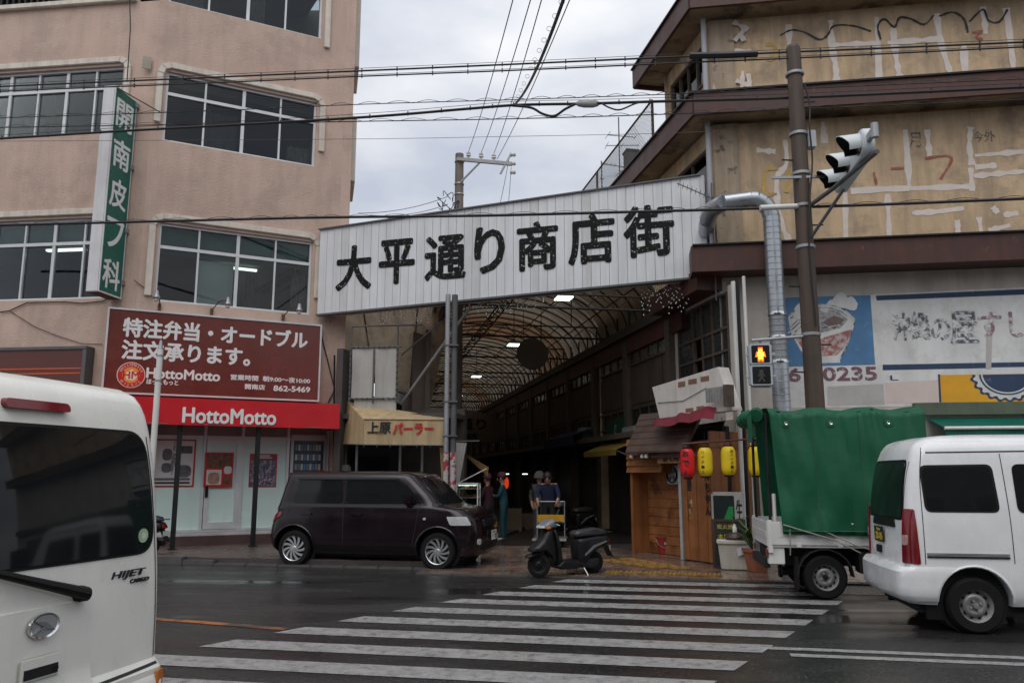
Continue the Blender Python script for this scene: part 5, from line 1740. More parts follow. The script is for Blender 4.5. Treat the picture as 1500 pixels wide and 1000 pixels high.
MB().tube([(*FW.hit(963, 590, .17)[:1], f_ - .012, FW.hit(963, 590, .17)[1]), (FW.hit(1000, 585, .17)[0], f_ - .012, FW.hit(1000, 587, .17)[1]), (FW.hit(1034, 568, .17)[0], f_ - .012, FW.hit(1034, 568, .17)[1])], .006, 4).build('cable', m_cable, t)
# corrugated offcut hanging beside it and maroon cloth below
t = thing('corrugated_offcut', 'small rusty corrugated sheet bracket at the end of the white sign box', 'sheet', FW.o, FW.phi)
xa, za = FW.hit(1034, 590, .3); xb, zb2 = FW.hit(1062, 565, .3)
b = MB()
b.grid(lambda u, v: (xa + (xb - xa) * u, -.30 + .015 * sin(u * 44), za + (zb2 - za) * v), 36, 1)
b.build('sheet', M('weathered zinc', (.25, .26, .26), rough=.5, var=.3, vscale=6, streak=.4, streak_col=(.14, .07, .04)), t, fix=False)
MB().box(xb - .03, xb + .06, -.32, -.16, za - .1, zb2 + .02).build('bracket', m_ironframe, t)
MB().box(xa - .05, xb + .1, -.2, -.05, za - .16, za - .12).build('ledge', m_cream2, t)
t = thing('maroon_cloth', 'faded maroon cloth awning below the white sign box', 'awning', FW.o, FW.phi)
q = [FW.hit(957, 616, .12), FW.hit(1048, 592, .12), FW.hit(1044, 612, .5), FW.hit(958, 626, .5)]
b = MB()
b.grid(lambda u, v: ((q[0][0] * (1 - u) + q[1][0] * u) * (1 - v) + (q[3][0] * (1 - u) + q[2][0] * u) * v, -.12 - .38 * v - .02 * sin(u * 30), (q[0][1] * (1 - u) + q[1][1] * u) * (1 - v) + (q[3][1] * (1 - u) + q[2][1] * u) * v + .02 * sin(u * 17)), 26, 4)
b.build('cloth', fabric('maroon cloth', (.17, .012, .028), transl=.2, fold=.3), t, smooth=True, fix=False)

# lantern bar and paper lanterns
m_yel = fabric('yellow lantern paper', (.88, .64, .015), transl=.18, var=.05, rough=.45)
m_rlan = fabric('red lantern paper', (.72, .012, .018), transl=.18, var=.05, rough=.45)
def lantern(u, v, Y, label, mat, txt, tmat, turn):
    p = at(u, v, Y)
    t = thing('paper_lantern', label, 'lantern', p, turn, 'lanterns along the pub front')
    prof = []
    for k in range(33):
        tt = k / 32
        z_ = -.24 + .48 * tt
        r_ = .125 * (1 - abs(2 * tt - 1) ** 5 * .42) + .0022 * cos(k * pi)
        prof.append((r_, z_))
    MB().lathe(prof, n=24).build('shade', mat, t, smooth=True)
    MB().lathe([(.078, .238), (.078, .262), (.07, .265), (0, .265)], n=18).build('top_cap', m_black, t)
    MB().lathe([(0, -.268), (.07, -.268), (.078, -.262), (.078, -.238)], n=18).build('bottom_cap', m_black, t)
    MB().tube(smooth_path([(-.06, 0, .26), (0, 0, .36), (.06, 0, .26)], 5), .005, 5).build('handle', m_black, t)
    MB().tube([(0, 0, .34), (0, 0, .5)], .004, 4).build('cord', m_cable, t)
    n_ = len(txt)
    for i, ch in enumerate(txt):
        text('character', ch, .1, tmat, t, (0, -.129, .16 - .33 * i / max(1, n_ - 1)), fit=(.052, .052) if n_ > 3 else (.11, .1), bold=.004 if n_ <= 4 else .0, ext=.001)
YL = 13.75
lantern(1007, 678, YL, 'red paper lantern with dark characters, leftmost of the hanging lanterns', m_rlan, 'おでん', M('dark lantern ink', (.05, .012, .015), rough=.6), RAD(-25))
lantern(1033, 676, YL - .03, 'yellow paper lantern next to the red lantern', m_yel, 'ハイボール', m_bkl, RAD(-32))
lantern(1067, 674.5, YL - .1, 'yellow paper lantern with clear black characters before the white downpipe', m_yel, '角ハイボール', m_bkl, RAD(12))
lantern(1107, 675, YL - .18, 'yellow paper lantern half hidden behind the truck frame post', m_yel, '角ハイボール', m_bkl, RAD(30))
t = thing('lantern_bar', 'thin maroon bar from which the lanterns hang', 'bar')
MB().tube([at(1000, 650, YL), at(1125, 641, YL - .25)], .018, 6).build('tube', m_maroon, t)
MB().tube([at(1062, 641, YL - .1), at(1057, 612, YL + .3)], .006, 5).build('stay', m_cable, t)

# things standing before the pub
m_terra = M('terracotta', (.30, .10, .05), rough=.75, var=.2, vscale=6)
m_leaf = M('plant leaf', (.055, .12, .03), rough=.5, var=.4, vscale=8)
def pot_plant(p, r_, h_, label, nleaf, ll, flower=None):
    t = thing('potted_plant', label, 'potted plant', p, 0, 'plants before the pub')
    MB().lathe([(r_ * .68, 0), (r_ * .95, h_ * .85), (r_ * 1.06, h_ * .85), (r_ * 1.06, h_), (r_ * .92, h_), (r_ * .9, h_ * .9), (0, h_ * .9)], n=20).build('pot', m_terra, t, smooth=True, ang=30)
    b = MB()
    for k in range(nleaf):
        a = random.uniform(0, 2 * pi)
        o_ = Vector((random.uniform(-.4, .4) * r_, random.uniform(-.4, .4) * r_, h_ * .9))
        d = Vector((cos(a), sin(a), random.uniform(.7, 2.2))).normalized()
        L_ = ll * random.uniform(.6, 1.2)
        sd_ = Vector((-sin(a), cos(a), 0)) * .022
        m1 = o_ + d * L_ * .5 + Vector((0, 0, .02))
        tip = o_ + d * L_ + Vector((cos(a), sin(a), -.4)) * L_ * .2
        b.poly([o_ - sd_ * .3, m1 - sd_, tip, m1 + sd_, o_ + sd_ * .3])
    tag(b.build('leaves', m_leaf, t, fix=False), kind='stuff')
    if flower:
        MB().lathe([(0, -.03), (.035, 0), (.02, .04), (0, .05)], (.02, -.03, h_ + ll * .7), n=8).build('flower', flower, t)
q = gnd(1108, 836, .03)
pot_plant((q.x + .02, q.y, .03), .22, .36, 'large terracotta pot with green plant behind the truck tailgate', 60, .55)
q = gnd(1103, 832, .03)
pot_plant((q.x - .10, q.y + .35, .45), .10, .18, 'small brown pot with yellow flower standing behind the white box', 24, .3, M('yellow flower', (.6, .35, .01), rough=.5))
q = gnd(1078, 834, .03)
t = thing('polystyrene_box', 'dirty white polystyrene box with lid in front of the blackboard', 'box', (q.x + .05, q.y + .15, .03), RAD(-12))
m_poly = M('grubby polystyrene', (.52, .50, .43), rough=.7, var=.15, vscale=4, streak=.2)
MB().hexa([(-.24, -.17, 0), (.24, -.17, 0), (.24, .17, 0), (-.24, .17, 0), (-.28, -.2, .40), (.28, -.2, .40), (.28, .2, .40), (-.28, .2, .40)]).build('body', m_poly, t, bevel=.012)
MB().box(-.30, .30, -.22, .22, .40, .46).build('lid', m_poly, t, bevel=.012)
MB().lathe([(.15, .46), (.17, .50), (.13, .56), (.05, .58), (0, .58)], n=16).build('dark_bowl', M('dark brown bowl', (.05, .03, .025), rough=.5), t, smooth=True)
MB().lathe([(.035, .58), (.035, .66), (.022, .68), (.022, .71), (0, .71)], n=10).build('white_cap', m_whitepaint, t, smooth=True)
MB().prism([(.02, .22), (.26, .30), (.24, .42), (0, .34)], -.235, -.228).build('paper_note', M('white paper', (.62, .65, .70), rough=.5), t)
q = gnd(1066, 826, .03)
q = gnd(1070, 831, .03)
t = thing('chalkboard', 'black chalkboard with yellow chalk writing leaning before the pub', 'sign', (q.x, q.y, .03), RAD(-14))
MB().box(-.23, .23, -.02, .02, .03, .74).build('board', M('black chalk board', (.015, .016, .016), rough=.6, var=.2), t)
b = MB()
for x0_, x1_, z0_, z1_ in ((-.27, -.23, 0, .78), (.23, .27, 0, .78), (-.23, .23, .74, .78), (-.23, .23, 0, .03)): b.box(x0_, x1_, -.028, .024, z0_, z1_)
b.build('frame', M('dark wood frame', (.045, .025, .016), rough=.6), t)
m_chalk = M('yellow chalk', (.5, .45, .08), rough=.9)
text('writing', '炭火焼', .14, m_chalk, t, (-.06, -.023, .66), fit=(.26, .08))
text('writing', '本日限定', .14, m_chalk, t, (0, -.023, .50), fit=(.36, .08))
q = gnd(1062, 822, .03)
q = gnd(1066, 829, .03)
t = thing('drinks_fridge', 'small white glass door fridge standing behind the chalkboard', 'fridge', (q.x + .05, q.y + .0, .03), RAD(-11))
MB().box(-.27, .27, 0, .24, .0, 1.22).build('cabinet', M('fridge white', (.36, .36, .34), rough=.4, var=.1), t, bevel=.03)
MB().box(-.24, .10, -.02, 0, .35, 1.16).build('glass_door', M('fridge glass', (.02, .03, .028), rough=.08, var=.2), t, bevel=.01)
MB().prism([(-.10, .72), (.08, .72), (.08, .98), (.01, .98)], -.026, -.022).build('sticker', M('green sticker', (.02, .22, .06), rough=.4), t)
text('lettering', '生', .2, m_bkl, t, (.18, -.004, .92), fit=(.10, .34), bold=.004)
q = gnd(976, 811, .03)
t = thing('red_bucket', 'red plastic bucket standing in the pub entry', 'bucket', (q.x - .02, q.y + .1, .03))
m_rbk = M('red plastic', (.30, .03, .02), rough=.4)
MB().lathe([(.11, 0), (.15, .30), (.16, .30), (.16, .32), (.14, .32), (.105, .02), (0, .02)], n=20).build('body', m_rbk, t, smooth=True, ang=30)
MB().tube(smooth_path([(-.15, 0, .3), (-.12, -.08, .18), (0, -.16, .12), (.12, -.08, .18), (.15, 0, .3)], 5), .005, 5).build('handle', m_steel, t)
text('label_print', 'BOX', .08, m_letter, t, (.03, -.146, .2), fit=(.1, .05))
t = thing('umbrella', 'pale folded umbrella leaning in the pub entry', 'umbrella', (q.x + .12, q.y + .12, .03))
MB().tube([(0, 0, .1), (.04, .05, .35), (.09, .1, .75)], .02, 8, rs=[.008, .035, .012]).build('folded_cloth', M('clear vinyl', (.45, .45, .45), rough=.25), t, smooth=True)
MB().tube(smooth_path([(.09, .1, .75), (.10, .11, .85), (.13, .12, .88), (.15, .12, .84)], 4), .008, 6).build('handle', m_whitepaint, t)

# ================================================================== DUCT, UTILITY POLE, SIGNALS
m_duct = M('spiral galvanised duct', (0.44, 0.47, 0.50), rough=0.33, metal=0.75, var=0.12, vscale=3)
du = thing('ventilation_duct', 'shiny galvanised spiral duct bending down beside the utility pole', 'duct')
YD = 14.35
def seg_duct(pix, r_, nm='segment'):
    pts = [at(q_[0], q_[1], q_[2] if len(q_) > 2 else YD) for q_ in pix]
    MB().tube(pts, r_, 20).build(nm, m_duct, du, smooth=True, ang=50)
    return pts
seg_duct([(1034, 352, 15.6), (1036, 322, 14.9)], .16)
seg_duct([(1036, 322, 14.9), (1044, 306, 14.6), (1060, 297, 14.35)], .16)
seg_duct([(1060, 297), (1098, 292)], .155)
pe = [at(u, v, YD) for u, v in ((1098, 292), (1108, 292), (1118, 297), (1126, 306), (1130, 318))]
for i in range(4): MB().tube([pe[i], pe[i + 1]], .155, 20).build('elbow_segment', m_duct, du, smooth=True, ang=50)
dx_ = at(1130, 318, YD).x
ztop, zbot = at(1130, 318, YD).z, .03
pz = [ztop, at(1140, 460, YD).z, at(1140, 530, YD).z, zbot]
MB().tube([(dx_, YD, pz[0]), (dx_, YD, pz[1])], .155, 24).build('riser', m_duct, du, smooth=True, ang=50)
MB().tube([(dx_, YD, pz[1]), (dx_, YD, pz[2])], .145, 24).build('sleeve', m_steel, du, smooth=True, ang=50)
MB().tube([(dx_, YD, pz[2]), (dx_, YD, pz[3])], .155, 24).build('riser', m_duct, du, smooth=True, ang=50)
b = MB()
z_ = pz[0]
k = 0
while z_ > zbot:
    for j in range(16):
        pass
    b.lathe([(.157, 0), (.161, .006), (.157, .012)], (dx_, YD, z_), 'z', 24, cap=False)
    z_ -= .115
tag(b.build('spiral_seam', m_steel, du, smooth=True), kind='stuff')
for z_ in (pz[1], pz[2], 4.0):
    MB().lathe([(.165, -.03), (.17, 0), (.165, .03)], (dx_, YD, z_), 'z', 24, cap=False).build('collar', m_chrome, du, smooth=True)

YP = 12.3
pp = at(1197, 640, YP)
up = thing('utility_pole', 'brown steel utility pole carrying signals and cables before the mural', 'utility pole', (pp.x, YP, 0))
m_pole = M('brown pole coating', (0.060, 0.042, 0.032), rough=0.6, var=0.25, vscale=2, streak=.35, streak_col=(.14, .08, .045), sscale=9)
zpt = at(1170, 72, YP).z
MB().tube([(0, 0, 0.02), (0, 0, zpt * .5), (0, 0, zpt)], .14, 20, rs=[.155, .135, .115]).build('shaft', m_pole, up, smooth=True)
MB().lathe([(.115, 0), (.10, .05), (0, .07)], (0, 0, zpt), n=16).build('cap', m_pole, up, smooth=True)
def pz_(v): return at(1185, v, YP).z
for v in (112, 200, 258, 305, 365, 493):
    MB().lathe([(.135, 0), (.15, .01), (.15, .05), (.135, .06)], (0, 0, pz_(v)), n=18, cap=False).build('clamp_band', m_steel, up, smooth=True)
for k, v in enumerate((150, 235, 330, 420, 505, 545)):
    MB().bar(((-.1 if k % 2 else .1), 0, pz_(v)), ((-.30 if k % 2 else .30), -.02, pz_(v)), .02).build('step_bolt', m_dark, up)
MB().box(.12, .26, -.08, .08, pz_(218), pz_(193)).build('junction_box', m_steel, up, bevel=.01)
b = MB()
b.tube(smooth_path([(.1, -.14, pz_(130)), (.16, -.14, pz_(160)), (.13, -.15, pz_(195)), (.16, -.1, pz_(240)), (.05, -.16, pz_(300)), (.0, -.165, pz_(370)), (.03, -.165, pz_(480))], 5), .014, 6)
b.build('pole_cable', m_cable, up)
# horizontal grey conduit arm with cable, lower bracket
p = at(1112, 306, YP)
MB().tube([(p.x - pp.x, -.05, p.z), (.05, -.05, pz_(303))], .045, 12).build('side_arm', m_whitepaint, up, smooth=True)
p = at(1128, 264, YP)
MB().bar((p.x - pp.x, -.1, p.z), (.35, -.1, pz_(262)), .04).build('bracket_arm', m_steel, up)
p = at(1100, 497, YP)
MB().tube([(p.x - pp.x, -.02, p.z - .02), (.0, -.02, pz_(492))], .025, 8).build('signal_arm', m_steel, up, smooth=True)

# pedestrian signal
pc = at(1114.5, 534, YP - .05)
ps = thing('pedestrian_signal', 'pedestrian signal with lit red standing figure hanging from the pole arm', 'traffic light', pc, RAD(-8))
m_case = M('pale grey signal case', (.40, .44, .47), rough=.45, var=.06)
MB().box(-.18, .18, 0, .16, -.345, .345).build('case', m_case, ps, bevel=.035)
hw = .135
for k, zc in enumerate((.165, -.165)):
    b = MB()
    b.prism(rpoly([(-.165, zc - .155), (.165, zc - .155), (.165, zc + .155), (-.165, zc + .155)], .04), -.02, .01)
    fm = b.build('lens_frame', m_case, ps)
    b = MB()
    b.prism(rpoly([(-hw, zc - hw), (hw, zc - hw), (hw, zc + hw), (-hw, zc + hw)], .02), -.024, -.019)
    b.build('lens', M('dark signal lens', (.015, .014, .015), rough=.2, var=.1), ps)
m_redfig = M('lit red figure', (.8, .1, .02), emit=(1.0, .10, .01), estr=2.2)
m_yelfig = M('lit yellow core', (.9, .6, .05), emit=(1.0, .62, .04), estr=3.0)
def figure(zc, mat, lay, k=1.0, walk=False):
    y = -.026 - .002 * lay
    parts = [[(-.028, .085), (.028, .085), (.03, .035), (-.03, .035)], [(-.05, .03), (.05, .03), (.065, -.04), (.05, -.04), (.038, 0), (.036, -.10), (.006, -.10), (.004, -.04), (-.004, -.04), (-.006, -.10), (-.036, -.10), (-.038, 0), (-.05, -.04), (-.065, -.04)]]
    if walk: parts = [parts[0], [(-.03, .03), (.03, .03), (.06, -.02), (.045, -.025), (.025, .0), (.02, -.03), (.055, -.10), (.03, -.10), (0, -.045), (-.03, -.10), (-.055, -.10), (-.02, -.03), (-.025, 0), (-.05, -.03), (-.06, -.02)]]
    b = MB()
    for pl in parts: b.prism([(x * k, z * k + zc) for x, z in pl], y, y + .002)
    o_ = b.build('figure', mat, ps)
    tag(o_, kind='stuff')
figure(.165, m_redfig, 0, 1.22)
figure(.165, m_yelfig, 1, .86)
figure(-.165, M('unlit figure', (.05, .05, .05), rough=.4), 0, 1.0, True)
b = MB()
for x in (-.2, .2):
    for z_ in (.17, -.17): b.box(x - .025, x + .025, .03, .08, z_ - .02, z_ + .02)
tag(b.build('hinge', m_case, ps), kind='stuff')
MB().tube([(0.02, .08, .345), (0.02, .08, .43)], .02, 8).build('hanger', m_steel, ps)

# vehicle signal: horizontal head seen from its side, visors to the left
g1, g2 = at(1226, 262, 12.05), at(1258, 213, 10.75)
zc = (g1.z + g2.z) / 2
ax = Vector((g2.x - g1.x, g2.y - g1.y, 0))
ang = atan2(ax.y, ax.x)
vs = thing('traffic_signal', 'three lens traffic signal with hooded visors on an arm from the utility pole', 'traffic light', (g1.x, g1.y, zc), ang)
# local x along the head towards the camera, lenses face local -y rotated to the left of the picture
LH = ax.length
sgn = -1
m_hood = M('pale hood', (.60, .64, .66), rough=.4, var=.06)
b = MB()
b.prism(rpoly([(-.22, -.2), (LH + .22, -.2), (LH + .22, .2), (-.22, .2)], .16, 8), 0, .16, 'xz')
hd = b.build('housing', m_hood, vs, bevel=.015)
m_lensg = M('signal lens', (.02, .10, .08), rough=.15, var=.1)
m_lensd = M('signal lens dark', (.03, .02, .012), rough=.15, var=.1)
for k in range(3):
    x = LH * k / 2
    MB().lathe([(0, -.03), (.08, -.022), (.15, .0)], (x, -.01, 0), 'y', 24).build('lens', m_lensg if k == 0 else m_lensd, vs, smooth=True)
    b = MB()
    nn = 20
    for j in range(nn):
        a0, a1 = -.18 * pi + 1.36 * pi * j / nn, -.18 * pi + 1.36 * pi * (j + 1) / nn
        def hp(a, t_):
            L_ = .30 * (.55 + .45 * max(0, sin(a)))
            r_ = .165
            return (x + r_ * cos(a), -L_ * t_, r_ * sin(a) - .02 * t_)
        def hp2(a, t_):
            p_ = hp(a, t_)
            return (x + (p_[0] - x) * .93, p_[1], p_[2] * .93)
        b.m = 0
        b.poly([hp(a0, 0), hp(a1, 0), hp(a1, 1), hp(a0, 1)])
        b.m = 1
        b.poly([hp2(a0, 0), hp2(a0, 1), hp2(a1, 1), hp2(a1, 0)])
        b.m = 0
        b.poly([hp(a0, 1), hp(a1, 1), hp2(a1, 1), hp2(a0, 1)])
    vz = b.build('visor', [m_hood, m_black], vs, smooth=True, ang=35, fix=False)
# arm and braces from the pole to the head
po = Vector((pp.x, YP, 0)) - Vector((g1.x, g1.y, 0))
ca, sa = cos(-ang), sin(-ang)
def tl(w_):
    q_ = w_ - Vector((g1.x, g1.y, zc))
    return (q_.x * ca - q_.y * sa, q_.x * sa + q_.y * ca, q_.z)
MB().tube([tl(Vector((pp.x, YP, pz_(308)))), tl(at(1222, 275, 11.9)), tl(at(1285, 222, 10.4))], .035, 10).build('arm', m_greysteel, vs, smooth=True)
MB().tube([tl(Vector((pp.x + .05, YP - .1, pz_(352)))), tl(at(1236, 277, 11.6))], .025, 8).build('brace', m_greysteel, vs, smooth=True)
e_ = tl(at(1284, 216, 10.45))
MB().box(LH + .18, LH + .52, .05, .11, -.05, .07).build('end_bracket', m_steel, vs, bevel=.01)
MB().lathe([(.05, -.1), (.05, .1)], (LH + .5, .08, 0), 'z', 10).build('end_clamp', m_steel, vs)

# ================================================================== REAR UTILITY POLE
bp = at(673, 240, 21)
rp = thing('utility_pole', 'far concrete utility pole with insulator crossarm rising behind the arcade sign', 'utility pole', (bp.x, 21, 0))
zt_ = at(672, 226, 21).z
m_conc = M('grey concrete pole', (.20, .175, .155), rough=.85, var=.2, streak=.3)
MB().tube([(0, 0, 0), (0, 0, zt_)], .12, 16, rs=[.16, .115]).build('shaft', m_conc, rp, smooth=True)
q = at(750, 241, 20.6)
zc_ = at(690, 236, 21).z
ax_ = Vector((q.x - bp.x, -.4, at(750, 243, 20.6).z - zc_))
o_ = Vector((0, -.13, zc_))
MB().bar(o_ - ax_ * .04, o_ + ax_, .09).build('crossarm', m_steel, rp)
MB().bar((.0, -.1, zc_ - .7), o_ + ax_ * .42, .04).build('brace', m_steel, rp)
MB().bar(o_ + ax_ * .88 + Vector((-.14, 0, -.3)), o_ + ax_ * .92 + Vector((.1, 0, .3)), .05).build('end_bracket', m_steel, rp)
m_porc = M('white porcelain', (.58, .57, .54), rough=.25)
INS = []
for k in (.18, .42, .66):
    p_ = o_ + ax_ * k + Vector((0, 0, .05))
    MB().lathe([(.03, 0), (.03, .06), (.07, .07), (.05, .11), (.065, .14), (.04, .2), (0, .22)], tuple(p_), n=12).build('insulator', m_porc, rp, smooth=True)
    INS.append(Vector((bp.x, 21, 0)) + p_ + Vector((0, 0, .2)))
for dz in (.25, 0, -.25):
    p_ = o_ + ax_ * .92 + Vector((.06, 0, dz))
    MB().lathe([(.03, 0), (.06, .03), (.04, .08), (.06, .12), (.03, .16)], tuple(p_), 'x', 10).build('insulator', m_porc, rp, smooth=True)
for z_ in (zt_ - .25, zc_ - .7, zc_ - 1.0):
    MB().lathe([(.13, 0), (.14, .02), (.13, .05)], (0, 0, z_), n=14, cap=False).build('clamp_band', m_steel, rp)
b = MB()
for k in range(16):
    a = Vector((random.uniform(-.55, -.15), -.15, zc_ - 1.35 + random.uniform(-.5, .3)))
    b.tube(smooth_path([a, a + Vector((random.uniform(-.1, .2), random.uniform(-.1, .1), random.uniform(-.2, .25))), a + Vector((random.uniform(-.2, .3), 0, random.uniform(-.4, .2)))], 4), .012, 5)
tag(b.build('cable_tangle', M('blue grey cable', (.04, .06, .09), rough=.5), rp), kind='stuff')

# ================================================================== OVERHEAD CABLES
FS = Frame(pp.x, YP, -10)                    # vertical plane of the cables along the street
def cable(name, label, pix, r_, F=FS, d=0.0, wave=None, ticks=0, mat=None, mess=0.0):
    t = thing(name, label, 'cable')
    pts = smooth_path([F.w(*(lambda q_: (q_[0], d, q_[1]))(F.hit(u, v, d))) for u, v in pix], 10)
    MB().tube(pts, r_, 6).build('conductor', mat or m_cable, t, smooth=True)
    if mess:
        MB().tube([p + Vector((0, 0, mess)) for p in pts], .005, 4).build('messenger_wire', m_cable, t)
    if wave:
        b = MB()
        w_, amp = wave
        n_ = int((pts[-1] - pts[0]).length / .06)
        wp_ = []
        for i in range(n_):
            f_ = i / (n_ - 1) * (len(pts) - 1)
            p = pts[int(f_)].lerp(pts[min(int(f_) + 1, len(pts) - 1)], f_ % 1)
            ph = i * .06 / w_ * 2 * pi
            wp_.append(p + Vector((0, .02 * cos(ph), amp * abs(sin(ph / 2)))))
        b.tube(wp_, .005, 4)
        b.build('lashing_wire', m_cable, t)
    if ticks:
        b = MB()
        L_ = (pts[-1] - pts[0]).length
        n_ = int(L_ / ticks)
        for i in range(n_):
            f_ = (i + .5) / n_ * (len(pts) - 1)
            p = pts[int(f_)].lerp(pts[min(int(f_) + 1, len(pts) - 1)], f_ % 1)
            b.bar(p - Vector((0, 0, .03)), p + Vector((0, 0, .05)), .02)
        tag(b.build('cable_tie', m_cable, t), kind='stuff')
    return t
cable('overhead_cable', 'topmost thick black cable with ties crossing both buildings', [(-120, 134), (0, 127), (300, 114), (530, 104), (760, 94), (960, 85), (1170, 76), (1500, 62), (1640, 55)], .016, ticks=.6, mess=.05)
cable('overhead_cable', 'second black cable just below the topmost one', [(-120, 141), (0, 134), (300, 122), (530, 112), (760, 103), (960, 94), (1170, 85), (1500, 69), (1640, 62)], .013, d=.06, ticks=.6, mess=.03)
t = cable('cable_cover', 'black insulating sleeve clipped on the topmost cable before the ochre building', [(1010, 82), (1060, 81), (1110, 79)], .055, d=.09)
cable('overhead_cable', 'upper wavy lashed cable between topmost pair and the thick spliced one', [(-120, 178), (0, 173), (300, 163), (530, 153), (760, 146), (960, 139), (1170, 130), (1500, 116), (1640, 110)], .008, wave=(.5, .035))
cable('overhead_cable', 'thick black spliced cable with pale connector crossing the sky', [(-120, 208), (0, 203), (180, 192), (400, 180), (560, 170), (680, 160), (760, 154), (860, 152), (960, 149), (1170, 143), (1500, 128), (1640, 122)], .024, d=-.08, ticks=.8, mess=.07)
sp = thing('cable_splice', 'pale connector and drooping loop on the thick spliced cable', 'connector')
b_ = FS.hit(860, 152, -.08)
P0 = FS.w(b_[0], -.08, b_[1])
MB().lathe([(.02, -.2), (.05, -.15), (.07, -.05), (.07, .1), (.05, .18), (.02, .22)], tuple(P0), 'x', 12).build('connector', M('pale connector', (.36, .36, .35), rough=.5), sp, smooth=True)
lp = [FS.w(FS.hit(u, v, -.05)[0], -.05, FS.hit(u, v, -.05)[1]) for u, v in ((752, 155), (778, 158), (795, 167), (812, 170), (828, 160), (842, 153))]
MB().tube(smooth_path(lp, 6), .022, 6).build('loop', m_cable, sp, smooth=True)
lp = [FS.w(FS.hit(u, v, -.05)[0], -.05, FS.hit(u, v, -.05)[1]) for u, v in ((880, 151), (893, 158), (908, 161), (928, 153), (938, 150))]
MB().tube(smooth_path(lp, 6), .014, 6).build('loop', m_cable, sp, smooth=True)
cable('overhead_cable', 'lower wavy lashed cable beneath the thick spliced one', [(-120, 190), (0, 187), (300, 182), (530, 178), (760, 174), (960, 168), (1170, 160), (1500, 146), (1640, 140)], .009, d=-.12, wave=(.55, .04))
cable('overhead_cable', 'thinnest single wire crossing the sky below the wavy cables', [(-120, 208), (0, 207), (500, 204), (750, 200), (950, 196), (1060, 192)], .004, d=-.15, mat=M('copper wire', (.10, .06, .055), rough=.5))
cable('overhead_cable', 'lowest thick wavy cable running across the face of the arcade sign', [(-120, 334), (0, 330), (200, 325), (400, 320), (510, 318), (700, 316), (900, 311), (1050, 307), (1115, 305)], .024, d=.10, wave=(.6, .045))
cable('overhead_cable', 'right run of the lowest cable from the utility pole past the ochre wall', [(1190, 303), (1330, 298), (1500, 291), (1640, 286)], .024, d=.10, wave=(.6, .045))
# wires that pass overhead to the far pole
def wire(label, a, b2, r_, sag=.15, ticks=0):
    t = thing('overhead_wire', label, 'cable')
    n_ = 24
    pts = [a.lerp(b2, k / n_) - Vector((0, 0, sag * 4 * (k / n_) * (1 - k / n_))) for k in range(n_ + 1)]
    MB().tube(pts, r_, 5).build('conductor', m_cable, t)
    if ticks:
        b = MB()
        for k in range(ticks):
            p = pts[0].lerp(pts[-1], (k + .5) / ticks)
            b.lathe([(.03, -.004), (.034, 0), (.03, .004)], tuple(p), 'y', 8, cap=False)
        tag(b.build('hanger_ring', m_cable, t), kind='stuff')
tops = [(753, -6, 'leftmost thin wire running from the far pole up to the top edge'), (779, -6, 'second thin wire from the left running up from the far pole'), (795, -6, 'third thin wire running up from the far pole')]
for k, (u, v, lab) in enumerate(tops):
    wire(lab, INS[k], at(u, v, 9.5), .008, .12)
wire('rightmost thin wire running from the far crossarm end up to the top edge', Vector((bp.x, 21, 0)) + o_ + ax_ * .72 + Vector((0, 0, .1)), at(837, -6, 9.5), .008, .12)
q_ = FS.hit(753, 154, -.08)
wire('thick ringed cable dropping from the top edge to the spliced cable', FS.w(q_[0], -.08, q_[1]), at(828, -8, 7.5), .020, .18, 12)
q1, q2 = at(560, 318, 19), Vector((bp.x - .3, 20.9, zc_ - 1.5))
for k in range(3):
    wire(('lowest', 'middle', 'highest')[k] + ' of three short blue wires left of the far pole', q1 + Vector((-.3 * k, 0, .05 * k)), q2 + Vector((0, 0, .22 * k)), .008, .12)
for k in range(2):
    wire(('left', 'right')[k] + ' wire hanging from the far crossarm end down behind the sign', Vector((bp.x, 21, 0)) + o_ + ax_ * .95 + Vector((.05 * k, 0, .2 - .3 * k)), at(733 + 12 * k, 296, 21), .007, .05)
# ================================================================== VEHICLES
def pchip(keys, z):
    """monotone-ish interpolation of tuples keyed by their first value"""
    if z <= keys[0][0]: return keys[0][1:]
    if z >= keys[-1][0]: return keys[-1][1:]
    for i in range(len(keys) - 1):
        if keys[i][0] <= z <= keys[i + 1][0]: break
    k0, k1 = keys[i], keys[i + 1]
    h = k1[0] - k0[0]
    t = (z - k0[0]) / h
    o = []
    for j in range(1, len(k0)):
        d = (k1[j] - k0[j]) / h
        def slope(a, b_, c_):
            d1 = (b_[j] - a[j]) / (b_[0] - a[0]); d2 = (c_[j] - b_[j]) / (c_[0] - b_[0])
            return 0 if d1 * d2 <= 0 else 2 * d1 * d2 / (d1 + d2)
        m0 = slope(keys[i - 1], k0, k1) if i > 0 else d
        m1 = slope(k0, k1, keys[i + 2]) if i + 2 < len(keys) else d
        t2, t3 = t * t, t * t * t
        o.append((2 * t3 - 3 * t2 + 1) * k0[j] + (t3 - 2 * t2 + t) * h * m0 + (-2 * t3 + 3 * t2) * k1[j] + (t3 - t2) * h * m1)
    return tuple(o)

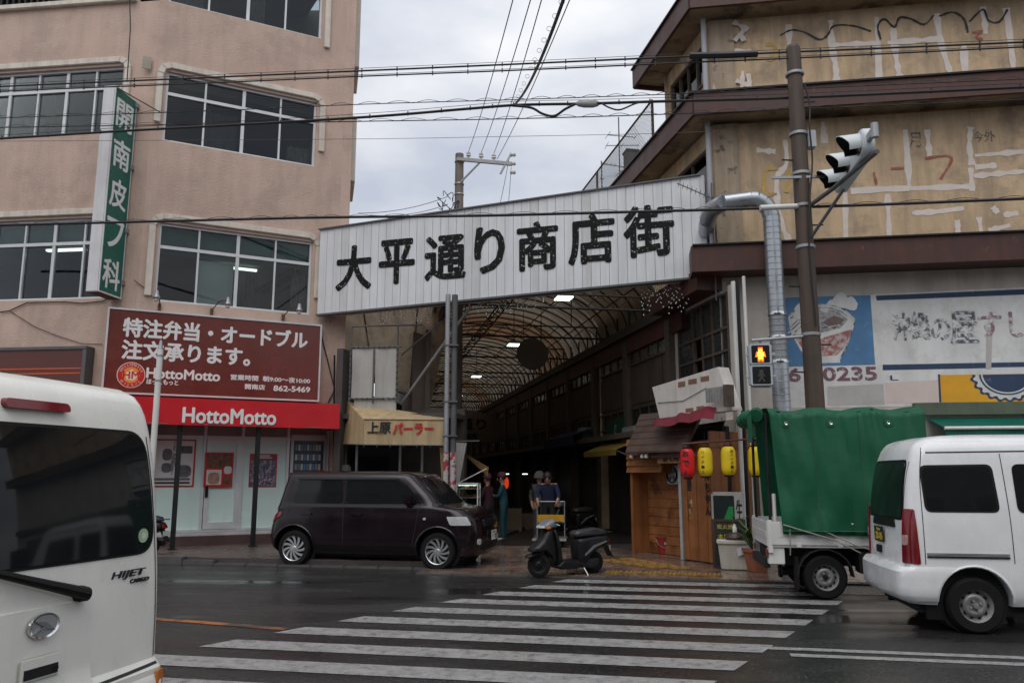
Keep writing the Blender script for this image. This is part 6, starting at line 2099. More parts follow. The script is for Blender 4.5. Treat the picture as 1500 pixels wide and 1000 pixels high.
def ring(xr, xf, w, rr, rf, bow=.0, n=8, ns=14, ne=7):
    """closed outline, counter-clockwise from the rear right; rr/rf corner radii; bow rounds the end faces"""
    P_ = []
    def corner(cx, cy, r, a0, a1):
        for k in range(n + 1):
            a = a0 + (a1 - a0) * k / n
            P_.append((cx + r * cos(a), cy + r * sin(a)))
    def side(p, q, m, bulge):
        for k in range(1, m):
            t = k / m
            P_.append((p[0] + (q[0] - p[0]) * t + bulge[0] * 4 * t * (1 - t), p[1] + (q[1] - p[1]) * t + bulge[1] * 4 * t * (1 - t)))
    corner(xr + rr, -w + rr, rr, pi, 1.5 * pi)
    side((xr + rr, -w), (xf - rf, -w), ns, (0, -.012))
    corner(xf - rf, -w + rf, rf, 1.5 * pi, 2 * pi)
    side((xf, -w + rf), (xf, w - rf), ne, (bow, 0))
    corner(xf - rf, w - rf, rf, 0, .5 * pi)
    side((xf - rf, w), (xr + rr, w), ns, (0, .012))
    corner(xr + rr, w - rr, rr, .5 * pi, pi)
    side((xr, w - rr), (xr, -w + rr), ne, (-bow * .8, 0))
    return P_

def vbody(keys, zs, mat, parent, name='body', arches=(), arch_w=.8, bow=.03, crown=.03):
    """body stacked from outlines by height; keys (z, x_rear, x_front, half_width, r_rear, r_front)"""
    b = MB()
    rings = []
    for z in zs:
        xr, xf, w_, rr, rf = pchip(keys, z)
        rings.append([(x, y, z) for x, y in ring(xr, xf, w_, min(rr, w_ * .95), min(rf, w_ * .95), bow)])
    m = len(rings[0])
    for r_ in rings: b.v += r_
    for i in range(len(rings) - 1):
        for j in range(m):
            a, c = i * m + j, i * m + (j + 1) % m
            b.face([a, c, c + m, a + m])
    # crowned roof: shrink outline towards its centre line while rising
    top = rings[-1]
    z = zs[-1]
    cx = sum(p[0] for p in top) / m
    base = (len(rings) - 1) * m
    for k, (sc, dz) in enumerate(((.93, .30), (.78, .62), (.5, .9), (.2, 1.0))):
        b.v += [(cx + (p[0] - cx) * sc, p[1] * sc, z + crown * dz) for p in top]
        for j in range(m):
            a, c = base + k * m + j, base + k * m + (j + 1) % m
            b.face([a, c, c + m, a + m])
    b.face([base + 4 * m + j for j in range(m)])
    b.face([j for j in range(m)][::-1])
    o = b.build(name, mat, parent, smooth=True, ang=38)
    for (x, z_, r_) in arches:
        for sgn in (-1, 1):
            c = MB().lathe([(r_, -.35), (r_, .35)], (x, sgn * arch_w, z_), 'y', 40).build('cut', None)
            bpy.context.view_layer.update()
            md = o.modifiers.new('b', 'BOOLEAN')
            md.operation = 'DIFFERENCE'
            md.solver = 'EXACT'
            pw = o.parent
            o.parent = None
            mw, o.location, o.rotation_euler = None, (0, 0, 0), (0, 0, 0)
            md.object = c
            bake(o)
            o.parent = pw
            me_ = c.data
            bpy.data.objects.remove(c)
            bpy.data.meshes.remove(me_)
    o.data.materials.clear()
    o.data.materials.append(mat)
    o.data.polygons.foreach_set('material_index', [0] * len(o.data.polygons))
    o.data.shade_smooth()
    o.data.set_sharp_from_angle(angle=RAD(32))
    bm = bmesh.new()
    bm.from_mesh(o.data)
    o_bvh = BVHTree.FromBMesh(bm)
    bm.free()
    return o, o_bvh

DIRS = {'R': (Vector((0, 1, 0)), lambda a, b_: Vector((a, -4, b_))), 'L': (Vector((0, -1, 0)), lambda a, b_: Vector((a, 4, b_))),
        'B': (Vector((1, 0, 0)), lambda a, b_: Vector((-6, a, b_))), 'F': (Vector((-1, 0, 0)), lambda a, b_: Vector((6, a, b_))),
        'T': (Vector((0, 0, -1)), lambda a, b_: Vector((a, b_, 5)))}
def proj(bvh, side, a, b_, off):
    d, og = DIRS[side]
    h = bvh.ray_cast(og(a, b_), d)
    if h[0] is None:
        h = bvh.find_nearest(og(a, b_) + d * 4)
        return h[0] - d * off
    return h[0] - d * off
def patch(bvh, side, poly, mat, parent, name, off=.006, thick=.012, grid=.07, smooth=True):
    """piece laid on the body: flat outline draped along one axis, with a turned-down rim"""
    bm = bmesh.new()
    vs_ = [bm.verts.new((p[0], p[1], 0)) for p in poly]
    bm.faces.new(vs_)
    xs = [p[0] for p in poly]; ys = [p[1] for p in poly]
    for ax_, lo, hi in ((0, min(xs), max(xs)), (1, min(ys), max(ys))):
        n_ = int((hi - lo) / grid)
        for k in range(1, n_ + 1):
            c = lo + (hi - lo) * k / (n_ + 1)
            co = (c, 0, 0) if ax_ == 0 else (0, c, 0)
            no_ = (1, 0, 0) if ax_ == 0 else (0, 1, 0)
            bmesh.ops.bisect_plane(bm, geom=bm.verts[:] + bm.edges[:] + bm.faces[:], plane_co=co, plane_no=no_)
    be = [e for e in bm.edges if e.is_boundary]
    ex = bmesh.ops.extrude_edge_only(bm, edges=be)
    low = {v for v in ex['geom'] if isinstance(v, bmesh.types.BMVert)}
    for v in bm.verts:
        v.co = proj(bvh, side, v.co.x, v.co.y, off - (thick if v in low else 0))
    bmesh.ops.recalc_face_normals(bm, faces=bm.faces)
    d = DIRS[side][0]
    bm.faces.ensure_lookup_table()
    s_ = sum((f.normal.dot(-d)) * f.calc_area() for f in bm.faces)
    if s_ < 0: bmesh.ops.reverse_faces(bm, faces=bm.faces)
    me = bpy.data.meshes.new(name)
    bm.to_mesh(me)
    bm.free()
    if smooth:
        me.shade_smooth()
        me.set_sharp_from_angle(angle=RAD(35))
    return link(name, me, mat, parent)
def seam(bvh, side, pts, parent, w_=.008, mat=None, off=.0025, name='panel_gap', n=5):
    P_ = smooth_path([Vector((p[0], p[1], 0)) for p in pts], n) if len(pts) > 2 else [Vector((*pts[0], 0)).lerp(Vector((*pts[1], 0)), k / 12) for k in range(13)]
    b = MB()
    prev = None
    for i, p in enumerate(P_):
        t = (P_[min(i + 1, len(P_) - 1)] - P_[max(i - 1, 0)]).normalized()
        nn = Vector((-t.y, t.x, 0)) * w_ / 2
        a_, c_ = proj(bvh, side, p.x + nn.x, p.y + nn.y, off), proj(bvh, side, p.x - nn.x, p.y - nn.y, off)
        if prev: b.poly([prev[0], prev[1], c_, a_])
        prev = (a_, c_)
    return b.build(name, mat or m_gap, parent, fix=False)
m_gap = M('panel gap', (.02, .02, .02), rough=.8)
m_tyre = M('tyre rubber', (.010, .010, .010), spec=.2, rough=.75, var=.25, vscale=12)
m_carglass = M('dark car glass', (.010, .011, .012), rough=.05, var=.1, spec=.32, rvar=.02)
m_under = M('underbody black', (.01, .01, .01), rough=.8)
m_alloy = M('alloy silver', (.62, .63, .64), rough=.28, metal=.85, var=.06)
m_steelw = M('dull steel wheel', (.27, .27, .27), rough=.5, metal=.5, var=.25, vscale=9, col2=(.15, .09, .06), c2scale=7, c2lo=.62, c2hi=.72)
m_lamp_r = M('red lamp plastic', (.17, .006, .010), rough=.15, spec=.6)
m_lamp_c = M('clear lamp', (.42, .43, .42), rough=.1, spec=.7, var=.2, vscale=14)
m_lamp_o = M('amber lamp', (.55, .16, .01), rough=.15)

def wheel(parent, x, y, r_, tw, rim_r, kind, side=-1, rz=0.0):
    """tyre with a rim; side -1 faces -y"""
    s_ = side
    prof = [(rim_r * .96, -tw / 2), (r_ * .90, -tw / 2 - .004), (r_ * .97, -tw / 2 + .022), (r_, -tw / 2 + .045), (r_ * 1.002, 0), (r_, tw / 2 - .045), (r_ * .97, tw / 2 - .022), (r_ * .90, tw / 2 + .004), (rim_r * .96, tw / 2)]
    w_ = MB().lathe(prof, (0, 0, 0), 'y', 44, cap=False).build('wheel', m_tyre, parent, (x, y, r_), rz, smooth=True, ang=50)
    f = s_ * (tw / 2 - .012)
    def yv(v): return f - s_ * v
    if kind == 'alloy':
        MB().lathe([(rim_r, yv(0)), (rim_r * 1.0, yv(-.008)), (rim_r * .93, yv(.004)), (rim_r * .90, yv(.06)), (rim_r * .9, yv(.10))], (0, 0, 0), 'y', 40, cap=False).build('rim', m_alloy, w_, smooth=True)
        for k in range(11):
            a = 2 * pi * k / 11
            b = MB()
            P_, Q = [], []
            for t in (0, .25, .5, .75, 1):
                rad = rim_r * (.16 + .76 * t)
                sw = a + .55 * t
                hw_ = .012 + .012 * t
                c_ = Vector((rad * cos(sw), rad * sin(sw)))
                tn = Vector((-sin(sw), cos(sw)))
                P_.append(c_ + tn * hw_); Q.append(c_ - tn * hw_)
            pl = [(p.x, p.y) for p in P_] + [(p.x, p.y) for p in reversed(Q)]
            b.prism(pl, yv(.006), yv(.03))
            b.build('spoke', m_alloy, w_, smooth=False)
        MB().lathe([(0, yv(-.006)), (rim_r * .16, yv(-.004)), (rim_r * .22, yv(.01)), (rim_r * .22, yv(.04))], (0, 0, 0), 'y', 20, cap=False).build('hub', m_alloy, w_, smooth=True)
        MB().lathe([(0, yv(.075)), (rim_r * .9, yv(.08))], (0, 0, 0), 'y', 24, cap=False).build('brake_disc', m_dark, w_)
    else:
        MB().lathe([(rim_r, yv(-.004)), (rim_r * .94, yv(.004)), (rim_r * .86, yv(.045)), (rim_r * .76, yv(.05)), (rim_r * .60, yv(.016)), (rim_r * .42, yv(.012)), (rim_r * .32, yv(.03)), (0, yv(.032))], (0, 0, 0), 'y', 40, cap=False).build('rim', m_steelw, w_, smooth=True, ang=60)
        nh = 12 if kind == 'steel12' else 10
        for k in range(nh):
            a = 2 * pi * k / nh
            MB().lathe([(0, 0), (.019, 0), (.019, .004), (0, .004)], (rim_r * .69 * cos(a), yv(.036) - .002, rim_r * .69 * sin(a)), 'y', 10).build('vent_hole', m_black, w_)
        MB().lathe([(0, yv(-.012)), (rim_r * .16, yv(-.01)), (rim_r * .19, yv(.02)), (rim_r * .19, yv(.04))], (0, 0, 0), 'y', 18, cap=False).build('hub', m_black if kind == 'steel12' else m_steelw, w_, smooth=True)
        for k in range(4):
            a = 2 * pi * k / 4 + .4
            MB().lathe([(.012, yv(.0)), (.012, yv(.03))], (rim_r * .30 * cos(a), 0, rim_r * .30 * sin(a)), 'y', 6).build('wheel_nut', m_steel, w_)
    return w_
def plate(parent, loc, rot, bg_m, ink_m, top, main, nm='number_plate'):
    t = MB().box(-.165, .165, -.006, 0, -.0825, .0825).build(nm, bg_m, parent, loc, 0, rot, bevel=.003)
    text('plate_text', top, .05, ink_m, t, (0, -.008, .05), fit=(.13, .035), ext=.001)
    text('plate_text', main, .09, ink_m, t, (.01, -.008, -.02), fit=(.25, .075), ext=.001, bold=.003)
    return t
zrange = lambda a, b_, n_: [a + (b_ - a) * k / n_ for k in range(n_ + 1)]

# ---------------------------------------------------------------- dark plum hatchback parked by the parlour
c1, c2 = gnd(433, 828), gnd(643, 834)
dirc = (c2 - c1)
WB = dirc.length
angc = atan2(dirc.y, dirc.x)
ctr = (c1 + c2) / 2 + Vector((-sin(angc), cos(angc), 0)) * .72
m_plum = M('plum black paint', (0.0095, 0.0050, 0.0072), rough=0.2, var=.1, coat=.35, spec=.3)
car = thing('parked_car', 'boxy dark plum hatchback parked in front of the parlour', 'car', (ctr.x, ctr.y, 0), angc)
h = WB / 2
bk = [(.22, -h - .40, h + .60, .74, .20, .30), (.34, -h - .50, h + .66, .815, .20, .34), (.55, -h - .53, h + .68, .835, .22, .36), (.74, -h - .50, h + .66, .835, .24, .36), (.84, -h - .47, h + .63, .83, .25, .36), (.91, -h - .44, h + .55, .82, .26, .34), (.965, -h - .42, h + .44, .815, .20, .30), (1.00, -h - .41, h + .22, .81, .20, .28), (1.03, -h - .40, h + .06, .80, .20, .26), (1.20, -h - .35, h - .10, .775, .19, .24), (1.38, -h - .30, h - .30, .745, .17, .22), (1.47, -h - .27, h - .40, .73, .16, .22), (1.54, -h - .25, h - .49, .70, .15, .2), (1.572, -h - .20, h - .58, .65, .14, .2)]
body, bv = vbody(bk, [.22, .28, .34, .42, .5, .58, .66, .74, .80, .84, .88, .91, .94, .965, .985, 1.0, 1.015, 1.03, 1.08, 1.14, 1.2, 1.26, 1.32, 1.38, 1.43, 1.47, 1.505, 1.54, 1.56, 1.572], m_plum, car, arches=((-h, .31, .37), (h, .31, .37)), bow=.035, crown=.035)
for sd in ('R', 'L'):
    q = [(-h - .06, 1.06), (-h + .02, 1.44), (-h + .84, 1.455), (-h + .86, 1.06)]
    patch(bv, sd, rpoly(q, .05), m_carglass, car, 'rear_side_window')
    q = [(-h + .94, 1.06), (-h + .92, 1.455), (h - .70, 1.45), (h - .52, 1.32), (h - .28, 1.06)]
    patch(bv, sd, rpoly(q, .05), m_carglass, car, 'front_side_window')
    q = [(-h + .0, 1.455), (-h + .0, 1.475), (h - .72, 1.475), (h - .56, 1.37), (h - .58, 1.345), (h - .74, 1.45)]
    patch(bv, sd, q, m_black, car, 'rain_visor', off=.02, thick=.02)
    patch(bv, sd, rpoly([(-h + .20, .36), (-h + .20, .30), (h - .40, .30), (h - .40, .36)], .01), m_black, car, 'side_sill', off=.012)
    seam(bv, sd, [(-h + .89, 1.46), (-h + .90, 1.0), (-h + .91, .6), (-h + .90, .36)], car)
    seam(bv, sd, [(h - .34, 1.06), (h - .36, .8), (h - .42, .5), (h - .44, .36)], car)
    seam(bv, sd, [(-h - .10, 1.46), (-h - .12, 1.1), (-h - .08, .85), (-h + .20, .65), (-h + .38, .36)], car)
    seam(bv, sd, [(-h - .10, 1.0), (0, 1.005), (h - .3, .99)], car, w_=.012)
    for x in (-h + .12, -h + 1.05):
        patch(bv, sd, rpoly([(x, .87), (x + .20, .87), (x + .20, .905), (x, .905)], .015), m_plum, car, 'door_handle', off=.035, thick=.03, grid=.04)
    s_ = -1 if sd == 'R' else 1
    MB().box(h - .60, h - .40, s_ * .80 - .10, s_ * .80 + .10, 1.02, 1.18).build('side_mirror', m_plum, car, bevel=.05, smooth=True)
    patch(bv, sd, rpoly([(h - .25, .80), (h - .20, .80), (h - .20, .84), (h - .25, .84)], .02, 3), m_lamp_c, car, 'side_marker', off=.012, grid=.03)
    q = [(-h - .46, .72), (-h - .44, .86), (-h - .26, .92), (-h - .24, .86)]
    patch(bv, sd, rpoly(q, .03), m_lamp_r, car, 'tail_lamp', off=.014)
    q = [(h + .22, .72), (h + .15, .86), (h + .48, .86), (h + .56, .72)]
    patch(bv, sd, rpoly(q, .03), m_lamp_c, car, 'headlamp', off=.012)
    for x in (-h, h):       # arch lips
        b = MB()
        pts = []
        for k in range(17):
            a = pi * k / 16
            p_ = proj(bv, sd, x + .385 * cos(a), max(.30, .31 + .385 * sin(a)), .004)
            pts.append(p_)
        b.tube(pts, .016, 6)
        b.build('arch_lip', m_plum, car, smooth=True)
q = [(-.64, 1.06), (.64, 1.06), (.56, 1.46), (-.56, 1.46)]
patch(bv, 'F', rpoly(q, .08), m_carglass, car, 'windscreen')
patch(bv, 'B', rpoly([(-.55, 1.08), (.55, 1.08), (.5, 1.42), (-.5, 1.42)], .08), m_carglass, car, 'rear_window')
patch(bv, 'F', rpoly([(-.42, .68), (.42, .68), (.42, .80), (-.42, .80)], .03), m_dark, car, 'grille', off=.01)
for z in (.705, .745, .785): patch(bv, 'F', [(-.42, z - .008), (.42, z - .008), (.42, z + .008), (-.42, z + .008)], m_chrome, car, 'grille_bar', off=.02)
patch(bv, 'F', rpoly([(-.5, .30), (.5, .30), (.45, .44), (-.45, .44)], .04), m_black, car, 'lower_grille', off=.006)
for y in (-.6, .6):
    patch(bv, 'F', rpoly([(y - .05, .40), (y + .05, .40), (y + .05, .50), (y - .05, .50)], .05), m_lamp_c, car, 'fog_lamp', off=.008, grid=.03)
m_pw2 = M('white plate', (.62, .63, .62), rough=.4)
m_pgreen = M('plate green ink', (.02, .10, .05), rough=.5)
p_ = proj(bv, 'F', 0, .53, .03)
plate(car, p_, (0, 0, pi / 2), m_pw2, m_pgreen, '沖縄 501', '・・20')
MB().box(-h - .30, -h + .05, -.55, .55, 1.545, 1.575).build('roof_spoiler', m_plum, car, bevel=.012)
MB().box(-h - .3, h + .4, -.6, .6, .16, .34).build('underbody', m_under, car)
for x in (-h, h):
    MB().lathe([(.36, -.68), (.36, .68)], (x, 0, .31), 'y', 28).build('wheel_housing', m_under, car)
    for y, sd in ((-.735, -1), (.735, 1)):
        wheel(car, x, y, .30, .185, .215, 'alloy', sd)
MB().tube([(h + .02, -.5, 1.04), (h - .02, .1, 1.06), (h - .1, .5, 1.08)], .012, 5).build('wiper', m_black, car)

# ---------------------------------------------------------------- white van at the right
m_van = M('white van paint', (0.76, 0.77, 0.78), rough=0.25, var=.05, coat=.5, streak=.10, streak_col=(.35, .34, .33))
m_vanl = M('cream white van paint', (0.77, 0.76, 0.70), rough=0.28, var=.05, coat=.4, streak=.10, streak_col=(.36, .35, .33))
def kei_van(name, label, loc, rz, paint, Lr, Lf, wb, Hh, W_=.735, hijet=False):
    """kei van heading local +x; Lr distance from rear axle to the rear bumper"""
    v = thing(name, label, 'van', loc, rz)
    xr, xf = -Lr, wb + Lf
    kz = Hh / 1.92
    keys = [(.26, xr + .06, xf - .05, .68, .16, .2), (.36, xr + .0, xf, .725, .15, .22), (.58, xr + .0, xf, W_, .14, .22), (.62, xr + .04, xf - .01, W_, .14, .22), (.80, xr + .045, xf - .05, W_, .14, .24), (1.0, xr + .055, xf - .16, W_ - .004, .14, .26), (1.12, xr + .065, xf - .24, W_ - .012, .15, .28), (1.4, xr + .10, xf - .48, W_ - .045, .14, .3), (1.62, xr + .15, xf - .70, W_ - .075, .13, .3), (1.76, xr + .20, xf - .86, W_ - .10, .13, .3), (1.85, xr + .27, xf - 1.0, W_ - .14, .13, .3), (1.885, xr + .36, xf - 1.1, W_ - .20, .12, .26)]
    if hijet: keys = [(z, a - .25 * max(0, a - xr - .05), c, d + .45 * max(0, W_ - d) * (z > 1), e * .75, f) for z, a, c, d, e, f in keys]
    keys = [(z * kz, a, c, d, e, f) for z, a, c, d, e, f in keys]
    zs = [.26, .31, .36, .44, .52, .58, .60, .62, .7, .8, .9, 1.0, 1.06, 1.12, 1.2, 1.3, 1.4, 1.5, 1.56, 1.62, 1.69, 1.76, 1.81, 1.85, 1.87, 1.885]
    bd, bvh = vbody(keys, [z * kz for z in zs], paint, v, arches=((0, .30, .345), (wb, .30, .345)), arch_w=.78, bow=.03, crown=.045)
    MB().box(xr + .15, xf - .2, -.6, .6, .18, .36).build('underbody', m_under, v)
    for x in (0, wb):
        MB().lathe([(.33, -.62), (.33, .62)], (x, 0, .30), 'y', 24).build('wheel_housing', m_under, v)
        for y, sd in ((-.655, -1), (.655, 1)):
            wheel(v, x, y, .27, .15, .165, 'steel10', sd)
    for sd in ('R', 'L'):
        seam(bvh, sd, [(xr + .28, 1.78 * kz), (xr + .22, 1.4 * kz), (xr + .20, .66)], v)
        seam(bvh, sd, [(xr + .1, 1.73 * kz), (wb * .5, 1.745 * kz), (wb + .1, 1.74 * kz)], v, w_=.014)
        seam(bvh, sd, [(.37, 1.72 * kz), (.38, 1.2), (.38, .68)], v)
    return v, bd, bvh, kz
g0 = gnd(1430, 927)
va = -RAD(9)
van, vbd, vb, kz = kei_van('white_van', 'white kei van in the right foreground with black rear glass', (g0.x + .655 * sin(-va), g0.y + .655 * cos(va), 0), va, m_van, .64, .75, 1.95, 1.96)
for sd in ('R', 'L'):
    patch(vb, sd, rpoly([(-.40, 1.17), (-.41, 1.64), (.28, 1.65), (.30, 1.17)], .07), m_black, van, 'window_seal', off=.004)
    patch(vb, sd, rpoly([(-.375, 1.195), (-.385, 1.615), (.255, 1.625), (.275, 1.195)], .06), m_carglass, van, 'side_window', off=.009)
    patch(vb, sd, rpoly([(.46, 1.17), (.46, 1.65), (1.40, 1.65), (1.66, 1.17)], .07), m_carglass, van, 'front_window', off=.007)
    for z in (.735, .765): patch(vb, sd, [(-.42, z - .008), (.34, z - .008), (.34, z + .008), (-.42, z + .008)], m_dark if z < .75 else m_steel, van, 'side_moulding', off=.012)
    for x in (0, 1.95):
        pts = [proj(vb, sd, x + .35 * cos(pi * k / 16), max(.28, .30 + .35 * sin(pi * k / 16)), .004) for k in range(17)]
        MB().tube(pts, .012, 6).build('arch_lip', m_van, van, smooth=True)
    s_ = -1 if sd == 'R' else 1
    MB().box(-.44, -.28, s_ * .62 - .03, s_ * .62 + .03, .12, .34).build('mud_flap', m_black, van)
# rear: glass, lamp clusters, plate, bumper
patch(vb, 'B', rpoly([(-.60, 1.08), (.60, 1.08), (.55, 1.70), (-.55, 1.70)], .08), m_black, van, 'rear_window_seal', off=.004)
patch(vb, 'B', rpoly([(-.57, 1.10), (.57, 1.10), (.525, 1.675), (-.525, 1.675)], .07), m_carglass, van, 'rear_window', off=.010)
patch(vb, 'B', rpoly([(-.40, 1.00), (.40, 1.00), (.36, 1.09), (-.36, 1.09)], .03), m_black, van, 'rear_garnish', off=.014)
for y in (-1, 1):
    q = rpoly([(y * .70, .66), (y * .695, 1.20), (y * .62, 1.20), (y * .60, .66)], .02)
    patch(vb, 'B', q, m_lamp_r, van, 'tail_lamp', off=.022, thick=.03)
    patch(vb, 'B', rpoly([(y * .685, .84), (y * .685, .94), (y * .62, .94), (y * .62, .84)], .02), M('pale lamp lens', (.45, .30, .28), rough=.15), van, 'reversing_lens', off=.027)
for sd in ('R', 'L'):
    patch(vb, sd, rpoly([(-.592, .66), (-.575, 1.20), (-.50, 1.20), (-.485, .66)], .02), m_lamp_r, van, 'tail_lamp', off=.012)
b = MB()
rg = [(x, y) for x, y in ring(-.71, .2, .745, .16, .05, 0.03)]
sel = [p for p in rg if p[0] < -.25]
bp_, br_ = vbody([(.30, -.66, .0, .71, .14, .02), (.36, -.70, .0, .74, .15, .02), (.58, -.70, 0, .745, .15, .02), (.63, -.66, 0, .735, .15, .02)], [.30, .33, .36, .44, .52, .58, .61, .63], m_van, van, name='rear_bumper', arches=((0, .30, .36),), arch_w=.74, crown=.004)
seam(vb, 'B', [(-.62, .66), (-.60, 1.0), (-.58, 1.68)], van)
seam(vb, 'B', [(.62, .66), (.60, 1.0), (.58, 1.68)], van)
m_yink = M('yellow plate ink', (.62, .42, .02), rough=.5)
m_pblack = M('black plate', (.012, .012, .012), rough=.4)
p_ = proj(vb, 'B', .10, .90, .02)
plate(van, p_, (0, 0, -pi / 2), m_pblack, m_yink, '沖縄 480', '20-05')
patch(vb, 'B', rpoly([(.06, .70), (.24, .70), (.24, .78), (.06, .78)], .02), m_black, van, 'tailgate_handle', off=.02)

# ---------------------------------------------------------------- near van at the left edge, rear to the right
far = Vector((-1.71, 4.25, 0))                     # far rear corner of the van
aL = RAD(180 - 15)                                  # heads left along the street
hd_ = Vector((cos(aL), sin(aL), 0))
sdv = Vector((-sin(aL), cos(aL), 0))               # its left side (towards the camera)
Lr = .60
cw = far + hd_ * (Lr + .02) + sdv * .735 * (-1 if sdv.y > 0 else 1) * (1 if sdv.y < 0 else 1)
cw = far + hd_ * (Lr + .02) + (sdv if sdv.y < 0 else -sdv) * .74
lv, lbd, lbv, kz = kei_van('white_van', 'cream white cargo van cut by the left edge, rear window dark', (cw.x, cw.y, 0), aL, m_vanl, Lr, .75, 2.45, 2.02, hijet=True)
patch(lbv, 'B', rpoly([(-.635, 1.16), (.635, 1.16), (.585, 1.765), (-.585, 1.765)], .13, 8), m_black, lv, 'rear_window_seal', off=.004)
patch(lbv, 'B', rpoly([(-.62, 1.175), (.62, 1.175), (.57, 1.75), (-.57, 1.75)], .12, 8), m_carglass, lv, 'rear_window', off=.010)
patch(lbv, 'B', rpoly([(-.07, 1.825), (.27, 1.825), (.265, 1.865), (-.065, 1.865)], .02), m_lamp_r, lv, 'high_brake_lamp', off=.03, thick=.04, grid=.04)
patch(lbv, 'B', rpoly([(-.22, .60), (.40, .60), (.36, 1.0), (-.16, 1.0)], .06), m_vanl, lv, 'tailgate_panel', off=.012, thick=.03)
# round the corner: emblem, handle, badge, wiper, sticker
def lp_(y, z, off=.03): return proj(lbv, 'B', y, z, off)
p_ = lp_(.08, .93, .022)
em = MB().lathe([(.052, -.004), (.062, -.008), (.064, .0), (.052, .0)], (0, 0, 0), 'x', 32, cap=False).build('emblem', m_chrome, lv, p_, smooth=True)
em.scale = (1, 1.25, .82)
MB().prism([(-.045, -.03), (.0, .02), (.05, .035), (.01, .0), (.045, -.03), (.0, -.012)], -.012, -.006, 'yz').build('emblem_mark', m_chrome, em)
ld = MB()
ld.lathe([(0, -.005), (.052, -.005)], (0, 0, 0), 'x', 32, cap=False)
ld.build('emblem_field', m_steel, em)
p_ = lp_(.08, .765, .012)
hn = MB().box(-.012, .004, -.105, .105, -.05, .05).build('tailgate_handle', m_vanl, lv, p_, bevel=.01)
MB().box(-.016, -.010, -.085, .085, -.035, .005).build('handle_recess', m_dark, hn)
MB().lathe([(0, -.02), (.014, -.02), (.016, -.012)], (0, -.07, -.015), 'x', 14).build('key_lock', m_black, hn)
m_badge = M('dark badge', (.03, .03, .035), rough=.3, metal=.4)
p_ = lp_(-.44, 1.075, .006)
text('badge', 'HIJET', .1, m_badge, lv, p_, rot=(pi / 2, 0, -pi / 2), fit=(.23, .040), bold=.0007, shear=.2)
p_ = lp_(-.52, 1.04, .006)
text('badge', 'CARGO', .05, m_badge, lv, p_, rot=(pi / 2, 0, -pi / 2), fit=(.13, .018), bold=.001, shear=.2)
p_ = lp_(-.53, 1.25, .016)
stk = MB().lathe([(0, 0), (.034, 0), (.034, .002), (0, .002)], (0, 0, 0), 'x', 24).build('sticker', M('pale green sticker', (.36, .50, .30), rough=.4), lv, p_)
MB().lathe([(0, -.001), (.016, -.001)], (0, 0, 0), 'x', 16, cap=False).build('sticker_mark', M('white sticker print', (.6, .62, .58), rough=.4), stk)
p0_, p1_ = lp_(-.12, 1.03, .05), lp_(.50, 1.22, .035)
b = MB()
b.tube([p0_, p0_ * .7 + p1_ * .3, p1_], .02, 8, rs=[.028, .022, .012])
b.build('rear_wiper', m_black, lv, smooth=True)
MB().lathe([(.03, -.03), (.035, 0), (.035, .04)], tuple(lp_(-.12, 1.03, .02)), 'x', 14).build('wiper_pivot', m_black, lv, smooth=True)
seam(lbv, 'B', [(-.66, .66), (-.655, 1.0), (-.60, 1.74)], lv)
seam(lbv, 'B', [(.66, .66), (.655, 1.0), (.60, 1.74)], lv)
seam(lbv, 'B', [(-.66, .63), (0, .62), (.66, .63)], lv, w_=.012)
for y in (-1, 1):
    patch(lbv, 'B', rpoly([(y * .69, .50), (y * .69, .60), (y * .62, .60), (y * .62, .50)], .015), m_lamp_o, lv, 'rear_lamp', off=.02)
lb2, lbb = vbody([(.28, -Lr + .02, 0, .70, .12, .02), (.36, -Lr - .015, 0, .735, .12, .02), (.55, -Lr - .015, 0, .745, .12, .02), (.60, -Lr + .01, 0, .735, .12, .02)], [.28, .32, .36, .45, .55, .58, .60], m_vanl, lv, name='rear_bumper', arches=((0, .30, .36),), arch_w=.74, crown=.004)

# ---------------------------------------------------------------- kei truck with green tarpaulin
gt = gnd(1210, 877)
tr = thing('kei_truck', 'white kei truck with green tarpaulin over the load bed, tail to the left', 'truck', (gt.x + .62 * sin(RAD(9)), gt.y + .62 * cos(RAD(9)), 0), -RAD(9))
m_bed = M('truck white paint', (.66, .665, .65), rough=.38, var=.08, coat=.2, streak=.18, streak_col=(.26, .22, .19))
m_chas = M('chassis black', (.014, .014, .015), rough=.7, var=.3)
bx0, bx1, bw, bz0, bz1 = -.66, 1.30, .705, .66, .95
MB().box(bx0, bx1, -bw, bw, bz0 - .03, bz0 + .02).build('bed_floor', m_bed, tr, bevel=.006)
for y in (-1, 1):
    gate = MB().box(bx0 + .02, bx1, y * bw - .02, y * bw + .02, bz0, bz1).build('side_gate', m_bed, tr, bevel=.008)
    MB().box(bx0 + .1, bx1 - .05, y * bw + y * .02 - .004, y * bw + y * .02 + .004, bz0 + .10, bz0 + .13).build('gate_rib', m_bed, gate)
    for x in (bx0 + .35, bx0 + .85, bx0 + 1.35, bx0 + 1.8):
        MB().box(x - .03, x + .03, y * (bw + .028) - .008, y * (bw + .028) + .008, bz0 - .02, bz0 + .03).build('hinge', m_bed, gate)
    MB().box(bx0 - .02, bx0 + .04, y * (bw - .03) - .04, y * (bw - .03) + .04, bz0 - .1, bz1 + .02).build('corner_post', m_bed, tr, bevel=.006)
    MB().box(bx0 - .02, bx0 + .18, y * (bw - .08) - .06, y * (bw - .08) + .06, .42, bz0 - .03).build('lamp_bracket', m_bed, tr, bevel=.01)
    MB().box(bx0 - .03, bx0 - .02, y * (bw - .10) - .08, y * (bw - .10) + .08, .50, .60).build('tail_lamp', m_lamp_r, tr)
    MB().box(-.36, -.32, y * .62 - .08, y * .62 + .08, .12, .52).build('mud_flap', m_black, tr)
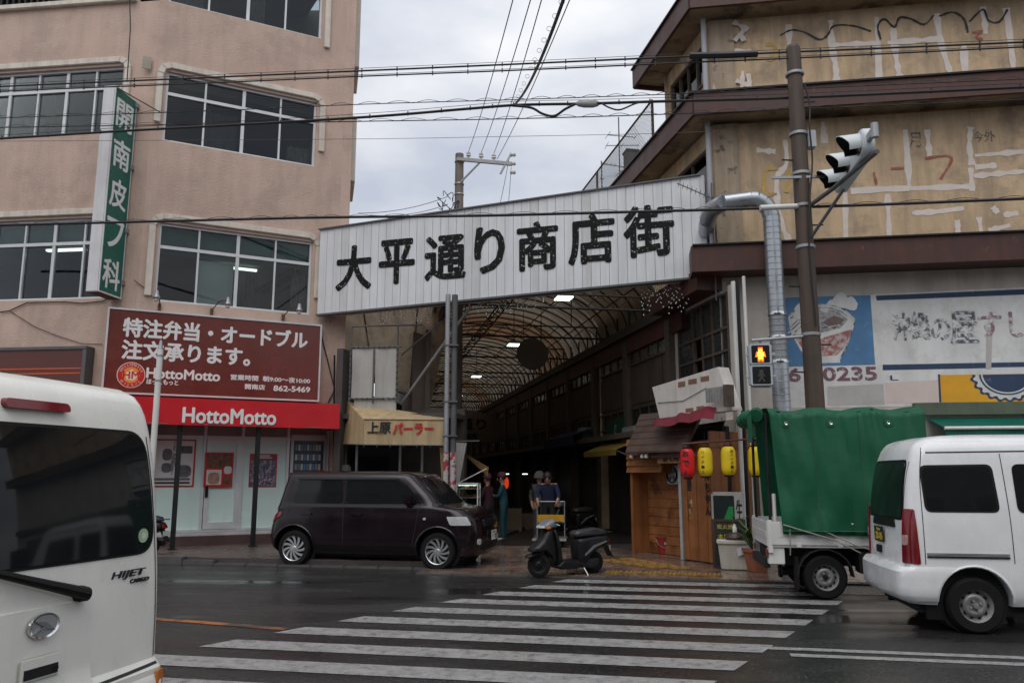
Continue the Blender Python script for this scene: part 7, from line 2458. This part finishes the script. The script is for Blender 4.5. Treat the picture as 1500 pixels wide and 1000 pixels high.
tg = MB().box(bx0 - .03, bx0 + .005, -bw + .02, bw - .02, bz0 - .02, bz1).build('tailgate', m_bed, tr, bevel=.008)
MB().box(bx0 - .036, bx0 - .03, -bw + .08, bw - .08, bz0 + .08, bz0 + .16).build('tailgate_rib', m_bed, tg)
MB().box(bx0 + .02, bx1 + 1.4, -.35, .35, .38, .60).build('chassis', m_chas, tr)
MB().box(bx0 - .06, bx0 + .02, -.55, .55, .36, .48).build('rear_bar', m_chas, tr, bevel=.01)
MB().box(.42, 1.1, -.68, -.4, .32, .60).build('tool_box', m_chas, tr, bevel=.02)
MB().tube([(-.42, 0, .27), (.0, 0, .27)], .06, 10).build('axle', m_chas, tr)
for x in (0, 1.9):
    for y, sd in ((-.62, -1), (.62, 1)):
        wheel(tr, x, y, .27, .15, .165, 'steel12', sd)
    for y in (-1, 1):
        b = MB()
        for k in range(9):
            a0, a1 = pi * k / 9, pi * (k + 1) / 9
            b.hexa([(x + .33 * cos(a0), y * .62 - .09, .28 + .33 * sin(a0)), (x + .33 * cos(a0), y * .62 + .09, .28 + .33 * sin(a0)), (x + .33 * cos(a1), y * .62 + .09, .28 + .33 * sin(a1)), (x + .33 * cos(a1), y * .62 - .09, .28 + .33 * sin(a1)),
                    (x + .345 * cos(a0), y * .62 - .09, .28 + .345 * sin(a0)), (x + .345 * cos(a0), y * .62 + .09, .28 + .345 * sin(a0)), (x + .345 * cos(a1), y * .62 + .09, .28 + .345 * sin(a1)), (x + .345 * cos(a1), y * .62 - .09, .28 + .345 * sin(a1))])
        b.build('mudguard', m_chas, tr)
# cab, mostly hidden behind the white van
ck = [(.28, 1.35, 2.55, .68, .06, .15), (.5, 1.33, 2.62, .735, .06, .2), (.95, 1.33, 2.58, .735, .06, .22), (1.3, 1.34, 2.35, .70, .08, .25), (1.65, 1.36, 2.08, .64, .10, .25), (1.76, 1.40, 1.98, .56, .1, .22)]
cb, cbv = vbody(ck, [.28, .4, .5, .65, .8, .95, 1.1, 1.2, 1.3, 1.45, 1.58, 1.65, 1.71, 1.76], m_bed, tr, name='cab', arches=((1.9, .28, .35),), arch_w=.7, crown=.03)
patch(cbv, 'R', rpoly([(1.5, 1.05), (1.5, 1.58), (1.95, 1.58), (2.2, 1.05)], .05), m_carglass, tr, 'side_window')
patch(cbv, 'L', rpoly([(1.5, 1.05), (1.5, 1.58), (1.95, 1.58), (2.2, 1.05)], .05), m_carglass, tr, 'side_window')
patch(cbv, 'F', rpoly([(-.58, 1.05), (.58, 1.05), (.52, 1.58), (-.52, 1.58)], .06), m_carglass, tr, 'windscreen')
# frame and tarpaulin
ztp = at(1230, 596, 10.3).z
for x in (bx0 + .03, bx1 - .05):
    for y in (-1, 1):
        MB().tube([(x, y * (bw - .06), bz0), (x, y * (bw - .06), ztp - .06)], .02, 8).build('tilt_post', m_dark, tr)
MB().tube([(bx0 + .09, -bw + .08, bz1 - .1), (bx0 + .09, -bw + .08, bz1 + .35)], .025, 8).build('white_stub', m_whitepaint, tr)
m_gt = M('green pvc tarpaulin', (0.007, 0.088, 0.042), rough=0.55, var=.14, vscale=2.2, spec=.3, bump=.35, bscale=7)
def tarp(u, v):
    """u along the truck, v across: near hem, up the near side, over the top, down the far side"""
    x0 = bx0 + .07
    L_ = bx1 + .02 - x0
    x = x0 + L_ * u
    prof = [(-bw - .05, .80), (-bw - .03, 1.3), (-bw + .0, 1.9), (-bw + .03, ztp - .08), (-bw + .12, ztp - .005), (-.3, ztp + .02), (0, ztp + .03), (.3, ztp + .02), (bw - .12, ztp - .005), (bw - .03, ztp - .08), (bw, 1.9), (bw + .03, 1.3), (bw + .05, .80)]
    f_ = v * (len(prof) - 1)
    i = min(int(f_), len(prof) - 2)
    t = f_ - i
    y, z = prof[i][0] * (1 - t) + prof[i + 1][0] * t, prof[i][1] * (1 - t) + prof[i + 1][1] * t
    side = max(0, 1 - min(v, 1 - v) / .30)           # 1 at the hem, 0 on top
    s_ = -1 if v < .5 else 1
    bows = cos(u * 2 * pi * 3)                       # three hoops carry the sheet
    fold = .016 * sin(u * 23 + 2 * sin(z * 3)) * side + .012 * sin(u * 51 + z * 6) * side + .014 * sin(z * 7 + u * 9) * side
    crease = math.exp(-max(0, ztp - z) * 3.2) * (.020 * sin(u * 44 + 3 * sin(u * 9)) + .012 * sin(u * 83 + z * 5)) * (side > 0)
    y += s_ * (fold + .012 * side + crease)
    if v > .28 and v < .72: z += .022 * bows - .015 + .006 * sin(u * 40 + v * 20)
    else: z += (.018 * bows) * (1 - side)
    x += (-.0 + .09 * (1 - (z - .8) / (ztp - .8)) * (1 - u)) * (1 if z < ztp else 0) * 1.0 if u < .5 else 0
    z += -.02 * u * side
    return (x, y, z)
tb = MB()
tb.grid(tarp, 120, 96)
tpo = tb.build('tarpaulin', m_gt, tr, smooth=True, ang=80, fix=True)
md = tpo.modifiers.new('s', 'SOLIDIFY')
md.thickness = .006
# bunched flap rolled up at the tail
b = MB()
pts = [(bx0 - .10 + .03 * sin(k * 2.1), -bw - .02 + 2 * bw * k / 16, ztp - .10 + .025 * sin(k * 1.7)) for k in range(17)]
b.tube(pts, .08, 10, rs=[.085 + .02 * sin(k * 2.6) for k in range(17)])
b.build('rolled_flap', m_gt, tr, smooth=True)
b = MB()
b.grid(lambda u, v: (bx0 - .16 - .05 * sin(6 * u), -bw - .06 + .16 * u, ztp - .06 - .34 * v - .05 * sin(5 * u + v)), 8, 6)
b.build('hanging_flap', m_gt, tr, smooth=True, fix=False)
bt = bmesh.new(); bt.from_mesh(tpo.data); tbv = BVHTree.FromBMesh(bt); bt.free()
for x in (-.38, .18, .88):
    patch(tbv, 'R', rpoly([(x - .05, ztp - .25), (x + .05, ztp - .25), (x + .05, ztp - .15), (x - .05, ztp - .15)], .04), m_gt, tr, 'eyelet_patch', off=.012, grid=.03)
    p_ = proj(tbv, 'R', x, ztp - .20, .016)
    MB().lathe([(.010, -.002), (.020, -.006), (.024, 0)], tuple(p_), 'y', 14, cap=False).build('eyelet', m_chrome, tr, smooth=True)
hem = [proj(tbv, 'R', -.50 + 1.75 * k / 20, .84, .008) for k in range(21)]
MB().tube(hem, .010, 6).build('hem_cord', m_gt, tr)
for x in (-.05, .52):
    seam(tbv, 'R', [(x, ztp - .12), (x + .01, 1.6), (x, .86)], tr, w_=.02, mat=M('tarp seam', (.003, .075, .032), rough=.6), off=.006, name='seam', n=14)
m_rope = M('grey rope', (.30, .29, .26), rough=.8)
for pts in ([(-.50, -bw - .10, .92), (.1, -bw - .10, .74), (.42, -bw - .05, .58)], [(.0, -bw - .10, .84), (.35, -bw - .06, .68), (.72, -bw - .04, .56)], [(-.42, -bw - .09, .86), (-.42, -bw - .06, .66), (-.42, -bw - .02, .54)], [(.62, -bw - .09, .86), (.62, -bw - .06, .66), (.60, -bw - .02, .54)], [(1.05, -bw - .09, .84), (.9, -bw - .06, .70), (.75, -bw - .02, .56)]):
    MB().tube(pts, .008, 5).build('rope', m_rope, tr)

# ---------------------------------------------------------------- black scooter
m_scb = M('satin black plastic', (.009, .009, .010), rough=.36, var=.2, vscale=6, coat=.05, spec=.3)
m_seat = M('black vinyl seat', (.028, .028, .030), rough=.45, var=.15)
m_scs = M('silver trim', (.35, .36, .38), rough=.25, metal=.6, var=.2)
m_visor = M('smoked visor', (.16, .17, .19), rough=.12, var=.15)
def pillow(b, poly, w_, inset=.75, edge=.55, y0=0.0):
    """side outline with rounded flanks: narrow faces, full width along the middle"""
    n_ = len(poly)
    cx = sum(p[0] for p in poly) / n_; cz = sum(p[1] for p in poly) / n_
    k = len(b.v)
    for y, s_ in ((-w_, inset), (-w_ * .82, .92), (-w_ * edge, 1.0), (w_ * edge, 1.0), (w_ * .82, .92), (w_, inset)):
        for x, z in poly: b.v.append((cx + (x - cx) * s_, y0 + y, cz + (z - cz) * s_))
    for r_ in range(5):
        for i in range(n_):
            j = (i + 1) % n_
            b.face([k + r_ * n_ + i, k + r_ * n_ + j, k + (r_ + 1) * n_ + j, k + (r_ + 1) * n_ + i])
    b.face([k + i for i in range(n_)][::-1])
    b.face([k + 5 * n_ + i for i in range(n_)])
    return b
def scooter(label, loc, rz, steer=.0):
    t = thing('scooter', label, 'scooter', loc, rz, 'parked scooters')
    wb = 1.14
    def sw(nm, x, y=0.0, rz_=0.0):
        r_ = .205
        prof = [(.125, -.042), (.17, -.050), (.195, -.036), (.205, 0), (.195, .036), (.17, .050), (.125, .042)]
        o = MB().lathe(prof, (0, 0, 0), 'y', 30, cap=False).build(nm, m_tyre, t, (x, y, r_), rz_, smooth=True)
        MB().lathe([(.128, -.03), (.11, -.022), (.05, -.03), (.03, -.05), (0, -.052)], (0, 0, 0), 'y', 20, cap=False).build('rim', m_scb, o, smooth=True)
        MB().lathe([(.128, .03), (.11, .022), (.05, .03), (.03, .05), (0, .052)], (0, 0, 0), 'y', 20, cap=False).build('rim', m_scb, o, smooth=True)
        return o
    sw('front_wheel', wb, 0, steer)
    sw('rear_wheel', 0)
    def pil(nm, poly, w_, mt, r_=.04, **k):
        return pillow(MB(), rpoly(poly, r_, 4), w_, **k).build(nm, mt, t, smooth=True, ang=45)
    pil('front_mudguard', [(wb - .19, .36), (wb + .02, .45), (wb + .25, .38), (wb + .26, .33), (wb + .02, .42), (wb - .16, .31)], .075, m_scb, .02)
    pil('front_apron', [(wb - .34, .22), (wb - .30, .60), (wb - .23, .86), (wb - .15, .87), (wb - .02, .64), (wb + .17, .49), (wb + .18, .44), (wb - .06, .46), (wb - .22, .30), (wb - .27, .18)], .155, m_scb, .05, inset=.6)
    pil('leg_shield', [(wb - .40, .20), (wb - .36, .55), (wb - .27, .84), (wb - .21, .84), (wb - .28, .50), (wb - .30, .20)], .19, m_scb, .03)
    pil('floorboard', [(wb - .82, .16), (wb - .80, .28), (wb - .34, .27), (wb - .28, .16), (wb - .40, .12), (wb - .72, .12)], .185, m_scb, .04)
    pil('rear_body', [(-.30, .56), (-.26, .68), (-.05, .69), (.22, .66), (.40, .64), (.42, .44), (.40, .24), (.26, .16), (.16, .34), (-.04, .44), (-.22, .50)], .17, m_scb, .05, inset=.72)
    pil('side_stripe', [(-.20, .60), (.10, .52), (.30, .36), (.28, .33), (.06, .48), (-.22, .58)], .172, m_scs, .01, inset=.95)
    pil('seat', [(-.24, .69), (-.22, .78), (-.04, .82), (.20, .79), (.42, .77), (.46, .70), (.42, .66), (.1, .68)], .145, m_seat, .05, inset=.7)
    pil('headlamp_cowl', [(wb - .32, .86), (wb - .34, .95), (wb - .22, 1.00), (wb - .08, .93), (wb - .02, .85), (wb - .12, .82)], .17, m_visor, .04, inset=.55)
    pil('headlamp', [(wb - .10, .83), (wb - .14, .91), (wb - .03, .88), (wb + .0, .84)], .14, m_lamp_c, .02)
    MB().tube([(wb - .28, -.33, .94), (wb - .24, -.16, .94), (wb - .22, 0, .93), (wb - .24, .16, .94), (wb - .28, .33, .94)], .016, 8).build('handlebar', m_scb, t, smooth=True)
    for y in (-1, 1):
        MB().tube([(wb - .285, y * .23, .945), (wb - .30, y * .36, .93)], .022, 10).build('grip', m_black, t, smooth=True)
        MB().tube(smooth_path([(wb - .22, y * .22, .93), (wb - .18, y * .30, .92), (wb - .21, y * .38, .90)], 4), .006, 5).build('brake_lever', m_chrome, t)
        MB().tube([(wb - .04, y * .06, .60), (wb + .0, y * .065, .22)], .022, 8).build('fork_leg', m_scb, t)
        pil('turn_signal', [(wb - .16, .84), (wb - .14, .88), (wb - .06, .86), (wb - .08, .82)], .02, m_lamp_o, .01, y0=y * .16)
    MB().tube(smooth_path([(-.20, -.12, .73), (-.34, -.10, .74), (-.36, 0, .74), (-.34, .10, .74), (-.20, .12, .73)], 4), .011, 6).build('grab_rail', m_scb, t)
    pil('tail_lamp', [(-.34, .56), (-.30, .64), (-.26, .64), (-.28, .56)], .08, m_lamp_r, .01)
    MB().prism([(-.26, .52), (-.24, .52), (-.36, .30), (-.40, .28)], -.08, .08).build('rear_mudguard', m_scb, t)
    pil('engine', [(-.06, .14), (-.08, .28), (.28, .30), (.40, .22), (.36, .14), (.1, .10)], .10, m_dark, .03, y0=.04)
    pil('muffler', [(-.26, .20), (-.25, .30), (.04, .28), (.10, .20), (.0, .17)], .05, m_dark, .03, y0=-.13)
    MB().tube([(.28, .10, .16), (.24, .20, .01)], .012, 6).build('side_stand', m_chrome, t)
    MB().tube([(.30, -.10, .14), (.27, -.13, .005)], .014, 6).build('centre_stand', m_chrome, t)
    MB().box(-.33, -.32, -.08, .08, .38, .50).build('number_plate', m_pw2, t)
    t.scale = (.86, .86, .86)
    return t
f0, r0 = gnd(774, 844), gnd(869, 841)
dv = f0 - r0
scooter('black scooter with smoked cowl parked at the head of the crossing', (r0.x, r0.y, 0.015), atan2(dv.y, dv.x) + RAD(14), RAD(-30))
q = gnd(232, 800)
s2 = scooter('dark scooter half hidden behind the near van by the red shop', (-6.5, 14.75, .112), RAD(172))
# ================================================================== PEOPLE, TROLLEY, MOTORBIKE INSIDE THE ARCADE
m_skin = M('skin', (.36, .20, .14), rough=.55, var=.1)
m_hair = M('dark hair', (.012, .010, .009), rough=.6, var=.3)
def person(label, loc, rz, Hh, top, legs, shoes, pose, hat=None):
    """one continuous skinned body; pose gives joints in metres for a 1.6 m figure (x forward)"""
    k = Hh / 1.6
    J = {'pelvis': (0, 0, .86), 'waist': (.01, 0, .98), 'chest': (.02, 0, 1.18), 'neck': (.03, 0, 1.33), 'head0': (.05, 0, 1.41), 'head1': (.06, 0, 1.50),
         'shl': (.02, .16, 1.28), 'shr': (.02, -.16, 1.28), 'ell': (-.02, .21, 1.03), 'elr': (-.02, -.21, 1.03), 'wrl': (.10, .19, .82), 'wrr': (.10, -.19, .82),
         'hil': (0, .085, .82), 'hir': (0, -.085, .82), 'knl': (.03, .09, .46), 'knr': (.0, -.09, .46), 'anl': (.0, .09, .09), 'anr': (-.02, -.09, .09), 'tol': (.15, .10, .04), 'tor': (.13, -.10, .04)}
    J.update(pose)
    Rr = {'pelvis': .135, 'waist': .125, 'chest': .15, 'neck': .052, 'head0': .078, 'head1': .092, 'shl': .066, 'shr': .066, 'ell': .048, 'elr': .048, 'wrl': .032, 'wrr': .032, 'hil': .095, 'hir': .095, 'knl': .068, 'knr': .068, 'anl': .048, 'anr': .048, 'tol': .034, 'tor': .034}
    E_ = [('pelvis', 'waist'), ('waist', 'chest'), ('chest', 'neck'), ('neck', 'head0'), ('head0', 'head1'), ('chest', 'shl'), ('chest', 'shr'), ('shl', 'ell'), ('shr', 'elr'), ('ell', 'wrl'), ('elr', 'wrr'), ('pelvis', 'hil'), ('pelvis', 'hir'), ('hil', 'knl'), ('hir', 'knr'), ('knl', 'anl'), ('knr', 'anr'), ('anl', 'tol'), ('anr', 'tor')]
    names = list(J)
    V_ = [Vector(J[n_]) for n_ in names]
    rad = [Rr[n_] for n_ in names]
    ed = [(names.index(a), names.index(b_)) for a, b_ in E_]
    for sd, wr, el in ((1, 'wrl', 'ell'), (-1, 'wrr', 'elr')):       # palm and five fingers
        w_, e_ = Vector(J[wr]), Vector(J[el])
        d = (w_ - e_).normalized()
        s_ = d.cross(Vector((0, sd, .2))).normalized()
        V_.append(w_ + d * .05); rad.append(.030); pi_ = len(V_) - 1
        ed.append((names.index(wr), pi_))
        for f_ in range(4):
            o_ = w_ + d * .085 + s_ * (.024 - .016 * f_)
            V_.append(o_); rad.append(.0095); ed.append((pi_, len(V_) - 1))
            V_.append(o_ + (d + Vector((0, -sd * .5, 0))).normalized() * (.055 if f_ in (1, 2) else .042)); rad.append(.0085); ed.append((len(V_) - 2, len(V_) - 1))
        V_.append(w_ + d * .045 + s_ * .045); rad.append(.011); ed.append((pi_, len(V_) - 1))
    me = bpy.data.meshes.new('body')
    me.from_pydata([tuple(v * k) for v in V_], ed, [])
    t = thing('person', label, 'person', loc, rz)
    o = link('body', me, None, t)
    o.modifiers.new('skin', 'SKIN')
    sl = me.skin_vertices[0].data
    for i, r_ in enumerate(rad):
        sl[i].radius = (r_ * k, r_ * k)
    sl[0].use_root = True
    sb = o.modifiers.new('sub', 'SUBSURF'); sb.levels = 2; sb.render_levels = 2
    bpy.context.view_layer.update()
    bake(o)
    me = o.data
    me.materials.clear()
    for m_ in (m_skin, top, legs, shoes): me.materials.append(m_)
    zn, zw, za = J['neck'][2] * k, .90 * k, .085 * k
    wrs = [Vector(J['wrl']) * k, Vector(J['wrr']) * k]
    els = [Vector(J['ell']) * k, Vector(J['elr']) * k]
    for p in me.polygons:
        c = p.center
        hand = min((c - q).length for q in wrs) < .11 * k
        if hat == 'short' or pose.get('_short'):
            hand = hand or any((c - w_).length < (c - e_).length for w_, e_ in zip(wrs, els) if (c - w_).length < .25 * k)
        p.material_index = 0 if (c.z > zn or hand) else (1 if c.z > zw else (2 if c.z > za else 3))
    me.shade_smooth()
    hc = Vector(J['head1']) * k
    MB().lathe([(.0, .115 * k), (.06 * k, .10 * k), (.097 * k, .05 * k), (.103 * k, -.01 * k), (.095 * k, -.05 * k)], (hc.x - .016 * k, hc.y, hc.z + .01), 'z', 16).build('hair', m_hair, t, smooth=True)
    b = MB().lathe([(0, .03), (.012, .01), (.016, -.02), (0, -.028)], (hc.x + .098 * k, hc.y, hc.z - .035), 'z', 8)
    b.build('nose', m_skin, t, smooth=True)
    for y in (-.032, .032):
        MB().lathe([(0, -.004), (.010, 0), (0, .004)], (hc.x + .088 * k, hc.y + y, hc.z - .005), 'x', 8).build('eye', m_hair, t)
        MB().lathe([(0, -.008), (.026, 0), (0, .008)], (hc.x - .0, hc.y + (.098 if y > 0 else -.098) * k, hc.z - .02), 'y', 8).build('ear', m_skin, t)
    MB().box(hc.x + .085 * k, hc.x + .092 * k, hc.y - .022, hc.y + .022, hc.z - .078, hc.z - .070).build('mouth', M('lips', (.2, .07, .06), rough=.5), t)
    if hat == 'cap':
        MB().lathe([(0, .135 * k), (.07 * k, .125 * k), (.108 * k, .07 * k), (.112 * k, .02 * k)], (hc.x - .01, hc.y, hc.z + .01), 'z', 16).build('cap', M('dark patterned cap', (.10, .02, .03), rough=.8, var=.6, vscale=30), t, smooth=True)
    if hat == 'hood':
        MB().lathe([(0, .15 * k), (.07 * k, .135 * k), (.125 * k, .06 * k), (.145 * k, .0), (.15 * k, -.03 * k)], (hc.x - .01, hc.y, hc.z), 'z', 16).build('sun_hat', M('pale grey sun hat', (.10, .10, .095), rough=.9), t, smooth=True)
    return t
m_teal2 = M('teal work clothes', (.006, .055, .068), rough=.8, var=.2)
m_maro = M('maroon blouse', (.04, .009, .020), rough=.85, var=.2)
m_navy = M('navy t-shirt', (.010, .016, .05), rough=.85, var=.2)
m_dtr = M('dark trousers', (.02, .02, .022), rough=.85, var=.2)
m_shoe = M('white shoes', (.5, .5, .5), rough=.6)
m_dshoe = M('dark shoes', (.02, .02, .02), rough=.6)
m_print = M('grey patterned clothes', (.06, .057, .055), rough=.85, var=.5, vscale=30)
reach = {'ell': (.10, .20, 1.05), 'elr': (.10, -.20, 1.05), 'wrl': (.30, .12, 1.08), 'wrr': (.30, -.12, 1.06)}
FZ = .034
def pz2(u, v, Y): 
    p = at(u, v, Y)
    return (p.x, Y, FZ)
person('person in teal work clothes and white shoes standing in the arcade', pz2(738, 790, 18.8), RAD(172), 1.53, m_teal2, m_teal2, m_shoe, dict(reach), 'cap')
person('person in maroon blouse and cap beside the food display case', pz2(716, 790, 18.6), RAD(150), 1.50, m_maro, m_dtr, m_dshoe, dict(reach), 'cap')
lean = {'waist': (.05, 0, .97), 'chest': (.13, 0, 1.15), 'neck': (.18, 0, 1.28), 'head0': (.22, 0, 1.35), 'head1': (.25, 0, 1.43), 'shl': (.13, .18, 1.25), 'shr': (.13, -.18, 1.25), 'ell': (.20, .24, 1.02), 'elr': (.20, -.24, 1.02), 'wrl': (.36, .21, .90), 'wrr': (.36, -.21, .90), '_short': (0, 0, 0)}
lean2 = {k_: v_ for k_, v_ in lean.items() if k_ != '_short'}
person('man in navy t-shirt pushing the yellow trolley behind the scooter', pz2(804, 780, 18.2), RAD(-97), 1.62, m_navy, m_dtr, m_dshoe, lean2, 'short')
person('person in pale sun hat and patterned clothes left of the trolley man', pz2(790, 780, 19.1), RAD(-80), 1.55, m_print, m_print, m_dshoe, {}, 'hood')
# trolley
p = pz2(806, 790, 17.6)
t = thing('hand_trolley', 'platform trolley with yellow panel pushed through the arcade mouth', 'trolley', p, RAD(-6))
for x in (-.30, .30):
    MB().tube([(x, .28, .18), (x, .34, .92)], .013, 8).build('handle_tube', m_steel, t)
    for y in (-.28, .25):
        MB().lathe([(.055, -.02), (.06, 0), (.055, .02)], (x * .85, y, .06), 'x', 14).build('castor', m_black, t)
MB().tube([(-.30, .34, .92), (.30, .34, .92)], .013, 8).build('handle_bar', m_steel, t)
MB().box(-.36, .36, -.40, .34, .14, .18).build('deck', m_greysteel, t, bevel=.01)
MB().box(-.29, .29, .27, .31, .48, .64).build('yellow_panel', M('yellow panel', (.48, .27, .02), rough=.5), t)
MB().box(-.36, .36, -.415, -.40, .135, .185).build('deck_edge', m_steel, t)
# dark motorbike parked deeper
p = pz2(858, 780, 20.6)
s3 = scooter('dark motorbike parked in shadow before the arcade shutter', p, RAD(-150), .3)
# cartons stacked in the shade by the left shop row
m_carton = M('brown carton', (.12, .085, .055), rough=.8, var=.25)
for k, (u, Y, w_, hh, lab) in enumerate(((752, 22, .45, .6, 'tall brown carton standing in the arcade behind the teal clad person'), (768, 23, .5, .42, 'low brown carton standing right of the tall carton in the arcade'))):
    p = pz2(u, 780, Y)
    t = thing('carton', lab, 'box', p, RAD(12 * k))
    MB().box(-w_ / 2, w_ / 2, -w_ / 2, w_ / 2, 0, hh).build('case', m_carton, t, bevel=.008)
    MB().box(-.03, .03, -w_ / 2 - .002, w_ / 2 + .002, hh, hh + .002).build('tape', M('parcel tape', (.16, .11, .06), rough=.3), t)
# ================================================================== THE NEAR SIDE OF THE STREET (behind the photographer, unseen; added so glass and wet paint reflect a street)
FO = Frame(-20, -3.2, -11)
m_opp = [M('grey plaster front', (.20, .19, .18), rough=.85, var=.2, streak=.4), M('brown tile front', (.13, .10, .085), rough=.6, var=.25), M('pale plaster front', (.28, .265, .24), rough=.85, var=.2, streak=.4)]
for k, (x0, x1, hh) in enumerate(((0, 11, 9.5), (11.3, 21, 7.5), (21.3, 34, 10.5), (34.3, 46, 8.5))):
    t = thing('unseen_building', ('unseen grey plaster building on the near side of the street, left of the camera', 'unseen brown tiled low building right behind the camera', 'unseen pale plaster building on the near side of the street, right of the camera', 'unseen grey low building farthest right on the near side of the street')[k], 'building', FO.w(x0, 0, 0), FO.phi)
    W_ = x1 - x0
    MB().box(0, W_, -7.0, -1.5, 0, hh).build('wall', m_opp[k % 3], t)
    MB().box(-.05, W_ + .05, -7.1, -1.35, hh, hh + .25).build('parapet', m_opp[(k + 1) % 3], t)
    for fl in range(int(hh // 3)):
        n_ = int(W_ // 2.4)
        for j in range(n_):
            xa = .5 + j * (W_ - 1) / n_
            if fl == 0:
                MB().box(xa, xa + 1.9, -1.5, -1.44, .3, 2.5).build('shop_window', m_oldglass, t)
            else:
                f_ = MB().box(xa, xa + 1.5, -1.5, -1.45, fl * 3 + .9, fl * 3 + 2.3).build('window', m_alu, t)
                MB().box(xa + .07, xa + 1.43, -1.45, -1.44, fl * 3 + .97, fl * 3 + 2.23).build('pane', m_oldglass, f_)
